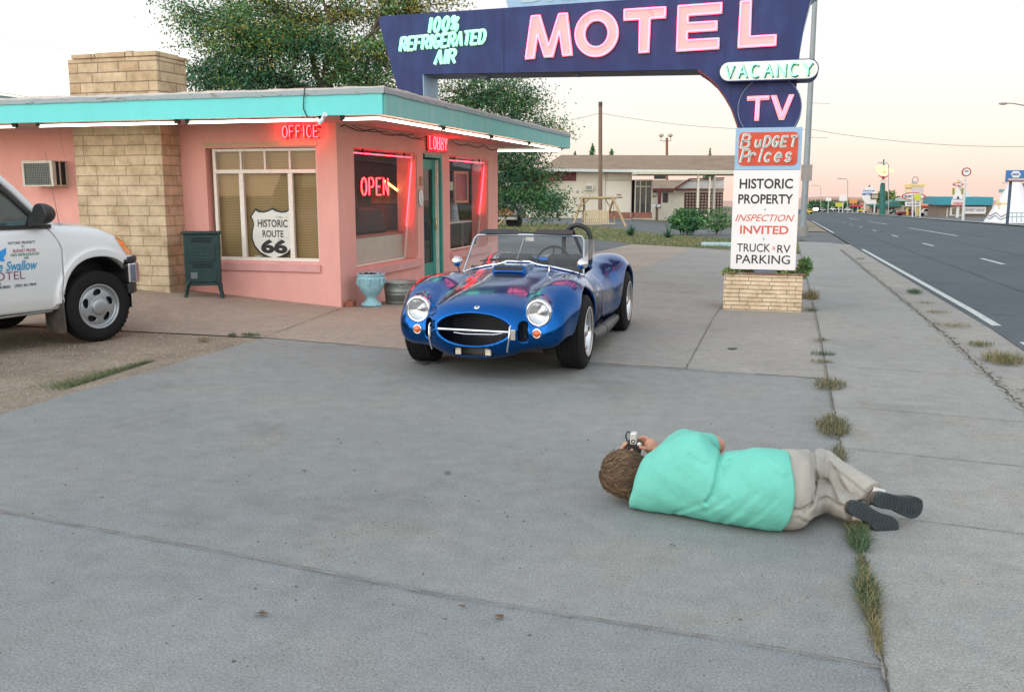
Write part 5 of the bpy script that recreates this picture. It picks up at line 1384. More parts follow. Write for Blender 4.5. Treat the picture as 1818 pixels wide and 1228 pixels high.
mb = MB(); mb.add([(-.40, .0, .46), (-.40, .31, .46), (-.39, .31, .15), (-.385, .28, .125), (-.385, .03, .125), (-.39, .0, .15)] + [(-.385, .0, .46), (-.385, .31, .46), (-.375, .31, .15), (-.37, .28, .125), (-.37, .03, .125), (-.375, .0, .15)], [(5, 4, 3, 2, 1, 0), (6, 7, 8, 9, 10, 11)] + [(i, (i + 1) % 6, 6 + (i + 1) % 6, 6 + i) for i in range(6)])
mb.build('mud_flap', mat('muddy_rubber', (0.07, 0.062, 0.055), 0.85, col2=(0.17, 0.13, 0.10), scale=6), truck)
mb = MB(); mb.tube([Vector((-.46, .085, .352)), Vector((-1.5, .085, .335)), Vector((-2.7, .075, .325))], 0.012, 8); mb.build('rocker_trim', mat('dull_trim', (0.30, 0.31, 0.30), 0.35, 0.8, var=0.2), truck)
mb = MB(); mb.box(-4.0, .45, .45, 1.45, .30, .46); mb.box(-2.9, -.42, .13, 1.77, .34, .40); mb.box(-.40, .40, .43, 1.47, .40, .95); mb.tube([Vector((-3.0, .95, .24)), Vector((-.6, .8, .26))], .06, 8); mb.box(-.1, .1, .3, 1.6, .3, .4); mb.build('chassis', BLACKM, truck)
# door lettering
def yo(z): return float(t_out(np.array([z]))[0]) - 0.004
def decal(name, txt, x, z, w_, h, m, par=truck, **kw):
    mb = MB(); put_text(mb, txt, face_y(x, yo(z), z), width=w_, height=h, **kw); return mb.build(name, m, par)
DK = mat('dark_maroon_vinyl', (0.05, 0.02, 0.05), 0.5, var=0); DG = mat('green_vinyl', (0.03, 0.20, 0.12), 0.5, var=0); DM = mat('magenta_vinyl', (0.35, 0.05, 0.12), 0.5, var=0); DB = mat('blue_vinyl', (0.03, 0.28, 0.52), 0.5, var=0); DP = mat('plum_vinyl', (0.16, 0.03, 0.12), 0.5, var=0); DN = mat('navy_vinyl', (0.02, 0.04, 0.08), 0.5, var=0)
decal('door_lettering', 'HISTORIC PROPERTY', -.735, 1.022, .262, .027, DK, bold=0.012)
decal('door_lettering', 'TV', -.735, .986, .034, .025, DG, bold=0.012)
decal('door_lettering', 'BUDGET PRICES', -.725, .95, .215, .028, DM, bold=0.012)
decal('door_lettering', '100% REFRIGERATED', -.722, .914, .275, .026, DG, bold=0.01)
decal('door_lettering', 'AIR', -.715, .882, .05, .025, DG, bold=0.012)
decal('door_lettering', 'Swallow', -.765, .815, .305, .092, DB, shear=0.35, bold=0.02)
decal('door_lettering', 'Blue', -1.035, .815, .18, .092, DB, shear=0.35, bold=0.02)
decal('door_lettering', 'MOTEL', -.925, .727, .36, .074, DP, bold=-0.006)
decal('door_lettering', 'ROUTE 66', -1.065, .66, .18, .025, DN, shear=0.15, bold=0.012)
decal('door_lettering', 'NM 88401', -.952, .628, .13, .027, DN, shear=0.15, bold=0.012)
decal('door_lettering', '(505) 461-9849', -.742, .628, .21, .033, DN, shear=0.15, bold=0.012)
mb = MB(); bp_ = [(-1.16, .965), (-1.08, .95), (-1.01, .945), (-.975, .945), (-.893, .985), (-.90, .93), (-.93, .895), (-.92, .862), (-.98, .866), (-1.03, .89), (-1.10, .90), (-1.14, .94)]
mb.add([(x, yo(z) - .0005, z) for (x, z) in bp_], [tuple(range(len(bp_)))[::-1]]); mb.build('bird_emblem', mat('bright_blue_vinyl', (0.02, 0.28, 0.72), 0.5, var=0), truck)
# ------------------------------------------------------------------ person lying on the concrete, taking a picture
SKIN = mat('skin', (0.50, 0.25, 0.17), 0.55, var=0.10, scale=18)
TSHIRT = mat('mint_cotton', (0.14, 0.50, 0.41), 0.85, var=0.06, scale=9, bump=0.55, bscale=24)
KHAKI = mat('khaki_cotton', (0.37, 0.35, 0.315), 0.9, var=0.08, scale=10, bump=0.6, bscale=30)
SOLE = mat('dark_rubber_sole', (0.032, 0.044, 0.050), 0.85, var=0.2, scale=30, bump=0.6, bscale=70)
SHOEL = mat('grey_shoe_leather', (0.10, 0.085, 0.07), 0.7, var=0.15)
SOCK_ = mat('white_sock', (0.55, 0.53, 0.5), 0.9, var=0.08)
HAIRM = mat('sandy_brown_hair', (0.075, 0.043, 0.023), 0.6, col2=(0.22, 0.135, 0.07), scale=26, stretch=(0.35, 1.0, 1.6), c2pos=(0.42, 0.72))
person = thing('person', 'person in a mint green T-shirt lying on one side photographing the car', 'person', (5.3, -6.7, 0))
t_y = pchip([(4.84, -6.70), (4.95, -6.71), (5.10, -6.73), (5.26, -6.77), (5.40, -6.80), (5.55, -6.81), (5.70, -6.80)])
t_h = pchip([(4.84, .10), (4.92, .150), (5.02, .188), (5.12, .196), (5.26, .158), (5.40, .176), (5.50, .178), (5.62, .165)])
t_d = pchip([(4.84, .08), (4.95, .115), (5.08, .135), (5.26, .150), (5.42, .155), (5.55, .140), (5.65, .12)])
def torso(P, grow=0.0):
    x = P[:, 0]
    xs = x - 0.22 * (P[:, 2] - 0.16) * sstep(5.25, 5.0, x)      # the upper shoulder sits further down the trunk
    h = t_h(xs) + grow; dd = t_d(xs) + grow
    q = np.sqrt(((P[:, 1] - t_y(xs)) / dd) ** 2 + ((P[:, 2] - t_h(xs)) / h) ** 2)
    d = (q - 1) * np.minimum(h, dd)
    return d, xs
SH_R = (5.068, -6.62, .300); EL_R = (5.205, -6.43, .262); WR_R = (4.925, -6.44, .205)
SH_L = (4.92, -6.62, .10); EL_L = (4.95, -6.38, .05); WR_L = (4.795, -6.47, .15)
def groove(P, pts, w_, amp, ax=(0, 2)):
    q = P[:, list(ax)]
    dm = np.full(len(P), 9.0)
    for a, b in zip(pts[:-1], pts[1:]):
        a = np.array(a); b = np.array(b); ab = b - a
        t = np.clip(((q - a) @ ab) / (ab @ ab), 0, 1)
        dm = np.minimum(dm, np.linalg.norm(q - a - t[:, None] * ab, axis=1))
    return amp * np.exp(-(dm / w_) ** 2)
def shirt(P):
    d, xs = torso(P, 0.006)
    d = smax(d, 4.86 - xs, 0.03)
    hem = 5.545 + 0.035 * np.sin((P[:, 2] - .02) * 9) - 0.03 * np.clip(.1 - P[:, 2], 0, 1) * 6 * .5
    sl = smin(sd_cone(P, SH_R, (5.165, -6.49, .268), .078, .068), sd_cone(P, SH_L, (4.94, -6.46, .07), .07, .06), 0.01)
    d = smin(d, sl, 0.05)
    d = smax(d, 0.004 - P[:, 2], 0.01)
    # folds and creases
    d += groove(P, [(5.255, .33), (5.252, .27), (5.245, .22), (5.232, .165), (5.205, .12)], .011, .016)
    d += groove(P, [(5.275, .30), (5.268, .25)], .008, .009)
    d += groove(P, [(5.12, .315), (5.155, .295), (5.20, .285)], .011, .007)
    d += groove(P, [(5.30, .31), (5.275, .27)], .009, .010)
    for (a, b, am) in (((5.42, .20), (5.27, .03), .0024), ((5.36, .11), (5.26, .005), .003), ((5.50, .18), (5.36, .02), .0024), ((5.17, .10), (5.05, .02), .004), ((5.30, .16), (5.20, .07), .004)):
        d += groove(P, [a, b], .014, am); d -= groove(P, [(a[0] + .026, a[1]), (b[0] + .026, b[1])], .014, am * .8)
    d += 0.0025 * np.sin(P[:, 0] * 41 + P[:, 2] * 33) * np.sin(P[:, 2] * 23 - P[:, 0] * 17)
    d -= groove(P, [(5.47, .335), (5.53, .30)], .02, .008)
    d = smax(d, P[:, 0] - hem, 0.006)
    return d
sdf_mesh('shirt', shirt, (4.78, -7.0, -.01), (5.62, -6.36, .45), .0075, TSHIRT, person, proj=2)
HIP_R = (5.56, -6.76, .25); KN_R = (5.70, -6.42, .195); AN_R = (5.925, -6.63, .135)
HIP_L = (5.56, -6.80, .11); KN_L = (5.70, -6.52, .09); AN_L = (5.845, -6.70, .075)
def legs(P, g):
    pel = sd_ell(P, (5.56, -6.79, .165), (.125 + g, .135 + g, .165 + g))
    r = smin(sd_cone(P, HIP_R, KN_R, .108 + g, .075 + g), sd_cone(P, KN_R, AN_R, .076 + g, .050 + g), .03)
    l = smin(sd_cone(P, HIP_L, KN_L, .105 + g, .075 + g), sd_cone(P, KN_L, AN_L, .072 + g, .054 + g), .03)
    return smin(smin(pel, r, .035), l, .018)
def trousers(P):
    d = legs(P, 0.0)
    ax = np.array(AN_R) - np.array(KN_R); L_ = np.linalg.norm(ax); tr = (P - np.array(KN_R)) @ (ax / L_) - L_ * .98
    ar = np.array(AN_L) - np.array(KN_L); L2 = np.linalg.norm(ar); tl = (P - np.array(KN_L)) @ (ar / L2) - L2 * .96
    fl = sd_cone(P, KN_R, np.array(KN_R) + ax * .98, .075, .062); d = smin(d, fl, .02)
    nearR = np.linalg.norm(P - np.array(AN_R), axis=1) < .12; nearL = np.linalg.norm(P - np.array(AN_L), axis=1) < .12
    d = np.where(nearR, smax(d, tr, .006), d); d = np.where(nearL, smax(d, tl, .006), d)
    d += groove(P, [(5.655, .31), (5.665, .25), (5.675, .20), (5.66, .15), (5.63, .12)], .012, .018)
    d += groove(P, [(5.53, .135), (5.60, .125), (5.65, .14)], .010, .014)
    d += groove(P, [(5.69, .12), (5.78, .095), (5.88, .11)], .010, .012)
    for (a, b) in (((5.72, .26), (5.80, .15)), ((5.76, .22), (5.88, .16)), ((5.70, .20), (5.76, .12)), ((5.60, .09), (5.68, .03))):
        d += groove(P, [a, b], .012, .007); d -= groove(P, [(a[0] + .022, a[1]), (b[0] + .022, b[1])], .012, .006)
    d += 0.003 * np.sin(P[:, 0] * 52 + P[:, 2] * 30) * np.sin(P[:, 2] * 37 - P[:, 0] * 20 + P[:, 1] * 25)
    d = smax(d, 0.004 - P[:, 2], 0.008)
    d = smax(d, 5.47 - P[:, 0], .01)
    return d
sdf_mesh('trousers', trousers, (5.42, -7.0, -.01), (6.02, -6.26, .40), .0075, KHAKI, person, proj=2)
# body: head, neck, trunk, arms, hands and legs in one skin
HC = np.array((4.79, -6.625, .150))
def finger(P, pts, r0, r1):
    d = None; n = len(pts) - 1
    for i in range(n):
        e = sd_cone(P, pts[i], pts[i + 1], r0 + (r1 - r0) * i / n, r0 + (r1 - r0) * (i + 1) / n)
        d = e if d is None else smin(d, e, .003)
    return d
def body_sdf(P):
    head = sd_ell(P, HC, (.098, .098, .083))
    face = sd_ell(P, HC + (.035, .055, .005), (.080, .055, .062)); head = smin(head, face, .03)
    nose = sd_cone(P, HC + (.015, .105, .005), HC + (.04, .122, .005), .010, .013); head = smin(head, nose, .012)
    for s in (-1, 1): head = smax(head, -sd_ell(P, HC + (.008, .118, .005 + s * .032), (.012, .014, .018)), .008)
    head = smax(head, -sd_ell(P, HC + (.068, .112, .005), (.005, .012, .024)), .005)
    ear = sd_ell(P, HC + (.02, .01, .085), (.032, .016, .010)); head = smin(head, ear, .008)
    ear = sd_ell(P, HC + (.02, .01, -.080), (.032, .016, .010)); head = smin(head, ear, .008)
    neck = sd_cone(P, HC + (.05, -.005, 0), (4.97, -6.70, .17), .058, .066)
    tr, xs = torso(P, -0.02); tr = smax(smax(tr, 4.87 - xs, .03), P[:, 0] - 5.58, .02)
    d = smin(smin(head, neck, .03), tr, .04)
    d = smin(d, smin(sd_cone(P, SH_R, EL_R, .052, .043), sd_cone(P, EL_R, WR_R, .042, .028), .015), .03)
    d = smin(d, smin(sd_cone(P, SH_L, EL_L, .05, .042), sd_cone(P, EL_L, WR_L, .040, .028), .015), .03)
    d = smin(d, legs(P, -.034), .02)
    # right hand: closed round the camera from the right
    palm = sd_ell(P, (4.888, -6.435, .232), (.036, .020, .040)); d = smin(d, palm, .018)
    for k, (z0, l) in enumerate(((.262, .9), (.247, 1.0), (.231, 1.0), (.216, .82))):
        d = smin(d, finger(P, [(4.878, -6.425, z0), (4.862 - .006 * l, -6.398, z0 + .004), (4.838, -6.392, z0 + .003), (4.826, -6.408, z0)], .0095, .0075), .005)
    d = smin(d, finger(P, [(4.885, -6.458, .222), (4.865, -6.478, .232), (4.845, -6.482, .238)], .0115, .0085), .006)
    # left hand: cradles the camera from below and the left
    palm = sd_ell(P, (4.775, -6.455, .180), (.024, .034, .030)); d = smin(d, palm, .018)
    for k in range(4):
        x0 = 4.757 + .002 * k; y0 = -6.478 + .019 * k; l = (1.0, 1.06, 1.0, .8)[k]
        d = smin(d, finger(P, [(x0, y0, .196), (x0 - .008, y0 + .002, .196 + .026 * l), (x0 + .003, y0 + .003, .196 + .044 * l), (x0 + .015, y0 + .003, .196 + .052 * l)], .0092, .0072), .005)
    d = smin(d, finger(P, [(4.79, -6.482, .185), (4.80, -6.492, .205), (4.803, -6.49, .222)], .011, .0085), .006)
    return smax(d, .003 - P[:, 2], .006)
sdf_mesh('body', body_sdf, (4.64, -6.99, -.006), (6.0, -6.30, .42), .0062, SKIN, person, proj=2)
def hair_sdf(P):
    q = P - HC
    a = np.arctan2(q[:, 2], q[:, 0] + .03)
    n1 = np.sin(a * 17 + q[:, 1] * 40 + 3 * np.sin(q[:, 0] * 40)) * .0035 + np.sin(a * 37 - q[:, 1] * 70 + 2 * np.sin(q[:, 0] * 60)) * .002
    d = sd_ell(P, HC + (-.002, -.014, -.004), (.112, .108, .106)) + n1
    d = smin(d, sd_ell(P, HC + (.045, -.045, -.035), (.062, .060, .085)) + n1 * 1.5, .02)
    cut = q[:, 1] - .055 + .5 * np.maximum(q[:, 0] - .02, 0)          # open towards the face
    d = smax(d, cut, .015)
    return d
hm = sdf_mesh('hair', hair_sdf, (4.62, -6.78, -.02), (4.95, -6.48, .30), .005, HAIRM, person, proj=1)
mb = MB()
rh = random.Random(5)
for k in range(1500):
    # shaggy locks lying over the head, from the crown to the nape
    az = rh.uniform(0, 2 * math.pi)
    pts = []
    ph0 = rh.uniform(.05, .9); ln = rh.uniform(.35, 1.0); wv = rh.uniform(-.55, .55); lift = rh.uniform(.985, 1.06)
    for i in range(7):
        ph = ph0 + (1.05 + ln) * i / 6
        ph = min(ph, 2.5); az2 = az + wv * math.sin(i * .9)
        # polar axis points to the crown: -x and a little towards the viewer
        ax_ = Vector((-.80, -.45, .20)).normalized(); e1 = ax_.cross(Vector((0, 0, 1))).normalized(); e2 = ax_.cross(e1)
        dirv = ax_ * math.cos(ph) + (e1 * math.cos(az2) + e2 * math.sin(az2)) * math.sin(ph)
        p = Vector(HC) + Vector((-.002, -.014, -.004)) + Vector((dirv.x * .113, dirv.y * .109, dirv.z * .107)) * (lift + (.10 if i == 6 else 0) + .03 * rh.random())
        p += Vector((rh.gauss(0, .0022), rh.gauss(0, .0022), rh.gauss(0, .0022)))
        if ph > 1.4: p += Vector((.022, -.005, -.012)) * (ph - 1.4)
        pts.append(p)
    if any(p.y > HC[1] + .05 for p in pts) or any(p.z < .012 for p in pts): continue
    mb.tube(pts, [.0006, .0013, .0016, .0017, .0015, .0011, .0004], 4, mi=rh.choice((0, 0, 0, 0, 1, 1, 1, 2)))
for k in range(300):      # curls at the nape and loose ends
    v = Vector((rh.gauss(.055, .025), rh.gauss(-.075, .02), rh.gauss(-.035, .055)))
    n0 = v.normalized(); p = Vector(HC) + Vector((n0.x * .108, n0.y * .104, n0.z * .104)); dv = Vector((.75, -.25, -.55)) + Vector((rh.gauss(0, .5), rh.gauss(0, .4), rh.gauss(0, .5)))
    pts = []; cu = rh.uniform(2, 5); am_ = rh.uniform(.002, .007); sd_ = Vector((rh.gauss(0, 1), rh.gauss(0, 1), rh.gauss(0, 1))).normalized()
    for i in range(7):
        t_ = i / 6; pts.append(p + dv.normalized() * .045 * t_ + n0 * .012 * math.sin(t_ * 2.4) + sd_ * am_ * math.sin(cu * t_ * 2))
    if min(q.z for q in pts) < .008: continue
    mb.tube(pts, [.0014, .0018, .0019, .0018, .0015, .001, .0004], 4, mi=rh.choice((0, 0, 1, 1, 1, 2)))
mb.build('hair_locks', [HAIRM, mat('dark_brown_hair', (0.085, 0.05, 0.027), 0.55, var=0.2, scale=60), mat('blond_hair', (0.24, 0.155, 0.08), 0.5, var=0.2, scale=60)], hm)
# shoes: sole outline swept up into an upper
def shoe(c, toe, nrm, L_=.285, Wd=.105):
    toe = Vector(toe).normalized(); n = Vector(nrm); n = (n - toe * n.dot(toe)).normalized(); s = toe.cross(n)
    M = Matrix(((toe.x, s.x, -n.x, c[0]), (toe.y, s.y, -n.y, c[1]), (toe.z, s.z, -n.z, c[2]), (0, 0, 0, 1)))
    hw = pchip([(-.5, .30), (-.44, .62), (-.3, .70), (-.1, .66), (.1, .78), (.28, 1.0), (.40, .88), (.47, .6), (.5, .25)])
    us = np.linspace(-.5, .5, 41)
    out = [(u * L_, float(hw(u)) * Wd / 2 + .008 * math.sin(u * 5)) for u in us] + [(u * L_, -float(hw(u)) * Wd / 2 + .008 * math.sin(u * 5)) for u in us[::-1]]
    so = MB(); so.prism(out, 'z', 0.0, .024, M=M); 
    for k in range(15):      # tread bars
        u = -.44 + .88 * k / 14; w_ = float(hw(u)) * Wd / 2 * .8
        so.box(u * L_ - .004, u * L_ + .004, -w_, w_, -.004, 0.001, M=M)
    up = MB(); rings = []
    for (z, k) in ((.024, .96), (.05, .97), (.075, .80), (.092, .60)):
        ring = []
        for (u, v) in out:
            f = u / L_
            top = 1.0 if f < 0.0 else max(.30, 1 - f * 1.5)
            ring.append(M @ Vector((u * (k if z > .05 else .97) - (0.030 if z > .07 else 0) * (f + .5), v * k, .024 + (z - .024) * top)))
        rings.append(ring)
    n_ = len(out); vs = [p for r in rings for p in r]
    up.add(vs, [(i * n_ + j, i * n_ + (j + 1) % n_, (i + 1) * n_ + (j + 1) % n_, (i + 1) * n_ + j) for i in range(3) for j in range(n_)] + [tuple(range(3 * n_, 4 * n_))], 0, True)
    o = up.build('shoe', SHOEL, person); so.build('sole', SOLE, o, bevel=.004)
    return o
shoe((6.035, -6.665, .115), (.80, .50, -.18), (.25, -.93, .12), .255, .102)
shoe((5.925, -6.74, .064), (.80, .30, -.42), (.15, -.93, .30), .255, .102)
mb = MB(); a, b = Vector(AN_R), Vector((5.965, -6.63, .125)); mb.tube([a - (b - a) * .3, b], .042, 14); mb.build('sock', SOCK_, person)
mb = MB(); a, b = Vector(AN_L), Vector((5.875, -6.70, .072)); mb.tube([a - (b - a) * .3, b], .042, 14); mb.build('sock', SOCK_, person)
# the camera in the hands
pc = thing('hand_camera', 'silver and black camera held up to the face of the lying person', 'camera', (4.81, -6.44, .22))
SILV = mat('silver_plastic', (0.62, 0.61, 0.58), 0.35, 0.3, var=0.05); CBLK = mat('black_camera_grip', (0.02, 0.02, 0.022), 0.6, var=0.1)
mb = MB(); mb.box(4.775, 4.842, -6.468, -6.428, .195, .262); bod = mb.build('camera_body', CBLK, pc, bevel=.006)
mb = MB(); mb.box(4.789, 4.822, -6.474, -6.43, .245, .305); mb.build('prism_housing', SILV, pc, bevel=.006)
mb = MB(); mb.tube([(4.808, -6.428, .228), (4.808, -6.37, .226)], [.030, .028], 20); mb.build('lens_barrel', CBLK, pc)
mb = MB(); mb.lathe([(.0001, .006), (.010, .006), (.012, 0)], face_y(4.836, -6.468, .248), 16); mb.build('mode_dial', SILV, pc)
mb = MB(); mb.lathe([(.006, .001), (.010, .002), (.011, 0)], face_y(4.8055, -6.474, .262), 16); mb.build('eyepiece_ring', CBLK, pc)
mb = MB(); mb.tube([(4.775, -6.455, .25), (4.765, -6.46, .285), (4.775, -6.462, .31), (4.789, -6.455, .30)], .004, 6); mb.build('strap', CBLK, pc)
# ------------------------------------------------------------------ trees
BARK = mat('grey_brown_bark', (0.10, 0.075, 0.055), 0.95, var=0.3, scale=9, stretch=(3, 3, 0.6))
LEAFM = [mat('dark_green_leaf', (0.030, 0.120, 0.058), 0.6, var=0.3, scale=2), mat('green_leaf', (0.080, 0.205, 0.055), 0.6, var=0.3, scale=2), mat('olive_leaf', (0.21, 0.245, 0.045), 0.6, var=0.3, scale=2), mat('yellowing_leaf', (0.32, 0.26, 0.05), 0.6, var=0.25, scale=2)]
def leaves(name, C, size, mats, mi, parent, rng, droop=0.3, aspect=2.4):
    n = len(C)
    a = rng.normal(size=(n, 3)); a[:, 2] -= droop; a /= np.linalg.norm(a, axis=1)[:, None]
    b = rng.normal(size=(n, 3)); b -= (b * a).sum(1)[:, None] * a; b /= np.linalg.norm(b, axis=1)[:, None]
    s = size * rng.uniform(0.6, 1.3, n)[:, None]
    V = np.stack([C - a * s * .5, C + b * s * .5 / aspect, C + a * s * .5, C - b * s * .5 / aspect], 1).reshape(-1, 3)
    F = np.arange(n * 4).reshape(n, 4)
    return np_mesh(name, V, F, mats, parent, mi=mi)
def limb(mb, a, b, r0, r1, rng, sag=0.12, n=5):
    a = Vector(a); b = Vector(b); d = (b - a).length
    off = Vector(rng.normal(size=3)) * d * sag * .5
    pts = [a.lerp(b, i / n) + off * math.sin(math.pi * i / n) + Vector((0, 0, d * sag * .6)) * math.sin(math.pi * i / n) for i in range(n + 1)]
    mb.tube(pts, [r0 + (r1 - r0) * i / n for i in range(n + 1)], 7)
    return pts
def broad_tree(name, label, base, forks, blobs, size, seed, per=46, trunk_r=0.22):
    # blobs: (centre, radii, clusters, tint); every cluster is a spray of leaves on its own twig
    rng = np.random.default_rng(seed)
    t = thing(name, label, 'tree', base)
    br = MB(); fk = [Vector(f) for f in forks]
    pts = limb(br, base, fk[0], trunk_r, trunk_r * .7, rng, .03)
    for f in fk[1:]: limb(br, fk[0], f, trunk_r * .6, trunk_r * .35, rng, .08)
    Cs = []; ms = []
    for (c, r, k, tint) in blobs:
        c = Vector(c); j = min(fk, key=lambda f: (f - c).length)
        arm = limb(br, j, c, trunk_r * .3, .025, rng, .1)
        for _ in range(int(k * 1.1)):
            v = rng.normal(size=3); v /= np.linalg.norm(v); v *= rng.uniform(.25, 1.0) ** .5
            p = np.array(c) + v * np.array(r)
            s0 = arm[rng.integers(2, 6)]
            br.tube([s0, s0.lerp(Vector(p), .55) + Vector((0, 0, .05)), Vector(p)], [.018, .012, .005], 4)
            nl = int(per * rng.uniform(.6, 1.4))
            dirv = Vector(p) - s0; dirv = np.array(dirv.normalized() if dirv.length > 1e-3 else (0, 0, 1))
            spread = rng.normal(size=(nl, 3)) * np.array([.27, .27, .10]) + dirv[None] * rng.uniform(-.35, .35, nl)[:, None]
            Cs.append(p[None] + spread)
            w_ = np.clip(np.array(tint, float), 0, None); w_ = w_ / w_.sum()
            main = rng.choice(4, p=w_)
            ms.append(np.where(rng.random(nl) < .88, main, rng.choice(4, size=nl, p=w_)))
    leaves('crown', np.concatenate(Cs), size, LEAFM, np.concatenate(ms), t, rng)
    br.build('trunk', BARK, t)
    return t
def blob(px, py, rx, ry, depth, k, tint):
    s = depth / 1690.0
    c = at(px, py, depth)
    return (c, (rx * s, (rx + ry) * .5 * s * 1.1, ry * s), k, tint)
TA = (2.4, 5, 2.2, .8)
d = 25
g0 = at(575, 300, d); g0.z = -0.15
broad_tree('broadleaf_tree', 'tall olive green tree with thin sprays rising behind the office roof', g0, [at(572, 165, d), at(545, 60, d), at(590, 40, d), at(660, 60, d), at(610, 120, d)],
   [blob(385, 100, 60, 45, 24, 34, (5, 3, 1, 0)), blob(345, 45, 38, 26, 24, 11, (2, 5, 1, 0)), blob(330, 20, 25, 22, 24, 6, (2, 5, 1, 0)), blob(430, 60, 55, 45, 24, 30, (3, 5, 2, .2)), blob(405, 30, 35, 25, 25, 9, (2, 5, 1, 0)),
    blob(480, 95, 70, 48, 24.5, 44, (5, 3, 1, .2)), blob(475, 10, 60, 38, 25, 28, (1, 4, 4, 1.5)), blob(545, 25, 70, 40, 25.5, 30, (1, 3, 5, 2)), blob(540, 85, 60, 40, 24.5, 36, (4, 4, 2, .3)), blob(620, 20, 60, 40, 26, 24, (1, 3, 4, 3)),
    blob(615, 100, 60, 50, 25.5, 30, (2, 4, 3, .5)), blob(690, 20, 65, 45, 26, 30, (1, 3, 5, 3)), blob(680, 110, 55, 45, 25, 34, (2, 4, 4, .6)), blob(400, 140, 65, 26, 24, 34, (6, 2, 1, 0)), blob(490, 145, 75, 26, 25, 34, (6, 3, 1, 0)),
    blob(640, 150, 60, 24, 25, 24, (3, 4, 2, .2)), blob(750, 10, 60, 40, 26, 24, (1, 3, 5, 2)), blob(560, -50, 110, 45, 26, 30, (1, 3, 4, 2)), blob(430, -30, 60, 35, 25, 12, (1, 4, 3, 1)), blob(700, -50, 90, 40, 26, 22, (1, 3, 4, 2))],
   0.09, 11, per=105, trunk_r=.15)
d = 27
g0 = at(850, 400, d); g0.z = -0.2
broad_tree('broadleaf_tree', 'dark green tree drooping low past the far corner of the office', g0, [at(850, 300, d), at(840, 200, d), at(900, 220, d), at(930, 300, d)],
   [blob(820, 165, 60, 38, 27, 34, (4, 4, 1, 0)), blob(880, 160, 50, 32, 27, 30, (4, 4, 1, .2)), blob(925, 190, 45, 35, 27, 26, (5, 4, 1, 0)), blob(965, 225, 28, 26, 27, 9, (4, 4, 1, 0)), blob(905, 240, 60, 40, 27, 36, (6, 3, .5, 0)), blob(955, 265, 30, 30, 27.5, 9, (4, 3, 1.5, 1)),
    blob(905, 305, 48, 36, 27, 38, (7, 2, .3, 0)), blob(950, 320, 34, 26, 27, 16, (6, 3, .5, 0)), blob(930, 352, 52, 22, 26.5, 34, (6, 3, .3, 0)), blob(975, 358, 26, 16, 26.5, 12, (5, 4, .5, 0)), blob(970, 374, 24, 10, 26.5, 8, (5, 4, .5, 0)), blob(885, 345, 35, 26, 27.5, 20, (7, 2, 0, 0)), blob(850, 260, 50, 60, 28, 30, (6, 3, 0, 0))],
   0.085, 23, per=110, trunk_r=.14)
def conifer(label, px, ptop, pbase, d, wpx, seed, grp):
    rng = np.random.default_rng(seed); s = d / 1690.0
    top = at(px, ptop, d); bz = at(px, pbase, d).z
    t = thing('conifer_tree', label, 'tree', (top.x, top.y, bz), group=grp)
    n = 1500; k = rng.random(n) ** .6; rr = k * wpx * s * .5; a = rng.uniform(0, 2 * math.pi, n); r = rr * np.sqrt(rng.random(n)) * (1 + .35 * np.sin(a * 5 + k * 40))
    C = np.column_stack([top.x + r * np.cos(a), top.y + r * np.sin(a), top.z - k * (top.z - bz)])
    leaves('crown', C, .5, LEAFM[:2], rng.integers(0, 2, n), t, rng)
    m = MB(); m.tube([(top.x, top.y, bz - 2), tuple(top)], [.2, .03], 6); m.build('trunk', BARK, t)
G = 'conifers beyond the white motel'
conifer('tallest pointed conifer above the motel roof beside the wooden pole', 1052, 254, 345, 150, 46, 3, G)
conifer('squat conifer above the motel roof right of the wooden pole', 1086, 264, 345, 150, 60, 4, G)
conifer('tip of a conifer at the left end of the motel roof', 1021, 270, 345, 150, 40, 5, G)
conifer('lone conifer tip above the right part of the motel roof', 1261, 264, 345, 150, 26, 6, G)
def shrub(name, label, px, py, d, wpx, hpx, seed, n=1400, mi=(0, 1), size=.12, cat='shrub', zb=None, stems=6):
    rng = np.random.default_rng(seed); s = d / 1690.0
    b = at(px, py, d); b.z = gz(b.x, b.y) + .02 if zb is None else zb
    t = thing(name, label, cat, b)
    v = rng.normal(size=(n, 3)); v /= np.linalg.norm(v, axis=1)[:, None]; v *= rng.uniform(.3, 1, n)[:, None] ** .5
    v *= (1 + .28 * np.sin(v[:, :1] * 9 + seed) * np.sin(v[:, 1:2] * 8) + .2 * np.sin(v[:, 2:] * 11))
    C = np.array(b) + np.column_stack([v[:, 0] * wpx * s / 2, v[:, 1] * wpx * s / 2, hpx * s * (.56 + .46 * v[:, 2])])
    leaves('foliage', C, size, [LEAFM[i] for i in mi], rng.integers(0, len(mi), n), t, rng)
    m = MB()
    for k in range(stems):
        a = rng.uniform(0, 6.28); r = wpx * s * .3 * rng.random()
        m.tube([b, b + Vector((math.cos(a) * r, math.sin(a) * r, hpx * s * .6))], [.03, .01], 5)
    m.build('stem', BARK, t)
    return t
shrub('shrub', 'rounded dark green shrub on the lawn behind the big sign', 1220, 412, 44, 60, 44, 7, n=2600, mi=(0, 1), size=.2)
shrub('shrub', 'grey green wispy shrub against the board of the big sign', 1272, 408, 46, 60, 44, 8, n=900, mi=(0, 1, 1), size=.16)
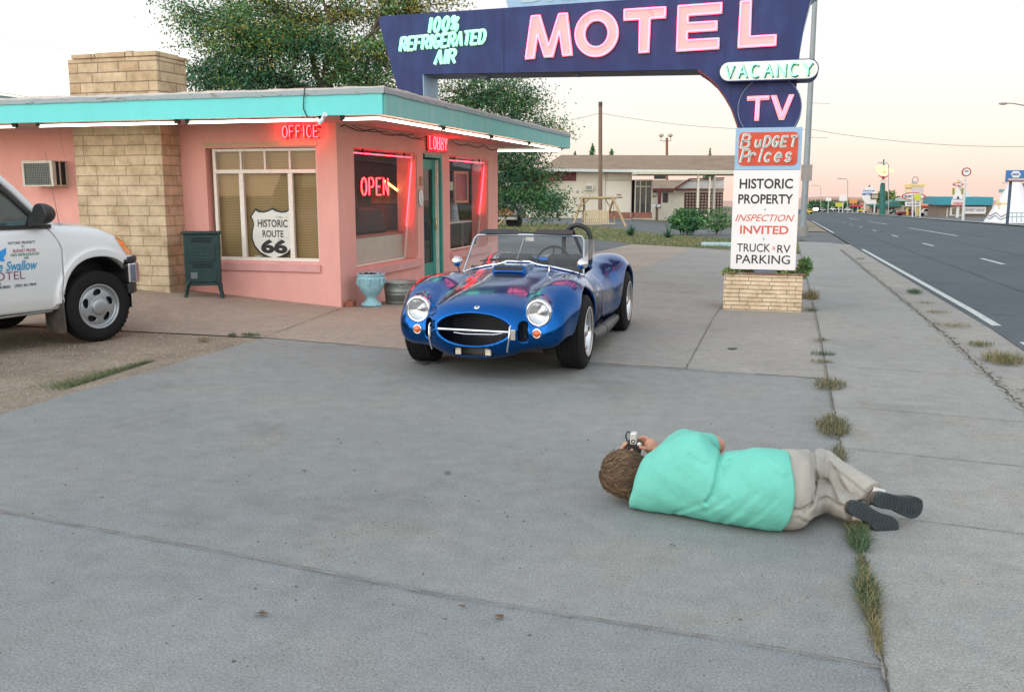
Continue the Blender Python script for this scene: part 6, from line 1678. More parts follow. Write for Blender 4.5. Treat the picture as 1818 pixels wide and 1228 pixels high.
def yucca(label, px, py, d, hpx, seed):
    rng = random.Random(seed); s = d / 1690.0
    b = at(px, py, d); b.z = gz(b.x, b.y) + .02
    t = thing('yucca', label, 'plant', b, group='yuccas on the lawn'); m = MB()
    for k in range(60):
        a = rng.uniform(0, 6.28); e = rng.uniform(.15, 1.4); l = hpx * s * rng.uniform(.8, 1.2)
        dv = Vector((math.cos(a) * math.cos(e), math.sin(a) * math.cos(e), math.sin(e))); sd = Vector((-math.sin(a), math.cos(a), 0)) * .035
        m.add([b - sd, b + sd, b + dv * l], [(0, 1, 2)])
    m.build('blade', LEAFM[0], t)
yucca('spiky yucca at the foot of the log swing frame', 1120, 421, 39, 22, 1)
yucca('spiky yucca between the log swing and the dark shrub', 1186, 421, 39, 20, 2)
# ------------------------------------------------------------------ plants in the brick planter, weeds
rng = np.random.default_rng(77)
def planter_plant(label, x, y, w_, h, n, seed, mi=(1, 2)):
    r = np.random.default_rng(seed)
    t = thing('planter_plant', label, 'plant', (x, y, .38), group='plants in the brick planter')
    v = r.normal(size=(n, 3)); v /= np.linalg.norm(v, axis=1)[:, None]; v *= r.uniform(.1, 1, n)[:, None] ** .5
    C = np.column_stack([x + v[:, 0] * w_, y + v[:, 1] * .14, .40 + h * (.5 + .55 * v[:, 2])])
    leaves('foliage', C, .05, [LEAFM[i] for i in mi], r.integers(0, len(mi), n), t, r, aspect=1.8)
    m = MB()
    for k in range(7): m.tube([(x + r.uniform(-.03, .03), y, .37), (x + r.uniform(-1, 1) * w_ * .8, y + r.uniform(-.1, .1), .40 + h * r.random())], .003, 4)
    m.build('stem', LEAFM[1], t)
planter_plant('trailing green plant at the left end of the brick planter', 4.83, 1.44, .15, .10, 420, 1)
planter_plant('low green plant at the right end of the brick planter', 5.50, 1.46, .14, .10, 300, 2)
planter_plant('straggly plant hanging over the right edge of the brick planter', 5.72, 1.60, .10, .24, 330, 3, (1, 1, 2))
planter_plant('leafy sprig beside the post in the brick planter', 5.03, 1.52, .10, .09, 160, 4)
DRY = mat('dry_grass', (0.26, 0.21, 0.10), 0.9, var=0.3, scale=20); GRN = mat('weed_green', (0.055, 0.115, 0.045), 0.8, var=0.3, scale=20); GREY = mat('grey_green_weed', (0.10, 0.115, 0.065), 0.9, var=0.3, scale=20)
def tuft(label, x, y, rx, ry, h, n, mats, seed, group='weeds in the pavement cracks', lean=1.2):
    r = np.random.default_rng(seed)
    z = gz(x, y) + .012; h *= .72
    t = thing('weed_tuft', label, 'weed', (x, y, z), group=group)
    V = []; F = []; M_ = []
    for k in range(int(n * 2.6)):
        a = r.uniform(0, 6.283); q = r.random() ** .7
        bx, by = x + math.cos(a) * rx * q, y + math.sin(a) * ry * q
        l = h * r.uniform(.4, 1.15); th_ = r.uniform(0, 6.283); e = max(.12, r.normal(.75, .45))
        dv = np.array([math.cos(th_) * math.cos(e) * lean, math.sin(th_) * math.cos(e) * lean, math.sin(e)]) * l
        w_ = h * r.uniform(.008, .016) + .0009; sd = np.array([-math.sin(th_), math.cos(th_), 0]) * w_
        b = np.array([bx, by, z]); i = len(V)
        mid = b + dv * .55 + np.array([0, 0, l * .12])
        V += [b - sd, b + sd, mid + sd * .8, mid - sd * .8, b + dv]
        F += [(i, i + 1, i + 2, i + 3), (i + 3, i + 2, i + 4, i + 4)]; c = r.integers(0, len(mats)); M_ += [c, c]
    m = MB(); m.v = [tuple(p) for p in V]; m.f = [f if f[2] != f[3] else f[:3] for f in F]; m.m = M_; m.s = [False] * len(F)
    m.build('blades', mats, t)
def tuftp(label, px, py, wpx, hpx, h, n, mats, seed):
    q = on_ground(px, py); s = (q - Vector(cam.location)).length / 1700.0
    tuft(label, q.x, q.y, wpx * s / 2, hpx * s / 2 * 3.2, h, n, mats, seed)
A_ = [GREY, GREY, DRY]; B_2 = [GRN, GRN, GREY]; C_ = [DRY, DRY, GREY]
tuftp('brown grass clump leaning on the right side of the brick planter', 1438, 530, 30, 22, .20, 170, C_, 1)
tuftp('small green weed at the bottom right corner of the brick planter', 1440, 553, 22, 6, .07, 70, B_2, 2)
tuftp('thin weed in the joint just below the brick planter', 1458, 606, 26, 10, .05, 60, A_, 3)
tuftp('flat spreading weed, upper of two narrow ones in the joint', 1462, 631, 44, 8, .06, 90, B_2, 4)
tuftp('flat spreading weed, lower of two narrow ones in the joint', 1460, 645, 42, 8, .05, 80, A_, 5)
tuftp('grey green weed clump in the joint level with the car', 1473, 686, 54, 30, .085, 230, A_, 6)
tuftp('large weed clump in the joint beyond the lying person', 1478, 762, 54, 44, .10, 320, A_, 7)
tuftp('trailing end of weeds just behind the lying person', 1490, 812, 24, 34, .06, 130, A_, 8)
tuftp('green weed in the joint in front of the shoes', 1524, 965, 34, 34, .08, 220, B_2, 9)
tuftp('dry grass in the joint under the shoes', 1520, 940, 40, 20, .07, 150, C_, 10)
tuftp('mixed green and dry weed in the joint nearest the viewer', 1540, 1060, 36, 60, .075, 320, [GRN, DRY, GREY], 11)
tuftp('last sparse dry weed at the near end of the joint', 1554, 1130, 20, 50, .05, 140, C_, 12)
tuftp('sparse straggling weed in the joint between the shoes and the nearest long weed', 1531, 1008, 20, 30, .05, 90, [GREY, DRY, GRN], 31)
tuftp('thin dry straggle at the lower end of the nearest long weed', 1549, 1098, 26, 34, .045, 110, [DRY, DRY, GREY], 32)
tuftp('bushy green weed at the kerb beyond the sidewalk cracks', 1623, 521, 24, 14, .11, 140, [GRN], 13)
tuftp('flat dry weed at the kerb below the bushy green one', 1642, 539, 32, 8, .04, 90, C_, 14)
tuftp('straw coloured weed strip by the kerb, second below the green one', 1665, 556, 44, 8, .05, 120, C_, 15)
tuftp('dry weed strip in the gutter with a few green blades', 1692, 580, 60, 12, .05, 170, [DRY, DRY, GRN], 16)
tuftp('green weed at the road edge near the right border', 1742, 614, 40, 12, .07, 150, [GRN, DRY], 17)
tuftp('tall yellow grass clump at the road edge on the right border', 1782, 642, 62, 26, .13, 280, [DRY, DRY, GRN], 18)
tuftp('tiny weed at the kerb far along the sidewalk', 1526, 461, 16, 4, .08, 50, B_2, 19)
tuftp('green tuft at the foot of the tall steel pole', 1420, 429, 24, 5, .2, 60, B_2, 20)
tuftp('small green weed where the apron meets the dirt', 412, 597, 16, 5, .05, 60, B_2, 21)
tuftp('longer green weed at the corner of the lot slab', 445, 597, 40, 5, .05, 130, B_2, 22)
tuftp('dry grass tuft on the dirt near the lot slab', 362, 606, 22, 8, .06, 80, C_, 23)
# thin strip of grass along the dirt edge: nobody could count it
V = []; F = []
for k in range(4200):
    u = RNG.random(); px = 118 + u * 150; py = 690 - u * 48
    q = on_ground(px, py); q.x -= abs(RNG.normal(0, .09)) * (1.3 - u) * (.4 + abs(math.sin(u * 23) + .5 * math.sin(u * 61))); q.y += RNG.normal(0, .05)
    if RNG.random() < u * .5: continue
    z = gz(q.x, q.y) - .004; l = RNG.uniform(.012, .045); a = RNG.uniform(0, 6.28); i = len(V)
    V += [(q.x - .002, q.y, z), (q.x + .002, q.y, z), (q.x + math.cos(a) * l * .7, q.y + math.sin(a) * l * .7, z + l * .8)]; F.append((i, i + 1, i + 2))
tag(np_mesh('grass_strip', V, F, [GRN, GREY, DRY], mi=RNG.choice(3, size=len(F), p=(.55, .25, .2))), 'thin green grass strip growing along the edge of the dirt', 'grass', kind='stuff')
V = []; F = []
for k in range(16000):
    u, v = RNG.random(), RNG.random()
    a = np.array((-11, 28.)) * (1 - u) * (1 - v) + np.array((5.86, 18.0)) * u * (1 - v) + np.array((5.86, 28.0)) * u * v + np.array((-20, 49.)) * (1 - u) * v
    x, y = a; z = gz(x, y) + .012; l = RNG.uniform(.03, .08); t_ = RNG.uniform(0, 6.28); i = len(V)
    V += [(x - .012, y, z), (x + .012, y, z), (x + math.cos(t_) * l * .6, y + math.sin(t_) * l * .6, z + l)]; F.append((i, i + 1, i + 2))
tag(np_mesh('lawn_grass', V, F, [GRN, DRY], mi=RNG.integers(0, 2, len(F))), 'patchy green and dry grass on the lawn beyond the lot', 'grass', kind='stuff')
# gravel and bits on the ground
V = []; F = []
def pebble(x, y, z, r):
    i = len(V); q = RNG.uniform(.6, 1.2, 6)
    V.extend([(x + r * q[0], y, z), (x, y + r * q[1], z), (x - r * q[2], y, z), (x, y - r * q[3], z), (x, y, z + r * .7 * q[4])])
    F.extend([(i, i + 1, i + 4), (i + 1, i + 2, i + 4), (i + 2, i + 3, i + 4), (i + 3, i, i + 4)])
for k in range(3800):
    x = RNG.uniform(-4, .55); y = RNG.uniform(-6.2, -2.5)
    pebble(x, y, gz(x, y) - .006, RNG.uniform(.003, .012))
tag(np_mesh('gravel', V, F, [mat('pale_gravel', (0.32, 0.275, 0.22), 0.9, var=0.4, scale=60)]), 'loose pale gravel scattered over the dirt yard', 'gravel', kind='stuff')
V = []; F = []
for k in range(900):
    px, py = RNG.uniform(20, 1500), 640 + 560 * RNG.random() ** 1.2
    q = on_ground(px, py)
    if q.x < .7 or (4.6 < q.x < 6.2 and -7 < q.y < -6): continue
    pebble(q.x, q.y, gz(q.x, q.y), RNG.uniform(.0015, .004) if RNG.random() < .85 else RNG.uniform(.004, .010))
tag(np_mesh('grit', V, F, [mat('dark_grit', (0.10, 0.09, 0.08), 0.9, var=0.6, scale=90)]), 'small dark grit scattered over the concrete lot', 'grit', kind='stuff')
LEAFD = mat('dead_leaf', (0.12, 0.075, 0.045), 0.9, var=0.3, scale=30)
for k, (px, py, s, lb) in enumerate([(465, 1093, .035, 'curled dead leaf on the concrete at lower left'), (820, 1080, .016, 'tiny dark leaf on the concrete near the middle of the bottom edge'), (886, 1098, .03, 'flat brown leaf on the concrete right of the tiny dark one'), (1768, 678, .05, 'dark twig like leaf on the sidewalk near the road'), (1812, 694, .04, 'dark leaf on the sidewalk at the right border'), (540, 838, .02, 'small dark leaf on the concrete left of the middle'), (1194, 971, .014, 'small brown leaf on the concrete below the shirt')]):
    q = on_ground(px, py); m = MB(); r = random.Random(k); a0 = r.uniform(0, 6.28); vs = []
    for i in range(9):
        a = 2 * math.pi * i / 9; rr = s * (.5 + .5 * abs(math.sin(a))) * r.uniform(.7, 1.1)
        vs.append((q.x + math.cos(a + a0) * rr, q.y + math.sin(a + a0) * rr * .5, q.z + .006 + .012 * r.random()))
    m.add(vs + [(q.x, q.y, q.z + .012)], [(i, (i + 1) % 9, 9) for i in range(9)])
    tag(m.build('fallen_leaf', LEAFD), lb, 'leaf', 'leaves lying on the pavement')
# ------------------------------------------------------------------ things round the office
# air conditioner
ac = thing('air_conditioner', 'cream window air conditioner sticking out of the pink wall', 'air conditioner', (-4.3, -.15, 1.72))
ACW = mat('cream_metal_case', (0.58, 0.57, 0.50), 0.5, var=0.08)
A0x, A1x, Az0, Az1, Ay = -4.60, -4.09, 1.545, 1.89, -.28
m = MB()
m.box(A0x, A1x, Ay, 0, Az1 - .012, Az1); m.box(A0x, A1x, Ay, 0, Az0, Az0 + .02); m.box(A0x, A0x + .012, Ay, 0, Az0 + .02, Az1 - .012)
m.box(A1x - .012, A1x, Ay, Ay + .06, Az0 + .02, Az1 - .012); m.box(A1x - .012, A1x, -.03, 0, Az0 + .02, Az1 - .012); m.box(A1x - .012, A1x, -.15, -.13, Az0 + .02, Az1 - .012)
m.box(A0x + .012, A0x + .035, Ay - .004, Ay + .01, Az0 + .02, Az1 - .012); m.box(A1x - .045, A1x, Ay - .006, Ay - .001, Az0, Az1); m.box(A0x + .035, A1x - .045, Ay - .004, Ay + .01, Az1 - .035, Az1 - .0125)
m.build('case', ACW, ac, bevel=.003)
m = MB(); m.box(A0x + .03, A1x - .03, Ay + .03, -.02, Az0 + .03, Az1 - .03); m.build('coil', mat('dark_coil', (0.035, 0.045, 0.045), 0.7, var=0.2, scale=60), ac)
m = MB()
for i in range(15): m.box(A0x + .035 + i * .0287, A0x + .039 + i * .0287, Ay + .002, Ay + .008, Az0 + .02, Az1 - .036)
for i in range(13): m.box(A0x + .035, A1x - .045, Ay - .001, Ay + .004, Az0 + .035 + i * .0225, Az0 + .039 + i * .0225)
m.build('grille', mat('grey_green_wire', (0.28, 0.33, 0.31), 0.5, 0.4, var=0.1), ac)
# route shield behind the glass
sh = thing('road_shield_sign', 'weathered white HISTORIC ROUTE 66 shield standing behind the front window', 'sign', (-1.0, .14, .62))
sx, sz, sw_, shh = -1.0, .59, .335, .67
half = [(0, 0), (.25, .035), (.55, .09), (.80, .20), (.95, .36), (.98, .50), (.90, .62), (.84, .70), (.88, .78), (1.0, .86), (.80, .985), (.62, .955), (.45, .955), (.25, .99), (.12, 1.0), (0, .965)]
half = [(0, 0), (.30, .045), (.62, .12), (.86, .25), (.97, .40), (.96, .54), (.88, .68), (.90, .75), (1.0, .84), (.74, 1.0), (.60, .955), (.40, .945), (.20, .965), (0, 1.01)]
poly = [(sx + u * sw_, sz + v * shh) for (u, v) in half] + [(sx - u * sw_, sz + v * shh) for (u, v) in half[-2:0:-1]]
m = MB(); m.prism(poly, 'y', .095, .112); m.build('shield_back', BLACKP, sh)
m = MB(); m.prism(outline(poly, .022), 'y', .091, .0948); m.build('shield_face', mat('peeling_white', (0.80, 0.79, 0.76), 0.6, col2=(0.42, 0.38, 0.30), scale=5, stretch=(1, 1, 3), c2pos=(0.6, 0.66)), sh)
m = MB(); put_text(m, 'HISTORIC', face_y(sx, .0895, 1.065), width=.44, height=.10, bold=.02); m.build('lettering', BLACKP, sh); m = MB(); put_text(m, 'ROUTE', face_y(sx, .0895, .93), width=.31, height=.09, bold=.02); m.build('lettering', BLACKP, sh); m = MB(); put_text(m, '66', face_y(sx + .01, .0895, .765), width=.39, height=.185, bold=.05); m.build('lettering', BLACKP, sh)
m = MB(); m.box(-1.30, -1.20, .12, .125, .585, .64); tag(m.build('paper_note', mat('pale_paper', (0.45, 0.52, 0.50), 0.8, var=0.05)), 'small pale note propped behind the front window left of the shield', 'note')
# cast iron heater
st = thing('iron_stove', 'dark green cast iron stove standing in front of the pink wall', 'stove', (-2.02, -.25, .13))
STG = mat('dark_green_iron', (0.007, 0.040, 0.038), 0.5, var=0.25, scale=14, bump=0.3, bscale=60); STB = mat('black_gap', (0.006, 0.012, 0.012), 0.8, var=0)
qa, qb = on_ground(332, 526), on_ground(391, 525)
scx = (qa.x + qb.x) / 2 + .07; SX0, SX1, SY0, SY1 = scx - .235, scx + .235, min(qa.y, qb.y) - .02, min(qa.y, qb.y) + .22
st.location = (scx, SY0 + .10, gz(scx, SY0)); st.rotation_euler = (0, 0, rad(30))
SZ0 = gz((SX0 + SX1) / 2, SY0); ZT = SZ0 + .85; ZB = SZ0 + .19
m = MB(); m.box(SX0 + .015, SX1 - .015, SY0 + .01, SY1, ZB, ZT - .03); m.build('stove_body', STG, st, bevel=.012)
m = MB(); m.box(SX0 - .012, SX1 + .012, SY0 - .015, SY1 + .01, ZT - .03, ZT); tp_ = m.build('stove_top', STG, st, bevel=.01)
m = MB()
for i in range(9): m.box(SX0 + .04 + i * .045, SX0 + .055 + i * .045, SY0 + .02, SY1 - .03, ZT + .0005, ZT + .003)
m.build('top_grate', STB, tp_)
def slots(z, n, w_, h_, par):
    m = MB()
    for i in range(n):
        x = (SX0 + SX1) / 2 + (i - (n - 1) / 2) * (w_ * 1.55); m.box(x - w_ / 2, x + w_ / 2, SY0 + .003, SY0 + .0105, z - h_ / 2, z + h_ / 2)
    return m.build('vent_slots', STB, par)
slots(ZT - .085, 13, .012, .020, st); slots(ZT - .12, 13, .012, .020, st); slots(ZT - .415, 13, .012, .016, st); slots(ZT - .445, 13, .012, .016, st)
for (zc, hh, nm_) in ((ZT - .265, .115, 'upper'), (ZT - .555, .085, 'lower')):
    pl = rounded([((SX0 + .07), zc - hh), ((SX1 - .07), zc - hh), ((SX1 - .07), zc + hh), ((SX0 + .07), zc + hh)], .03, 4)
    m = MB(); m.prism(pl, 'y', SY0 - .004, SY0 + .008); dd = m.build('stove_door', STG, st, bevel=.004)
    m = MB()
    for i in range(4 if nm_ == 'upper' else 1):
        for j in range(9 if nm_ == 'upper' else 1):
            if nm_ == 'upper': m.sphere((SX0 + .10 + j * .035, SY0 - .004, zc - hh * .65 + i * .045), (.012, .005, .011), 8, 5)
            else: m.box(SX0 + .09, SX0 + .17, SY0 - .014, SY0 - .004, zc - .04, zc + .04)
    m.build('door_casting' if nm_ == 'upper' else 'latch', STG if nm_ == 'upper' else mat('worn_latch', (0.16, 0.20, 0.20), 0.5, 0.4, var=0.3), dd)
for (x, sgn) in ((SX0 + .03, -1), (SX1 - .03, 1)):
    for y in (SY0 + .03, SY1 - .04):
        z = gz(x, y); m = MB(); m.tube([(x - sgn * .05, y, ZB + .04), (x - sgn * .005, y, ZB - .03), (x + sgn * .008, y, z + .08), (x + sgn * .02, y, z + .02), (x + sgn * .025, y, z + .003)], [.034, .026, .018, .020, .026], 8); m.build('leg', STG, st)
m = MB(); m.box(SX0 + .03, SX1 - .03, SY0 + .012, SY0 + .02, ZB - .03, ZB + .01); m.build('apron_skirt', STG, st)
# urn
UB = mat('pale_blue_urn_paint', (0.27, 0.50, 0.58), 0.6, var=0.16, scale=22, bump=0.35, bscale=70)
q = on_ground(656, 545); ux, uy = q.x - .03, q.y + .13
un_ = thing('garden_urn', 'pale blue painted urn with moulded swags by the pink corner', 'urn', (ux, uy, 0))
m = MB(); m.lathe([(.0001, 0), (.135, 0), (.138, .02), (.125, .035), (.10, .05), (.075, .075), (.066, .095), (.075, .12), (.115, .165), (.145, .21), (.165, .265), (.172, .32), (.176, .33), (.176, .385), (.170, .39), (.182, .40), (.184, .42), (.172, .425), (.158, .41), (.150, .36), (.0001, .355)], Matrix.Translation((ux, uy, 0)), 40)
ub_ = m.build('urn_body', UB, un_)
m = MB()
for k in range(6):
    a0 = 2 * math.pi * k / 6 - 1.3
    m.tube([(ux + .165 * math.cos(a0 + t) * (1 - .10 * math.sin(math.pi * t / 1.05)), uy + .165 * math.sin(a0 + t) * (1 - .10 * math.sin(math.pi * t / 1.05)), .315 - .075 * math.sin(math.pi * t / 1.05)) for t in [1.05 * i / 8 for i in range(9)]], .012, 6)
    m.tube([(ux + .178 * math.cos(a0), uy + .178 * math.sin(a0), .36), (ux + .182 * math.cos(a0), uy + .182 * math.sin(a0), .30), (ux + .172 * math.cos(a0), uy + .172 * math.sin(a0), .265)], [.016, .022, .008], 8)
for k in range(22):
    a = 2 * math.pi * k / 22; m.sphere((ux + .177 * math.cos(a), uy + .177 * math.sin(a), .358), (.014, .014, .014), 8, 5)
m.build('swag_relief', UB, ub_)
m = MB(); m.lathe([(.0001, .40), (.08, .405), (.155, .395)], Matrix.Translation((ux, uy, 0)), 24)
rq = random.Random(3)
for k in range(26):
    a, r = rq.uniform(0, 6.28), .14 * rq.random() ** .5; m.sphere((ux + r * math.cos(a), uy + r * math.sin(a), .405), (rq.uniform(.01, .035),) * 2 + (rq.uniform(.01, .03),), 7, 5)
m.build('soil', mat('black_soil', (0.012, 0.011, 0.012), 0.9, var=0.4, scale=40), un_)
# galvanised tub, brick
q = on_ground(698, 541); tx, ty_ = q.x + .02, q.y + .20
GALV = mat('galvanised_steel', (0.30, 0.34, 0.33), 0.5, 0.6, var=0.2, scale=10)
tb_ = thing('washtub', 'round galvanised washtub between the blue urn and the car', 'tub', (tx, ty_, 0))
m = MB(); m.lathe([(.0001, .006), (.185, .006), (.19, 0), (.194, .01), (.205, .12), (.211, .125), (.207, .132), (.212, .16), (.218, .165), (.214, .172), (.222, .27), (.230, .275), (.230, .288), (.222, .29), (.216, .27), (.20, .04), (.0001, .03)], Matrix.Translation((tx, ty_, 0)), 40); m.build('tub_body', GALV, tb_)
m = MB(); m.tube([(tx + .08, ty_ - .215, .26), (tx + .10, ty_ - .235, .235), (tx + .16, ty_ - .20, .235), (tx + .165, ty_ - .165, .26)], .007, 6); m.build('handle', GALV, tb_)
q = on_ground(616, 546); m = MB(); Mb = Matrix.Translation((q.x, q.y + .02, 0)) @ Matrix.Rotation(rad(14), 4, 'Z'); m.box(-.03, .07, 0, .20, 0, .075, M=Mb); tag(m.build('brick', mat('red_brick', (0.30, 0.10, 0.06), 0.9, var=0.25, scale=16), bevel=.005), 'red brick lying against the pink corner beside the urn', 'brick')
# oval notice and plate beside the door
nt_ = thing('oval_notice', 'small white oval notice on the wall left of the green door', 'notice', (.01, 2.80, 1.38))
m = MB(); m.prism([(2.80 + .095 * math.cos(a), 1.375 + .135 * math.sin(a)) for a in [2 * math.pi * i / 28 for i in range(28)]], 'x', .002, .016); nb = m.build('notice_plate', mat('blue_oval_edge', (0.20, 0.36, 0.38), 0.5, var=0), nt_)
m = MB(); m.prism([(2.80 + .087 * math.cos(a), 1.375 + .127 * math.sin(a)) for a in [2 * math.pi * i / 28 for i in range(28)]], 'x', .016, .019); m.build('notice_face', WHITEP, nt_)
m = MB()
for k, (zz, w_) in enumerate([(1.44, .05), (1.415, .09), (1.375, .11), (1.345, .10), (1.315, .11), (1.285, .08)]): m.box(.0192, .0200, 2.80 - w_ / 2, 2.80 + w_ / 2, zz, zz + .012)
m.build('printed_lines', mat('grey_print', (0.30, 0.42, 0.45), 0.6, var=0), nt_)
m = MB(); m.box(.002, .03, 2.78, 2.87, 1.56, 1.70); tag(m.build('wall_plate', mat('tan_plate', (0.42, 0.27, 0.16), 0.6, var=0.1), bevel=.004), 'small tan plate on the wall above the oval notice', 'plate')
# spotlight on the eave, hanging wire, cables under the soffit, rubble on the roof
sp = thing('eave_spotlight', 'small white twin spotlight under the front eave near the corner', 'spotlight', (.02, -1.1, 2.28))
q = at(577, 208, 10.9); m = MB(); m.tube([(q.x, -1.16, 2.33), (q.x, -1.20, 2.28)], .014, 8); m.tube([(q.x - .01, -1.20, 2.29), (q.x + .04, -1.23, 2.33)], [.018, .030], 10); m.tube([(q.x, -1.20, 2.28), (q.x - .045, -1.24, 2.235)], [.018, .032], 10); m.build('lamp_heads', mat('white_enamel', (0.75, 0.77, 0.8), 0.4, var=0), sp)
WIREM = mat('black_cable', (0.02, 0.02, 0.022), 0.6, var=0)
x_ = aw = at(540, 180, 10.95).x
m = MB(); m.tube([(x_ + .04, -1.0, 2.66), (x_ + .015, -1.18, 2.63), (x_ + .0, -1.19, 2.50), (x_ - .01, -1.185, 2.40), (x_ + .03, -1.18, 2.31), (x_ + .10, -1.12, 2.29)], .006, 6); tag(m.build('hanging_wire', WIREM), 'thin black wire hanging over the front fascia', 'wire')
def cable(label, pts, r=.007, sag=.05):
    P = []
    for a, b in zip(pts[:-1], pts[1:]):
        a, b = Vector(a), Vector(b)
        for i in range(6): P.append(a.lerp(b, i / 6) - Vector((0, 0, sag * math.sin(math.pi * i / 6))))
    P.append(Vector(pts[-1])); m = MB(); m.tube(P, r, 6); tag(m.build('cable', WIREM), label, 'cable', 'cables under the eaves')
cable('sagging black cable under the eave from the corner to the LOBBY sign', [(-.3, -.05, 2.30), (.05, .15, 2.31), (.06, 1.0, 2.31), (.06, 2.0, 2.30), (.05, 2.95, 2.31)])
cable('thinner second cable looping under the eave before the LOBBY sign', [(.04, .4, 2.315), (.05, 1.4, 2.30), (.05, 2.4, 2.315), (.04, 2.95, 2.27)], .005, .035)
cable('black cable under the eave past the LOBBY sign', [(.05, 4.1, 2.31), (.05, 5.0, 2.29), (.05, 5.9, 2.31), (.04, 6.7, 2.27)], .007, .05)
for k, (px, py, d, sz_, lb) in enumerate([(553, 152, 12.2, (.05, .05, .035), 'dark lump lying on the roof edge above the OFFICE sign'), (568, 151, 12.2, (.085, .05, .03), 'tan brick lying on the roof edge above the OFFICE sign'), (978, 223, 19.5, (.16, .1, .04), 'tan timber offcut at the far right corner of the roof')]):
    q = at(px, py, d); m = MB(); m.box(-sz_[0], sz_[0], -sz_[1], sz_[1], 0, sz_[2] * 2, M=Matrix.Translation((q.x, q.y, 2.635)) @ Matrix.Rotation(.3 * k, 4, 'Z'))
    tag(m.build(('roof_lump', 'roof_brick', 'timber_offcut')[k], mat(('dark_lump', 'tan_brick', 'weathered_wood')[k], ((.03, .03, .03), (.36, .27, .18), (.33, .27, .19))[k], .9, var=.2), bevel=.008), lb, ('lump', 'brick', 'timber')[k])
# inside the windows
m = MB(); pr = [(1.10, .872), (2.26, .872), (2.04, 1.23), (1.27, 1.26)]; m.prism(pr, 'x', -.60, -.30)
tag(m.build('armchair_back', mat('black_chair_cloth', (0.025, 0.022, 0.022), 0.9, var=0.3), bevel=.05, seg=4), 'black armchair back seen through the first side window', 'armchair')
tl_ = thing('lit_shelf_tube', 'glowing orange tube slanting inside the first side window', 'tube light', (-.8, 2.0, 1.5))
m = MB(); m.tube([(-.30, 2.17, 1.625), (-.30, 2.86, 1.42)], .016, 8); m.build('tube', glow('orange_tube', (1.0, 0.30, 0.06), 9.0), tl_)
m = MB(); m.box(-.33, -.27, 2.85, 2.95, 1.37, 1.45); m.build('tube_holder', BLACKM, tl_)
m = MB(); m.box(-.9, -.6, 2.95, 3.6, 1.28, 1.60); tag(m.build('lit_cabinet', mat('golden_wood', (0.50, 0.26, 0.07), 0.6, var=0.3, scale=8), bevel=.01), 'golden wooden cabinet behind the slanting tube', 'cabinet')
m = MB(); m.box(-.85, -.62, 2.78, 3.38, .87, 1.26); tag(m.build('curtain', mat('rust_curtain', (0.22, 0.05, 0.035), 0.9, var=0.4, scale=6, stretch=(8, 8, .6)), bevel=.03), 'rust red curtain behind the black armchair', 'curtain')
pf = thing('picture_frame', 'tan framed dark picture inside the second side window', 'picture', (-.6, 4.9, 1.3))
m = MB()
for (a, b, c, d) in ((5.20, 5.26, 1.26, 1.83), (5.92, 5.98, 1.26, 1.83), (5.26, 5.92, 1.78, 1.83), (5.26, 5.92, 1.26, 1.31)): m.box(-.32, -.29, a, b, c, d)
m.build('frame', mat('tan_frame', (0.45, 0.30, 0.18), 0.6, var=0.1), pf)
m = MB(); m.box(-.315, -.305, 5.26, 5.92, 1.31, 1.78); m.build('picture', mat('dark_teal_print', (0.05, 0.09, 0.09), 0.3, var=0.4, scale=7, col2=(0.22, 0.27, 0.26), c2pos=(.6, .75)), pf)
m = MB(); m.box(-.21, -.205, 4.70, 4.89, 1.49, 1.64); tag(m.build('paper_notice', mat('pale_green_paper', (0.50, 0.55, 0.48), 0.7, var=0.05)), 'pale paper notice left of the framed picture in the second side window', 'notice')
m = MB(); m.box(-.60, -.28, 4.6, 6.5, .90, .93); m.box(-.58, -.55, 4.65, 4.7, -.2, .90); m.box(-.58, -.55, 6.4, 6.45, -.2, .90); tag(m.build('side_table', mat('pale_table_edge', (0.50, 0.46, 0.42), 0.5, var=0.1)), 'narrow table inside the second side window', 'table')
m = MB(); m.lathe([(.10, 0), (.08, .18), (.045, .40), (.06, .42)], Matrix.Translation((-.40, 5.45, .93)), 14); tag(m.build('hanging_shirt', mat('pale_blue_cloth', (0.35, 0.42, 0.52), 0.8, var=0.3, scale=14)), 'pale blue folded cloth on the table in the second side window', 'cloth')
# ------------------------------------------------------------------ white motel across the side street
def aty(px, py, y):
    a = at(px, py, 1.0) - Vector(cam.location); k = (y - cam.location[1]) / a.y
    return Vector(cam.location) + a * k
WALLW = mat('cream_white_wall', (0.66, 0.62, 0.52), 0.8, var=0.08, scale=1.2)
SHING = mat('brown_shingle', (0.26, 0.19, 0.135), 0.9, col2=(0.20, 0.145, 0.10), scale=1.2, stretch=(1, 1, 3))
FASC2 = mat('pale_fascia', (0.55, 0.60, 0.58), 0.6, var=0.05)
MAROON = mat('maroon_paint', (0.13, 0.022, 0.025), 0.6, var=0.12)
DKGL = mat('dark_pane', (0.04, 0.05, 0.05), 0.15, var=0.3, scale=3, spec=0.8)
BRK2 = mat('old_red_brick', (0.30, 0.14, 0.11), 0.9, var=0.2)
ML = Matrix.Translation(at(1000, 388, 70)) @ Matrix.Rotation(TH, 4, 'Z')
mo = thing('white_motel', 'low cream motel with brown hipped roof and drive through canopy', 'building', ML.to_translation(), TH, local=True)
K = 70 / 1703.0
def mx(px): return (px - 1000) * K
def mz(py): return (388 - py) * K
def mbox(mb, px0, px1, y0, y1, pz0, pz1, mi=0): mb.box(mx(px0), mx(px1), y0, y1, mz(pz1), mz(pz0), mi)
m = MB(); mbox(m, 870, 1121, 0, 5.5, 302, 440); m.build('wall', WALLW, mo)
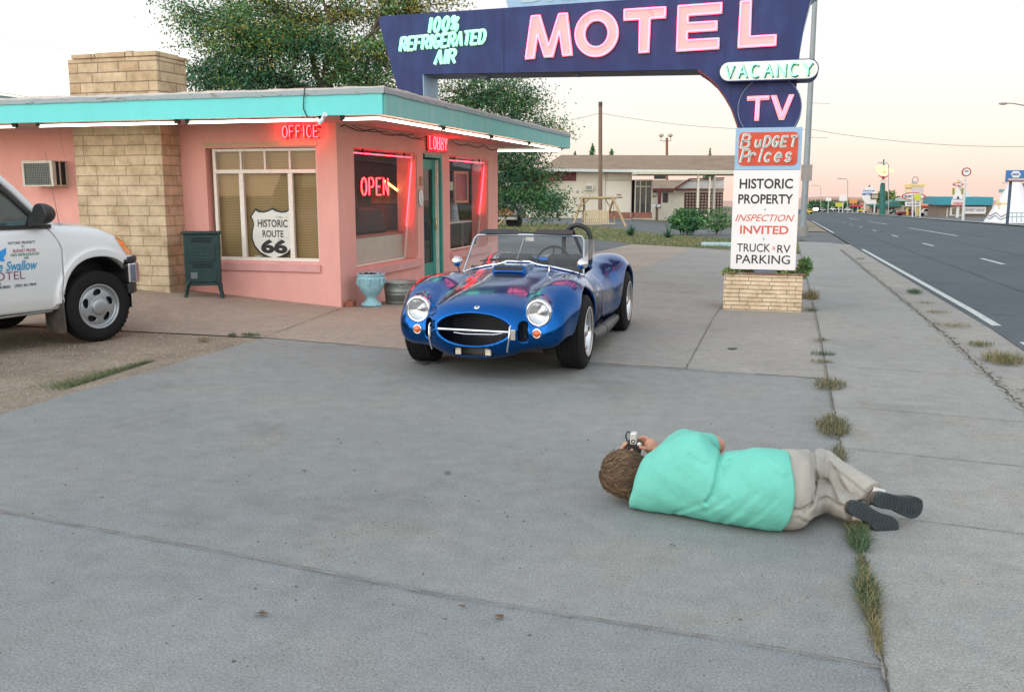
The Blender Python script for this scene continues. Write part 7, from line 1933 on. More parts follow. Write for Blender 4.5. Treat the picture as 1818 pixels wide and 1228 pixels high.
m = MB(); e = [(mx(955), -1.0, mz(302)), (mx(1345), -1.0, mz(306)), (mx(1345), 6, mz(306)), (mx(955), 6, mz(302)), (mx(999), 2.6, mz(274.5)), (mx(1330), 2.6, mz(275.5))]
m.add(e, [(0, 1, 5, 4), (1, 2, 5), (2, 3, 4, 5), (3, 0, 4)]); rf2 = m.build('roof', SHING, mo)
m = MB(); m.prism([(mx(955), mz(305.5)), (mx(1345), mz(310)), (mx(1345), mz(305)), (mx(955), mz(301))], 'y', -1.06, -1.0); m.build('eave_fascia', FASC2, mo)
m = MB(); m.add([(mx(955), -1.0, mz(305)), (mx(1345), -1.0, mz(309)), (mx(1345), 5.8, mz(309)), (mx(955), 5.8, mz(305))], [(3, 2, 1, 0)]); m.build('soffit', WALLW, mo)
m = MB(); mbox(m, 985, 1022, -.05, 0, 304, 322); m.build('maroon_panel', MAROON, mo)
m = MB(); mbox(m, 900, 984, -.9, -.02, 316, 322); m.add([(mx(900), -.9, mz(316)), (mx(984), -.9, mz(316)), (mx(984), -.1, mz(309)), (mx(900), -.1, mz(309))], [(0, 1, 2, 3)]); m.build('side_eave', MAROON, mo)
m = MB(); mbox(m, 1037, 1052, -.35, 0, 329, 338); a2 = m.build('wall_cooler', WALLW, mo); m = MB(); mbox(m, 1039, 1050, -.36, -.351, 330.5, 336.5); m.build('grille', mat('grey_grille', (0.25, 0.28, 0.27), 0.6, var=0.2), a2)
m = MB(); m.lathe([(.0001, .03), (.10, .03), (.11, 0)], Matrix.Translation((mx(1025), 0, mz(341))) @ Matrix.Rotation(rad(90), 4, 'X'), 14); m.build('meter', mat('grey_meter', (0.35, 0.37, 0.36), 0.5, var=0), mo)
m = MB(); mbox(m, 1075, 1120, -.05, 0, 322, 384); gd = m.build('door_panel', mat('white_door', (0.72, 0.69, 0.60), 0.6, var=0.03), mo)
m = MB(); mbox(m, 1074, 1075, -.08, -.0, 306, 386); mbox(m, 1119.5, 1121, -.08, 0, 322, 386); mbox(m, 1074, 1121, -.07, 0, 320.5, 321.8); m.build('door_trim', mat('grey_trim', (0.42, 0.43, 0.40), 0.6, var=0), mo)
m = MB()
for k in range(14): mbox(m, 1076 + k * 3.2, 1077.6 + k * 3.2, -.03, 0, 307, 320)
m.build('ribbed_band', WALLW, mo)
m = MB(); rr = random.Random(8)
for row, (py, x0, n_) in enumerate(((346.5, 1094.5, 4), (351.2, 1092.5, 6))):
    for k in range(n_):
        mbox(m, x0 + k * 2.1, x0 + k * 2.1 + 1.3, -.062, -.052, py - 1.6, py + 1.6 * rr.uniform(.4, 1))
m.build('faded_lettering', MAROON, mo)
m = MB(); mbox(m, 1076, 1125, -.06, 0, 377, 388); m.build('brick_base', BRK2, mo)
# glazed bay
m = MB(); mbox(m, 1125, 1126.5, -.6, -.5, 320, 386); mbox(m, 1134, 1135.2, -.6, -.5, 320, 386); mbox(m, 1144, 1145.2, -.6, -.5, 320, 386); mbox(m, 1154, 1156, -.6, -.5, 320, 386); mbox(m, 1126.5, 1154, -.59, -.5, 320, 322); mbox(m, 1126.5, 1154, -.59, -.5, 331, 332.5)
for k in range(7): mbox(m, 1125, 1156, -.595 + .0 * k, -.51, 320 - .2, 320.2) if k == 0 else None
by = m.build('glazed_bay', WALLW, mo)
m = MB(); mbox(m, 1126, 1155, -.54, -.53, 322, 378); m.build('pane', DKGL, by)
m = MB(); mbox(m, 1125, 1156, -.62, -.4, 377, 387); m.build('brick_base', BRK2, by)
m = MB(); mbox(m, 1126, 1155, -.48, 4, 320, 386); m.build('bay_back', mat('dim_room', (0.14, 0.13, 0.11), 0.8, var=0.3), by)
# canopy
m = MB(); mbox(m, 1118, 1345, -4.5, 3, 308, 312); m.build('canopy', mat('cream_canopy', (0.60, 0.56, 0.44), 0.7, var=0.05), mo)
m = MB(); mbox(m, 1145, 1163, -4.55, -4.2, 313.5, 320); m.build('dark_sign_box', BLACKM, mo)
for (px, w_, top, col) in ((1219, 3.2, 310, WALLW), (1238, 2.6, 316, WALLW), (1246, 3.6, 316, mat('grey_post', (0.40, 0.38, 0.33), 0.7, var=0.1))):
    m = MB(); mbox(m, px - w_ / 2, px + w_ / 2, -4.3, -4.1, top, 396); m.build('post', col, mo)
# court wing behind
m = MB(); mbox(m, 1140, 1330, 14, 20, 336, 430); cw = m.build('court_wing', WALLW, mo)
m = MB(); m.add([(mx(1150), 13.4, mz(336)), (mx(1340), 13.4, mz(336)), (mx(1340), 17, mz(316)), (mx(1150), 17, mz(316))], [(0, 1, 2, 3)]); mbox(m, 1150, 1300, 13.3, 13.4, 334.5, 338, 1); m.build('wing_roof', [SHING, MAROON], cw)
for (a, b) in ((1156, 1166), (1176, 1188)):
    m = MB(); mbox(m, a, b, 13.94, 14, 342, 374); m.build('wing_door', MAROON, cw)
m = MB(); mbox(m, 1196, 1216, 13.93, 14, 342, 352); w2 = m.build('wing_window', MAROON, cw)
m = MB(); mbox(m, 1196, 1216, 13.9, 13.925, 343, 350); m.build('blind', mat('white_blind', (0.62, 0.62, 0.55), 0.7, var=0.1), w2) if False else m.build('blind', mat('white_blind', (0.62, 0.62, 0.55), 0.7, var=0.1), cw)
m = MB(); mbox(m, 1196, 1214, 13.93, 14, 364, 371); m.build('wing_cooler', mat('grey_cooler', (0.40, 0.42, 0.40), 0.6, var=0.1), cw)
m = MB(); mbox(m, 1216, 1222, 12.8, 13.0, 336, 376); m.build('wing_post', MAROON, cw)
m = MB(); mbox(m, 1230, 1241, 13.93, 14, 344, 364); m.build('wing_window', DKGL, cw)
# gabled carport with patterned block screen
m = MB(); m.prism([(mx(1234), mz(335)), (mx(1262), mz(318)), (mx(1330), mz(316)), (mx(1330), mz(335))], 'y', 8.5, 8.7); m.build('carport_gable', mat('pale_metal_gable', (0.66, 0.66, 0.64), 0.6, var=0.06), mo)
m = MB(); m.prism([(mx(1233), mz(338)), (mx(1233), mz(335.2)), (mx(1262), mz(317.5)), (mx(1330), mz(315.5)), (mx(1330), mz(313)), (mx(1261), mz(315)), (mx(1229), mz(336))], 'y', 8.3, 8.49); mbox(m, 1229, 1330, 8.32, 8.48, 335.3, 337.5); m.build('carport_trim', MAROON, mo)
m = MB(); mbox(m, 1232, 1330, 8.5, 8.7, 338, 343); m.build('carport_beam', WALLW, mo)
m = MB(); mbox(m, 1253, 1330, 8.62, 8.7, 343, 386)
for i in range(7):
    for j in range(12): mbox(m, 1256 + j * 6.2, 1259.8 + j * 6.2, 8.55, 8.62, 346 + i * 5.8, 349.4 + i * 5.8, 1)
m.build('screen_wall', [MAROON, mat('buff_block', (0.50, 0.42, 0.36), 0.8, var=0.1)], mo)
# mailbox on the far kerb
q = at(1166, 384, 66); t = thing('mailbox', 'grey mailbox on a post near the white motel office bay', 'mailbox', (q.x, q.y, q.z)); s = 66 / 1703
m = MB(); m.box(q.x - .08, q.x + .08, q.y - .08, q.y + .08, q.z - .3, q.z + 16 * s); m.build('post', mat('dark_post', (0.10, 0.06, 0.05), 0.8, var=0), t)
m = MB(); m.tube([(q.x - .18, q.y - .3, q.z + 19 * s), (q.x - .18, q.y + .3, q.z + 19 * s)], .15, 10); m.tube([(q.x + .16, q.y - .3, q.z + 18.5 * s), (q.x + .16, q.y + .3, q.z + 18.5 * s)], .12, 10); m.build('box', mat('grey_mailbox', (0.42, 0.44, 0.44), 0.5, var=0.1), t)
# ------------------------------------------------------------------ log swing on the lawn
LOG = mat('peeled_log', (0.40, 0.29, 0.17), 0.8, var=0.2, scale=5); SLAT = mat('swing_slat', (0.52, 0.42, 0.27), 0.75, var=0.12, scale=8)
d = 52; s = d / 1703.0
sw_ = thing('log_swing', 'garden swing hanging in a peeled log frame on the lawn', 'swing', at(1065, 408, d))
L1, L2 = at(1033, 352, d), at(1089, 352, d)
dv = Vector((math.sin(-TH), math.cos(TH), 0))
foot = lambda px, py, dd: at(px, py, dd)
m = MB(); m.tube([at(1028, 351.5, d), at(1094, 351.5, d)], .075, 8); m.build('top_log', LOG, sw_)
for (a, b) in (((1034, 350, d), (1015, 409, d - 1.2)), ((1036, 350, d), (1038, 400, d + 1.6)), ((1087, 350, d), (1116, 413, d - 1.2)), ((1090, 350, d), (1073, 404, d + 1.6))):
    m = MB(); m.tube([at(*a), at(*b)], [.06, .075], 8); m.build('leg', LOG, sw_)
m = MB(); m.tube([at(1024, 375, d), at(1038, 375, d + 1)], .045, 6); m.tube([at(1098, 375, d), at(1082, 376, d + 1)], .045, 6); m.tube([at(1048, 352, d), at(1027, 370, d)], .04, 6); m.tube([at(1074, 352, d), at(1082, 366, d)], .04, 6); m.build('brace', LOG, sw_)
m = MB()
for k in range(13):
    px = 1036 + 42 * k / 12; top = 374 - 1.6 * math.sin(math.pi * k / 12); a, b = at(px, top, d + .15), at(px + .4, 396, d)
    m.add([a, at(px + 3.0, top, d + .15), at(px + 3.3, 396, d), b], [(3, 2, 1, 0)]); m.add([a + dv * .03, at(px + 3.0, top, d + .15) + dv * .03, at(px + 3.3, 396, d) + dv * .03, b + dv * .03], [(0, 1, 2, 3)])
bs = m.build('backrest', SLAT, sw_)
m = MB(); c0, c1 = at(1036, 397, d), at(1090, 396, d); 
for k in range(5):
    o_ = dv * (-.02 - .14 * k); m.add([c0 + o_, c1 + o_, c1 + o_ - dv * .12, c0 + o_ - dv * .12] + [p + o_ - Vector((0, 0, .05)) for p in (c0, c1, c1 - dv * .12, c0 - dv * .12)], [(0, 3, 2, 1), (3, 7, 6, 2), (4, 5, 6, 7), (0, 4, 7, 3), (1, 2, 6, 5)])
m.build('seat', SLAT, sw_)
m = MB(); m.tube([at(1034, 383, d), at(1034, 383, d - .7)], .04, 6); m.tube([at(1091, 385, d), at(1091, 385, d - .7)], .04, 6); m.tube([at(1034, 397, d - .6), at(1034, 383, d - .6)], .03, 6); m.tube([at(1091, 397, d - .6), at(1091, 385, d - .6)], .03, 6); m.build('armrest', LOG, sw_)
m = MB(); m.tube([at(1036, 353, d), at(1036, 383, d)], .012, 4); m.tube([at(1089, 353, d), at(1090, 384, d)], .012, 4); m.build('chain', BLACKM, sw_)
# ------------------------------------------------------------------ poles and wires
POLEW = mat('weathered_pole', (0.20, 0.14, 0.10), 0.9, var=0.2, scale=3, stretch=(4, 4, .3)); GALVP = mat('grey_painted_steel', (0.26, 0.30, 0.32), 0.5, 0.3, var=0.12, scale=2)
d = 63; a, b = at(1066, 181, d), at(1066, 384, d)
t = thing('utility_pole', 'bare wooden utility pole in front of the white motel', 'pole', b); m = MB(); m.tube([b - Vector((0, 0, 1)), a], [.15, .12], 10); m.build('shaft', POLEW, t)
m = MB(); m.tube([a - Vector((0, 0, .3)), a - Vector((0, 0, .02))], .135, 8); m.build('cap_band', mat('dark_band', (0.08, 0.07, 0.06), 0.7, var=0), t)
d2 = 100; t = thing('floodlight_pole', 'thin rusty pole with two floodlights above the motel roof', 'pole', at(1184, 385, d2)); m = MB(); m.tube([at(1184, 390, d2), at(1184, 245, d2)], .13, 8); m.build('shaft', mat('rusty_steel', (0.22, 0.10, 0.06), 0.8, var=0.2), t)
for (px, sg) in ((1174, -1), (1190, 1)):
    m = MB(); m.tube([at(1184, 251, d2), at(px + sg * 1.5, 250, d2), at(px, 243, d2)], .05, 5); c = at(px, 240.5, d2); m.sphere(c, (.26, .26, .2), 10, 6); m.build('floodlight', mat('pale_lamp', (0.45, 0.38, 0.30), 0.5, var=0.1), t)
d3 = 45
t = thing('light_pole', 'tall grey steel light pole beside the sidewalk right of the big sign', 'pole', at(1424, 424, d3))
b = at(1424, 424, d3); b.z -= .3; m = MB(); m.tube([b, at(1431, 310, d3), at(1447, 0, d3), at(1450, -60, d3)], [.16, .145, .11, .10], 12); m.build('shaft', GALVP, t)
q = at(1424, 421, d3); m = MB(); m.tube([q - Vector((0, 0, .6)), at(1425, 402, d3)], .26, 16); m.build('concrete_base', M_WALK, t)
m = MB(); m.tube([at(1450, -60, d3), at(1462, -82, d3), at(1500, -92, d3)], .05, 8); ar_ = m.build('arm', GALVP, t); m = MB(); m.sphere(at(1512, -92, d3), (.42, .2, .12), 12, 8); m.build('lamp_head', GALVP, ar_)
for (py0, py1) in ((275, 291), (292, 321)):
    m = MB(); c = at(1434, (py0 + py1) / 2, d3); hh = (py1 - py0) / 2 * d3 / 1703; m.box(c.x - .30, c.x + .20, c.y - .16, c.y - .14, c.z - hh, c.z + hh - .02)
    if py0 > 280: m.build('sign_plate', mat('sign_back', (0.30, 0.27, 0.25), 0.6, 0.3, var=0.1), t)
d4 = 58
t = thing('street_lamp', 'curved arm street lamp reaching in at the right border', 'street lamp', at(1856, 410, d4))
m = MB(); m.tube([at(1856, 412, d4), at(1853, 200, d4)], [.14, .09], 10); m.build('shaft', GALVP, t)
m = MB(); m.tube([at(1853, 205, d4), at(1840, 194, d4), at(1818, 187.5, d4), at(1800, 184, d4), at(1786, 183.5, d4)], [.05, .045, .04, .035, .03], 8); am = m.build('arm', mat('peach_arm', (0.40, 0.32, 0.26), 0.5, 0.3, var=0.1), t)  # arm coloured peach, warmer than the grey shaft
m = MB(); m.sphere(at(1781, 184, d4), (.26, .14, .085), 14, 8); m.build('lamp_head', mat('lamp_head', (0.46, 0.38, 0.30), 0.4, 0.2, var=0.1), am)
def wire(label, pts, r=.012, sag=0.0):
    P = []
    for a, b in zip(pts[:-1], pts[1:]):
        for i in range(10): P.append(a.lerp(b, i / 10) - Vector((0, 0, sag * 4 * (i / 10) * (1 - i / 10))))
    P.append(pts[-1]); m = MB(); m.tube(P, r, 5); tag(m.build('overhead_wire', mat('wire_grey', (0.20, 0.16, 0.14), 0.7, var=0)), label, 'wire', 'overhead wires')
wire('overhead wire from the wooden pole to the left behind the tree', [at(1066, 201, 63), at(850, 228, 66)], .014, .3)
wire('overhead wire from the wooden pole crossing behind the big sign to the right border', [at(1066, 201, 63), at(1440, 230, 60), at(1860, 260, 57)], .014, .35)
wire('faint overhead wire at the top left beside the chimney', [at(-30, 160, 34), at(75, 176, 38)], .008, 0)
wire('high overhead wire left of the chimney', [at(-30, 60, 40), at(120, 88, 42), at(320, 120, 46)], .006, .1)
wire('short wire right of the light pole, upper one', [at(1440, 183, 46), at(1474, 184.5, 60)], .010, 0)
wire('short wire right of the light pole, lower one', [at(1437, 244, 46), at(1470, 245, 60)], .010, 0)
m = MB(); q0 = at(1285, 434, 32); m.box(-.75, .75, -.35, .35, -.1, .13, M=Matrix.Translation((q0.x, q0.y, gz(q0.x, q0.y))) @ Matrix.Rotation(.1, 4, 'Z')); tag(m.build('painted_kerb_block', mat('pale_blue_concrete', (0.36, 0.48, 0.50), 0.8, var=0.15), bevel=.05), 'pale blue painted concrete block at the edge of the lawn', 'kerb block')
# sloping roof behind the office at the left border
rfb = thing('rear_building', 'dark teal roof of a building behind the office at the left border', 'building', at(-40, 300, 22)); m = MB()
pa, pb, pc_ = at(-90, 165, 22), at(0, 169.5, 22), at(62, 178, 22)
m.add([pa, pb, pc_, pc_ + Vector((0, 4, 0)), pb + Vector((0, 4, 0)), pa + Vector((0, 4, 0))], [(0, 1, 4, 5), (1, 2, 3, 4)]); m.add([pa, pb, pc_, at(62, 182, 22), at(-90, 182, 22)], [(4, 3, 2, 1, 0)]); m.build('roof', mat('dull_teal_shingle', (0.10, 0.17, 0.18), 0.8, var=0.2), rfb)
m = MB(); c0 = at(-90, 182, 22); c1 = at(62, 182, 22); m.box(c0.x, c1.x - .2, c0.y + .4, c0.y + 4, 0, c1.z); m.build('wall', PINK, rfb)
# old truck parked beyond the office
d = 44; s = d / 1703.0; q = at(896, 402, d)
ot = thing('old_pickup', 'old pickup with a wooden load behind the office corner', 'pickup', q); zb = q.z - .1
def Lx(px): return at(px, 390, d).x
m = MB(); b0 = at(862, 398, d); b1 = at(922, 398, d); y0 = q.y
m.box(b0.x, b1.x, y0 - .2, y0 + 1.4, zb + .45, zb + .78); m.box(b0.x, b1.x - .05, y0 - .1, y0 + 1.3, zb + .78, zb + 1.0); bo_ = m.build('body', mat('dark_body_paint', (0.05, 0.05, 0.05), 0.35, var=0.2), ot, bevel=.06)
m = MB(); m.box(b0.x, b1.x - .12, y0 - .1, y0 + 1.2, zb + .98, zb + 1.12); m.build('bonnet', mat('pale_grey_paint', (0.52, 0.56, 0.56), 0.3, var=0.1), ot, bevel=.05)
m = MB(); m.box(b1.x - .95, b1.x - .18, y0 - .24, y0 - .201, zb + .62, zb + .95); m.build('load_panel', mat('brown_wood_load', (0.34, 0.17, 0.06), 0.8, col2=(0.12, 0.05, 0.02), scale=9), ot)
m = MB(); m.box(b1.x - .16, b1.x - .02, y0 - .26, y0 - .2, zb + .62, zb + .92); m.build('lamp_surround', CHROME, ot); m = MB(); m.box(b0.x, b1.x + .03, y0 - .32, y0 - .21, zb + .42, zb + .54); m.build('bumper', mat('dull_chrome', (0.30, 0.34, 0.35), 0.3, 0.8, var=0), ot)
for px in (872, 913):
    c = Lx(px); m = MB(); m.tube([(c, y0 - .05, zb + .34), (c, y0 + .2, zb + .34)], .36, 18); m.build('wheel', RUBBER, ot)
m = MB(); p0, p1 = at(884, 399, d - 3), at(906, 378, d - 3); m.tube([p0, p1], .05, 6); tag(m.build('leaning_plank', LOG), 'wooden plank leaning in front of the old pickup', 'plank')
# ------------------------------------------------------------------ far side of the road
def slab(mb, px0, px1, py0, py1, y, th=.15, mi=0):
    a, b = aty(px0, py1, y), aty(px1, py0, y); mb.box(a.x, b.x, y, y + th, a.z, b.z, mi)
def flat(name, pts, y, m, par=None, th=.02):
    mb = MB(); mb.prism([(aty(px, py, y).x, aty(px, py, y).z) for (px, py) in pts], 'y', y, y + th); return mb.build(name, m, par)
def words(name, txt, px, py, wpx, hpx, y, m, par, **kw):
    c = aty(px, py, y); a, b = aty(px - wpx / 2, py, y), aty(px + wpx / 2, py, y); mb = MB()
    put_text(mb, txt, face_y(c.x, y - .02, c.z), width=b.x - a.x, height=(aty(px, py - hpx / 2, y) - aty(px, py + hpx / 2, y)).z, **kw); return mb.build(name, m, par)
SIGNW = mat('far_sign_white', (0.74, 0.72, 0.70), 0.6, var=0.04); SIGNR = mat('far_sign_red', (0.50, 0.04, 0.04), 0.6, var=0.05); SIGNB = mat('far_sign_blue', (0.03, 0.16, 0.42), 0.5, var=0.05); SIGNY = mat('far_sign_yellow', (0.66, 0.52, 0.10), 0.6, var=0.05); SIGNT = mat('far_teal', (0.03, 0.26, 0.33), 0.6, var=0.06); DGRN = mat('far_dark_green', (0.02, 0.13, 0.11), 0.6, var=0.1); STEELB = mat('far_blue_steel', (0.05, 0.08, 0.13), 0.6, var=0); WPOST = mat('far_white_post', (0.62, 0.63, 0.62), 0.6, var=0.05)
# blue parts store sign
Y = 70.; t = thing('blue_pole_sign', 'blue rectangular sign with a white hexagon on a dark pole at the right border', 'sign', aty(1789, 402, Y))
m = MB(); a, b = aty(1789, 404, Y), aty(1789, 322, Y); m.tube([(a.x, Y + .3, a.z), (a.x, Y + .3, b.z)], .11, 8); m.build('pole', STEELB, t)
m = MB(); slab(m, 1786, 1824, 302, 323, Y, .4); sb = m.build('board', SIGNB, t, bevel=.03)
flat('hexagon', [(1794.5, 309.5), (1798.5, 304), (1808.5, 304), (1812.5, 309.5), (1808.5, 315.5), (1798.5, 315.5)], Y - .03, SIGNW, sb)
words('lettering', 'NAPA', 1803.5, 309.5, 12, 4, Y - .04, SIGNB, sb, bold=.05)
flat('lower_strip', [(1790, 320.5), (1790, 317), (1824, 317), (1824, 320.5)], Y - .03, mat('pale_pink_strip', (0.60, 0.42, 0.36), 0.6, var=0), sb)
flat('red_edge', [(1786, 323), (1786, 321.4), (1824, 321.4), (1824, 323)], Y - .025, MAROON, sb)
# concrete tepee
Y = 92.; c = aty(1797, 393, Y); ap = aty(1797, 306, Y); R_ = aty(1743, 395, Y); rad_ = c.x - R_.x
t = thing('tepee_building', 'white tepee shaped shop front with zigzag bands and a yellow sun sign', 'tepee', (c.x, Y, c.z))
m = MB(); z0 = c.z - .4; H_ = (ap.z - z0)
prof = [(rad_ * (1 - k), z0 + H_ * k) for k in (0, .2, .4, .6, .8, .90)]
m.lathe(prof, Matrix.Translation((c.x, Y, 0)), 40); m.build('tepee_shell', mat('white_tepee_paint', (0.70, 0.70, 0.72), 0.7, var=0.05), t)
def on_tepee(px, py, off=.03):
    # point of the cone seen in that direction
    o = Vector(cam.location); dr = (at(px, py, 1.0) - o); best = None
    lo, hi = 60 / dr.y * 1.0, 0
    k = (Y - rad_ - 2 - o.y) / dr.y; k1 = (Y - o.y) / dr.y; n = 400
    for i in range(n):
        kk = k + (k1 - k) * i / n; p = o + dr * kk; r = rad_ * max(0, 1 - (p.z - z0) / H_)
        if math.hypot(p.x - c.x, p.y - Y) <= r + off: return p
    return o + dr * k1
def band(name, pts, wpx, m_):
    mb = MB(); vs = []
    P = []
    for a, b in zip(pts[:-1], pts[1:]):
        for i in range(6): P.append((a[0] + (b[0] - a[0]) * i / 6, a[1] + (b[1] - a[1]) * i / 6))
    P.append(pts[-1])
    for (x, y) in P: vs += [on_tepee(x, y - wpx / 2), on_tepee(x, y + wpx / 2)]
    mb.add(vs, [(2 * i, 2 * i + 1, 2 * i + 3, 2 * i + 2) for i in range(len(P) - 1)]); return mb.build(name, m_, t)
band('zigzag_band', [(1749, 377), (1757, 384), (1768, 377.5), (1777, 385), (1790, 379)], 1.5, MAROON)
band('zigzag_band', [(1748, 381.5), (1756, 389), (1767, 382.5), (1776, 390), (1790, 384)], 1.5, mat('dark_teal_band', (0.03, 0.13, 0.15), 0.6, var=0))
for (x0, y0, x1, y1, w_) in ((1766, 361.5, 1788, 361.5, 2.6), ):
    band('sun_bar', [(x0, y0), (x1, y1)], w_, SIGNY)
mb = MB(); mb.add([on_tepee(1771, 353, .04), on_tepee(1771.8, 371, .04), on_tepee(1775, 371, .04), on_tepee(1774.2, 353, .04)], [(0, 1, 2, 3)]); mb.build('sun_bar', SIGNY, t)
mb = MB(); mb.add([on_tepee(1773 + 3.4 * math.cos(a), 361.5 + 3.4 * math.sin(a), .07) for a in [2 * math.pi * i / 14 for i in range(14)]], [tuple(range(14))]); mb.build('sun_disc', mat('sun_disc', (0.60, 0.40, 0.22), 0.6, var=0), t)
band('smoke_marks', [(1779, 326), (1782, 323.5), (1784, 326.5), (1787, 323.5), (1789, 326)], 1.0, STEELB)
Y = 84.; t = thing('white_shop', 'white shop wall with small signs beside the tepee at the right border', 'building', aty(1830, 400, Y + 6))
m = MB(); slab(m, 1806, 1900, 343, 410, Y + 8, 6); wb = m.build('wall', SIGNW, t)
m = MB(); slab(m, 1798, 1900, 336, 342.5, Y + 7.5, 6.6); m.build('eave_band', mat('pale_teal', (0.22, 0.42, 0.42), 0.6, var=0.05), t)
m = MB(); slab(m, 1799, 1806, 352, 361, Y + 7.4, .1); m.build('small_board', mat('tan_board', (0.40, 0.34, 0.24), 0.7, var=0.2), t)
m = MB(); slab(m, 1812, 1900, 325, 336, Y + 8, .4); m.build('roof_sign', mat('dull_red_sign', (0.24, 0.12, 0.10), 0.6, var=0.2), t)
t = thing('shop_railing', 'pale railing in front of the white shop at the right border', 'railing', aty(1810, 395, Y))
for py in (378, 385): 
    m = MB(); m.tube([aty(1790, py, Y), aty(1880, py - 1, Y)], .04, 6); m.build('rail', mat('pale_teal_rail', (0.35, 0.50, 0.52), 0.5, var=0), t)
for px in (1797, 1805, 1813, 1822, 1840, 1860):
    m = MB(); m.tube([aty(px, 377, Y), aty(px, 395, Y)], .035, 6); m.build('baluster', mat('pale_teal_rail', (0.35, 0.50, 0.52), 0.5, var=0), t)
# sweet shop
Y = 165.; t = thing('flat_roof_shop', 'low brown shop with a teal roof band and white banner', 'shop', aty(1708, 388, Y))
m = MB(); slab(m, 1666, 1762, 362, 398, Y, 14); wb = m.build('wall', mat('dark_tan_wall', (0.22, 0.17, 0.13), 0.8, var=0.12), t)
m = MB(); slab(m, 1660, 1764, 350, 364, Y - 1, 16); m.build('roof_band', SIGNT, t)
m = MB(); slab(m, 1686, 1710, 368, 383, Y - .15, .12); fr_ = m.build('shop_window', SIGNW, t)
m = MB(); slab(m, 1690, 1698, 369, 381, Y - .25, .08); slab(m, 1700, 1708, 369, 381, Y - .25, .08); m.build('pane', mat('lit_pane', (0.16, 0.14, 0.09), 0.3, var=0.4, scale=1.5), t)
m = MB(); slab(m, 1680, 1683, 370, 388, Y - .2, .15); m.build('white_pier', SIGNW, t)
m = MB(); slab(m, 1712, 1751, 367.5, 379.5, Y - .5, .1); bn = m.build('banner', SIGNW, t)
words('lettering', 'SWEET SHOP', 1731, 373, 34, 5.5, Y - .53, mat('grey_print2', (0.20, 0.22, 0.26), 0.6, var=0), bn, bold=.02)
m = MB(); slab(m, 1714, 1722, 342, 350, Y + 4, 2); m.build('roof_vent', mat('vent_white', (0.60, 0.62, 0.62), 0.5, var=0.1), t)
# round sign
Y = 112.; t = thing('round_pole_sign', 'round red rimmed sign on a thin white pole', 'sign', aty(1709, 392, Y)); m = MB(); a, b = aty(1709.5, 394, Y), aty(1714, 313, Y); m.tube([a, b], [.16, .10], 8); m.build('pole', WPOST, t)
cc_ = aty(1716, 305.5, Y); r = (aty(1724.5, 305.5, Y) - cc_).x
for (k, mm, nm_, th) in ((1.0, mat('ring_red', (0.35, 0.06, 0.05), 0.6, var=0.1), 'rim', .25), (.74, SIGNW, 'face', .28)):
    m = MB(); m.prism([(cc_.x + r * k * math.cos(a), cc_.z + r * k * math.sin(a)) for a in [2 * math.pi * i / 30 for i in range(30)]], 'y', Y - (th - .25), Y + .2); m.build(nm_, mm, t)
m = MB(); m.prism([(cc_.x + r * .45 * math.cos(a), cc_.z + r * .05 + r * .28 * math.sin(a)) for a in [math.pi * i / 14 for i in range(15)]], 'y', Y - .045, Y - .035); m.build('emblem', STEELB, t)
m = MB(); m.tube([aty(1711, 326.5, Y), aty(1719, 326.5, Y)], .05, 6); m.build('cross_arm', WPOST, t)
# tepee shop's own sign
Y = 150.; t = thing('tepee_sign', 'tall painted sign with a red oval, cactus green sides and a white tepee', 'sign', aty(1700, 388, Y))
m = MB(); a, b = aty(1700, 390, Y), aty(1700, 320, Y); m.box(a.x - .2, a.x + .2, Y + .3, Y + .6, a.z, b.z); m.build('post', WPOST, t)
flat('oval', [(1701 + 10 * math.cos(a), 327.5 + 3.4 * math.sin(a)) for a in [2 * math.pi * i / 24 for i in range(24)]], Y - .06, SIGNR, t)
words('lettering', 'TEPEE', 1701, 327.5, 14, 4, Y - .09, SIGNW, t, bold=.06)
flat('finial', [(1699, 324), (1701.5, 318), (1703.5, 324)], Y, SIGNY, t, .2)
flat('cactus', [(1691, 346), (1691, 335), (1693.5, 333), (1695, 335), (1695, 346)], Y, mat('cactus_green', (0.25, 0.28, 0.06), 0.7, var=0.1), t, .2); flat('cactus', [(1707, 346), (1707, 335), (1708.5, 333), (1711, 335), (1711, 346)], Y, mat('cactus_green2', (0.25, 0.28, 0.06), 0.7, var=0.1), t, .2)
flat('tepee_board', [(1689, 358), (1697, 340), (1701, 331), (1705, 340), (1712, 358)], Y - .03, SIGNW, t, .2); flat('tepee_door', [(1699, 354), (1699, 350), (1701, 348), (1703, 350), (1703, 354)], Y - .05, STEELB, t); flat('tepee_band', [(1691, 354.6), (1691, 353.4), (1711, 353.4), (1711, 354.6)], Y - .055, SIGNB, t)
flat('lower_board', [(1689, 363.5), (1689, 358.5), (1712, 358.5), (1712, 363.5)], Y - .04, SIGNW, t, .2); words('lettering', 'CURIOS', 1700.5, 361, 18, 3.2, Y - .06, SIGNR, t, bold=.04); flat('red_base', [(1689, 366), (1689, 363.8), (1711, 363.8), (1711, 366)], Y - .03, SIGNR, t, .2)
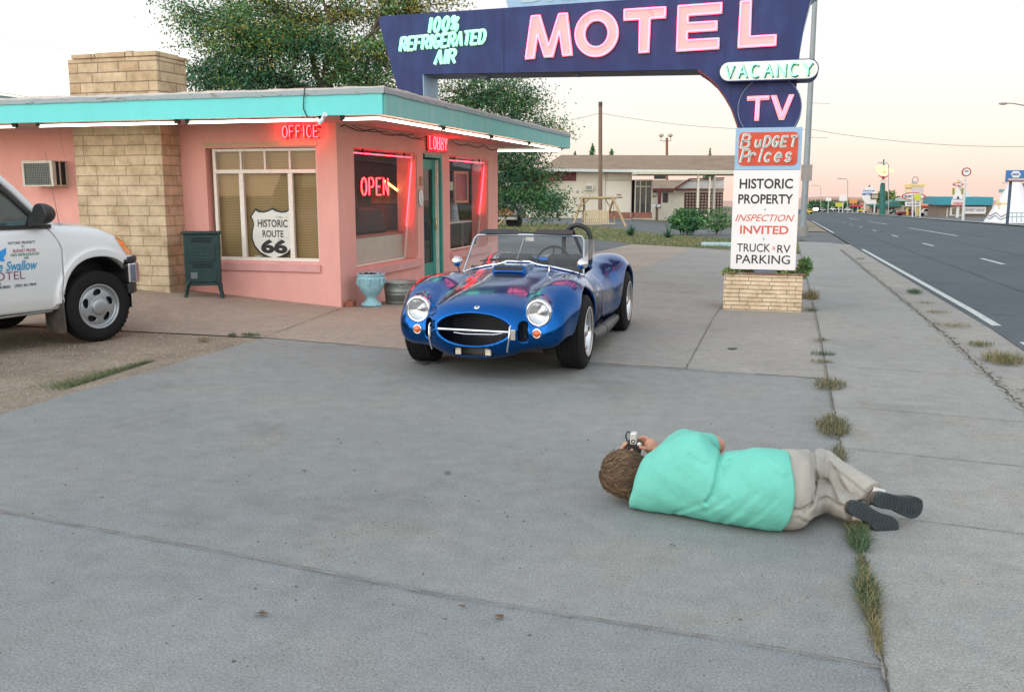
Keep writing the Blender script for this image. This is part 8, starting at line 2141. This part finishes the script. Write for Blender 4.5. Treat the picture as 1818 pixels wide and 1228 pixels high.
# oval restaurant sign on two posts
Y = 160.; t = thing('oval_sign', 'white oval sign with a red border on two white posts', 'sign', aty(1627, 385, Y))
for px in (1620, 1633.5):
    m = MB(); a, b = aty(px, 387, Y), aty(px, 343, Y); m.tube([a, b], .13, 8); m.build('post', WPOST, t)
flat('oval_rim', [(1622 + 21.5 * math.cos(a), 349 + 7.2 * math.sin(a)) for a in [2 * math.pi * i / 32 for i in range(32)]], Y + .2, SIGNR, t, .2)
flat('oval_face', [(1622 + 18.5 * math.cos(a), 349 + 5.6 * math.sin(a)) for a in [2 * math.pi * i / 32 for i in range(32)]], Y + .15, SIGNW, t, .04)
words('lettering', 'RUSTY', 1614, 349, 16, 4.5, Y + .12, STEELB, t, bold=.04)
flat('yellow_square', [(1623.5, 356), (1623.5, 345), (1634.5, 345), (1634.5, 356)], Y - .2, mat('lime_yellow', (0.55, 0.55, 0.04), 0.6, var=0.05), t, .1)
flat('lower_board', [(1607, 366.5), (1607, 358.5), (1635, 358.5), (1635, 366.5)], Y + .15, SIGNW, t, .1)
m = MB()
for k, (a, b) in enumerate(((1610, 1614), (1615, 1619), (1622, 1625), (1626, 1631))): slab(m, a, b, 360.5, 364.5, Y + .1, .03)
m.build('smeared_lettering', mat('grey_print3', (0.30, 0.31, 0.34), 0.6, var=0), t)
# yellow topped sign with a ring
Y = 175.; t = thing('ring_topped_sign', 'yellow edged board with a pale ring on top behind the oval sign', 'sign', aty(1625, 385, Y))
flat('board', [(1607, 343), (1607, 330), (1640, 330), (1640, 343)], Y, mat('pinkish_board', (0.60, 0.50, 0.48), 0.6, var=0.05), t, .3); flat('yellow_band', [(1606, 331), (1606, 328), (1643, 328), (1643, 331)], Y - .06, SIGNY, t, .3)
flat('cream_panel', [(1607, 342), (1607, 331), (1619, 331), (1619, 342)], Y - .06, mat('cream_panel', (0.70, 0.60, 0.40), 0.6, var=0.05), t); flat('red_bar', [(1607, 335), (1607, 333.2), (1619, 333.2), (1619, 335)], Y - .09, mat('orange_bar', (0.50, 0.12, 0.03), 0.6, var=0), t)
m = MB(); m.tube([aty(1625 + 5 * math.cos(a), 319 - 5 * math.sin(a), Y) for a in [math.radians(-50 + 280 * i / 20) for i in range(21)]], .10, 6); m.build('ring', mat('pinkish_ring', (0.50, 0.38, 0.36), 0.6, var=0.1), t)
flat('ring_foot', [(1617, 327.5), (1620, 322), (1630, 322), (1629, 327.5)], Y, mat('grey_foot', (0.45, 0.44, 0.40), 0.6, var=0.1), t, .2); m = MB(); a, b = aty(1626, 388, Y), aty(1626, 343, Y); m.tube([a, b], .15, 6); m.build('pole', WPOST, t)
# winged fuel sign
Y = 200.; t = thing('winged_fuel_sign', 'glowing pale yellow winged sign on a dark green pole', 'sign', aty(1568, 379, Y))
m = MB(); a, b = aty(1566.5, 382, Y), aty(1569, 283, Y); c = aty(1567, 330, Y); m.tube([a, c, aty(1568.2, 318, Y), b], [.62, .50, .25, .14], 8); m.build('pole', DGRN, t)
GLOWY = mat('lit_cream_panel', (0.80, 0.70, 0.40), 0.5, var=0.03, emit=(1.0, 0.85, 0.5), estr=0.25)
flat('wing_panel', [(1556, 303), (1553, 296), (1566, 293), (1576, 295), (1578, 308), (1569, 313), (1562, 310)], Y - .7, GLOWY, t, .5); flat('wing_panel', [(1577, 304), (1577, 300), (1588, 300.5), (1586, 306)], Y - .6, GLOWY, t, .4)
words('lettering', '66', 1570.5, 305, 5.5, 4, Y - .74, SIGNY, t, bold=.03); flat('wing_frame', [(1560, 311), (1569, 315.5), (1579, 310.5), (1579, 312.2), (1569, 318), (1560, 312.5)], Y - .55, SIGNR, t, .4)
flat('price_board', [(1562, 325), (1562, 319), (1575, 319), (1575, 325)], Y - .8, mat('pale_pinkish', (0.68, 0.58, 0.52), 0.6, var=0.04), t, .3)
# teardrop motel sign
Y = 215.; t = thing('teardrop_sign', 'white teardrop motel sign with blue letters and a dark framed board', 'sign', aty(1543, 378, Y))
flat('teardrop_board', [(1536, 362), (1531, 352), (1530, 344), (1534, 336), (1540, 329), (1545, 327), (1550, 331), (1554, 337), (1556, 344), (1556, 362)], Y, SIGNW, t, .4)
words('lettering', 'APACHE', 1542, 339, 21, 3, Y - .03, SIGNB, t, bold=.03); words('lettering', 'MOTEL', 1540, 344.5, 18, 4.5, Y - .03, SIGNB, t, bold=.05); flat('feather_mark', [(1541.5, 332), (1543, 328.8), (1545.5, 328.5), (1544.5, 332)], Y - .03, mat('dark_red_mark', (0.22, 0.04, 0.03), 0.6, var=0), t)
flat('dark_frame', [(1546, 353.5), (1546, 344), (1560, 344), (1560, 353.5)], Y - .2, BLACKM, t, .15); flat('inner_board', [(1547.5, 352), (1547.5, 346), (1558.5, 346), (1558.5, 352)], Y - .24, mat('tan_board2', (0.45, 0.40, 0.30), 0.6, var=0.3, scale=3), t)
m = MB(); a, b = aty(1543, 378, Y), aty(1543, 362, Y); m.box(a.x - 1.2, a.x - .9, Y, Y + .3, a.z, b.z); m.box(a.x + .9, a.x + 1.2, Y, Y + .3, a.z, b.z); m.build('post', WPOST, t)
# gabled green roofed building, orange shop, yellow cabinet and posts
Y = 232.; t = thing('green_gabled_building', 'low building with dark green gabled roof behind the winged sign', 'building', aty(1570, 379, Y))
m = MB(); slab(m, 1548, 1606, 365, 392, Y, 10); m.build('wall', mat('tan_wall2', (0.40, 0.34, 0.27), 0.8, var=0.1), t); flat('gable_roof', [(1564, 367), (1590, 355), (1602, 366), (1600, 367)], Y - 1.5, DGRN, t, 13); flat('side_roof', [(1536, 365), (1560, 362), (1564, 366), (1562, 367.5)], Y - 1.2, DGRN, t, 12)
m = MB(); slab(m, 1548, 1557, 366, 377, Y - .2, .15); m.build('dark_door', BLACKM, t); m = MB(); slab(m, 1576, 1588, 369, 373, Y - .2, .15); m.build('window_strip', DKGL, t)
Y = 205.; t = thing('orange_shop', 'orange and cream shop with a red canopy stripe', 'shop', aty(1650, 382, Y)); m = MB(); slab(m, 1632, 1668, 357, 392, Y, 10); m.build('wall', mat('peach_wall', (0.60, 0.38, 0.20), 0.8, var=0.1), t); m = MB(); slab(m, 1632, 1662, 365, 367.5, Y - 1.5, 1.4); m.build('canopy', SIGNR, t); m = MB(); slab(m, 1596, 1650, 352, 357, Y + 1, 8); m.build('parapet', mat('pale_teal2', (0.42, 0.52, 0.50), 0.7, var=0.05), t)
Y = 172.; t = thing('yellow_cabinet', 'tall yellow ice cabinet at the left end of the teal roofed shop', 'cabinet', aty(1665, 386, Y)); m = MB(); slab(m, 1659.5, 1669, 360.5, 383, Y, 1.0); m.build('cabinet_body', mat('orange_yellow', (0.66, 0.36, 0.04), 0.5, var=0.1), t, bevel=.05); m = MB(); slab(m, 1669.1, 1671.5, 360.5, 383, Y + .1, .9); m.build('side_panel', SIGNR, t)
for px in (1611, 1629):
    Y = 163.; a, b = aty(px, 383, Y), aty(px, 369.5, Y); m = MB(); m.tube([a, b], .16, 10); m.sphere(b, (.16, .16, .1), 10, 6)
    tag(m.build('bollard', SIGNY), 'yellow bollard left of the white posts' if px < 1620 else 'yellow bollard between the two white posts', 'bollard', 'yellow bollards under the oval sign')
# cars far off
def far_car(name, label, cat, px0, px1, py_top, py_bot, Y, paint, pickup=False, grp='vehicles along the far road', ang=0):
    a, b = aty(px0, py_bot, Y), aty(px1, py_bot, Y); L_ = b.x - a.x; H_ = aty(px0, py_top, Y).z - a.z; z = a.z
    t = thing(name, label, cat, ((a.x + b.x) / 2, Y, z), group=grp)
    g = lambda u, v: (a.x + u * L_, z + v * H_)
    bd = [g(0, .25), g(0, .55), g(.05, .62), g(.28, .64), g(.42, .60), g(.97, .55), g(1, .45), g(1, .22)] if pickup else [g(0, .22), g(0, .50), g(.04, .58), g(.22, .62), g(.74, .62), g(.96, .55), g(1, .42), g(1, .22)]
    m = MB(); m.prism(bd, 'y', Y, Y + 1.7); m.build('body', paint, t, bevel=.06)
    rf_ = [g(.40, .60), g(.45, .95), g(.50, 1), g(.68, 1), g(.72, .95), g(.82, .58)] if pickup else [g(.18, .60), g(.30, .95), g(.36, 1), g(.64, 1), g(.70, .95), g(.84, .60)]
    m = MB(); m.prism(rf_, 'y', Y + .12, Y + 1.58); m.build('cabin', paint, t, bevel=.05)
    c = ((rf_[0][0] + rf_[-1][0]) / 2, (rf_[0][1] + rf_[2][1]) / 2); m = MB(); m.prism([(c[0] + (p[0] - c[0]) * .82, c[1] + (p[1] - c[1]) * .70 + .02) for p in rf_], 'y', Y + .10, Y + .119); m.build('window', DKGL, t)
    for u in (.18, .80):
        x = a.x + u * L_; m = MB(); m.tube([(x, Y - .02, z + .17 * H_ * 1.3), (x, Y + 1.72, z + .17 * H_ * 1.3)], .21 * H_ * 1.1, 14); m.build('wheel', RUBBER, t)
RED2 = mat('dark_red_paint', (0.20, 0.02, 0.025), 0.3, var=0, coat=.5); WH2 = mat('far_white_paint', (0.66, 0.68, 0.68), 0.3, var=0, coat=.5); GN2 = mat('far_green_paint', (0.03, 0.09, 0.08), 0.3, var=0, coat=.5); YE2 = mat('far_yellow_paint', (0.62, 0.48, 0.05), 0.4, var=0); GY2 = mat('far_grey_paint', (0.30, 0.33, 0.36), 0.3, var=0)
far_car('red_pickup', 'dark red pickup under the oval sign', 'pickup', 1591, 1631, 370, 384.5, 185, RED2, True)
far_car('white_car', 'white car right of the dark red pickup', 'car', 1633, 1657, 370.5, 384, 180, WH2)
far_car('green_car', 'dark green car left of the dark red pickup', 'car', 1579, 1594, 372, 380, 205, GN2)
far_car('yellow_car', 'yellow car on the road just right of the light pole', 'car', 1430, 1443, 371, 380, 150, YE2)
far_car('yellow_car', 'small yellow car below the red awning on the far side', 'car', 1524, 1540, 370, 377.5, 260, YE2)
for k, (px0, px1, py, yy, pm, lb) in enumerate([(1454, 1467, 376, 280, GY2, 'grey car just right of the oncoming headlights'), (1473, 1484, 374.5, 330, WH2, 'far white car below the first white sign'), (1485, 1495, 375, 310, GY2, 'far grey car left of the yellow awning'), (1499, 1512, 375.5, 290, WH2, 'far white car between the yellow and red awnings')]): far_car('distant_car', lb, 'car', px0, px1, py - 7, py, yy, pm)
Y = 210.; t = thing('oncoming_car', 'oncoming car with bright headlights on the road', 'car', aty(1448, 377, Y), group='vehicles along the far road')
m = MB(); slab(m, 1441, 1456, 368, 376.5, Y, 3); slab(m, 1443.5, 1453.5, 363, 368, Y + .6, 2); m.build('body', BLACKM, t, bevel=.1)
for px in (1446, 1450.5):
    m = MB(); m.sphere(aty(px, 371.5, Y - .1), (.30, .1, .26), 12, 8); m.build('headlight', glow('warm_headlight', (1.0, 0.62, 0.35), 14), t)
# small far signs, awnings, lamp posts
for k, (px0, px1, py0, py1, yy, mm, lb, nm_) in enumerate([(1490, 1504, 346, 357, 240, SIGNW, 'small white roadside sign left of the teardrop sign', 'roadside_sign'), (1483, 1496, 360, 367, 260, mat('lime_awning', (0.50, 0.50, 0.05), 0.6, var=0), 'lime yellow roadside board below the small white sign', 'roadside_board'), (1508, 1522, 354, 361, 270, mat('orange_board', (0.60, 0.28, 0.08), 0.6, var=0), 'orange roadside board left of the teardrop sign', 'roadside_board'), (1510, 1536, 363.5, 367, 268, SIGNR, 'red awning below the orange roadside board', 'awning'), (1466, 1476, 351, 357, 300, SIGNW, 'far white board above the row of trees', 'roadside_board')]):
    t = thing(nm_, lb, 'sign' if 'awning' not in nm_ else 'awning', aty((px0 + px1) / 2, 377, yy)); m = MB(); slab(m, px0, px1, py0, py1, yy, .4 if 'awning' not in nm_ else 4); m.build('board', mm, t)
    m = MB(); c = aty((px0 + px1) / 2, py1, yy); e = aty((px0 + px1) / 2, 378, yy); m.tube([(c.x, yy + .2, c.z), (c.x, yy + .2, e.z)], .12, 6); m.build('post', WPOST, t)
for k, (px, pt_, yy, lb) in enumerate([(1505, 318, 210, 'thin street lamp left of the teardrop sign'), (1577.5, 290, 190, 'thin street lamp close right of the winged sign'), (1457, 330, 330, 'farthest thin street lamp above the trees')]):
    t = thing('thin_street_lamp', lb, 'street lamp', aty(px, 378, yy), group='street lamps along the far road'); m = MB(); m.tube([aty(px, 379, yy), aty(px, pt_ + 2, yy), aty(px - 2, pt_, yy), aty(px - 13, pt_ - 1, yy)], .085, 6); m.build('shaft', mat('pale_lamp_post', (0.42, 0.38, 0.36), 0.6, var=0), t)
    m = MB(); m.sphere(aty(px - 14, pt_ - 1, yy), (.6, .25, .15), 8, 6); m.build('lamp_head', mat('pale_lamp_head', (0.55, 0.48, 0.42), 0.5, var=0), t)
# far trees and low houses on the skyline
for k, (px, py, yy, wpx, hpx, mi, lb) in enumerate([(1446, 377, 380, 26, 22, (0, 1), 'dark tree clump at the vanishing end of the road'), (1468, 376, 420, 34, 21, (0, 1), 'wide dark tree clump left of the small white sign'), (1492, 376, 400, 26, 18, (0, 1), 'dark tree behind the small white sign'), (1514, 375, 420, 24, 20, (0, 0), 'dark tree behind the orange roadside board'), (1573, 366, 300, 34, 28, (1, 2), 'olive tree behind the winged sign pole'), (1600, 370, 330, 30, 16, (0, 1), 'low dark tree between the winged sign and the oval sign'), (1655, 372, 330, 30, 18, (1, 2), 'olive tree behind the orange shop')]):
    c = aty(px, py, yy); shrub('far_tree', lb, px, py, (c - Vector(cam.location)).dot(Vector((-math.sin(TH), math.cos(TH), 0))), wpx, hpx, 40 + k, n=900, mi=mi, size=1.3, cat='tree', zb=c.z - .5, stems=3)
for k, (px0, px1, py0, py1, yy, col, lb) in enumerate([(1436, 1470, 352.5, 360, 900, (.45, .26, .20), 'far reddish roofs above the end of the road'), (1470, 1512, 351, 359, 950, (.40, .25, .20), 'long reddish far roof left of the teardrop sign'), (1512, 1560, 352, 360, 900, (.42, .28, .22), 'low reddish far roof behind the teardrop sign'), (1600, 1664, 350, 358, 800, (.40, .27, .20), 'far brown roof behind the oval sign')]):
    t = thing('far_house', lb, 'house', aty((px0 + px1) / 2, py1, yy)); m = MB(); slab(m, px0, px1, (py0 + py1) / 2, 372, yy, 30); m.build('wall', mat('far_wall', tuple(x * 1.15 for x in col), .9, var=.2, scale=.2), t)
    pts = []; rr = random.Random(k); n_ = 6
    for i in range(n_):
        a = px0 + (px1 - px0) * i / n_; b = px0 + (px1 - px0) * (i + 1) / n_; q = (py0 + py1) / 2
        pts += [(a, q), ((a + b) / 2, py0 + rr.uniform(-.6, 1.2))]
    pts += [(px1, (py0 + py1) / 2)]
    flat('roof', pts + [(px1, (py0 + py1) / 2 + 1), (px0, (py0 + py1) / 2 + 1)], yy - 2, mat('far_roof', col, .9, var=.2, scale=.2), t, 30)
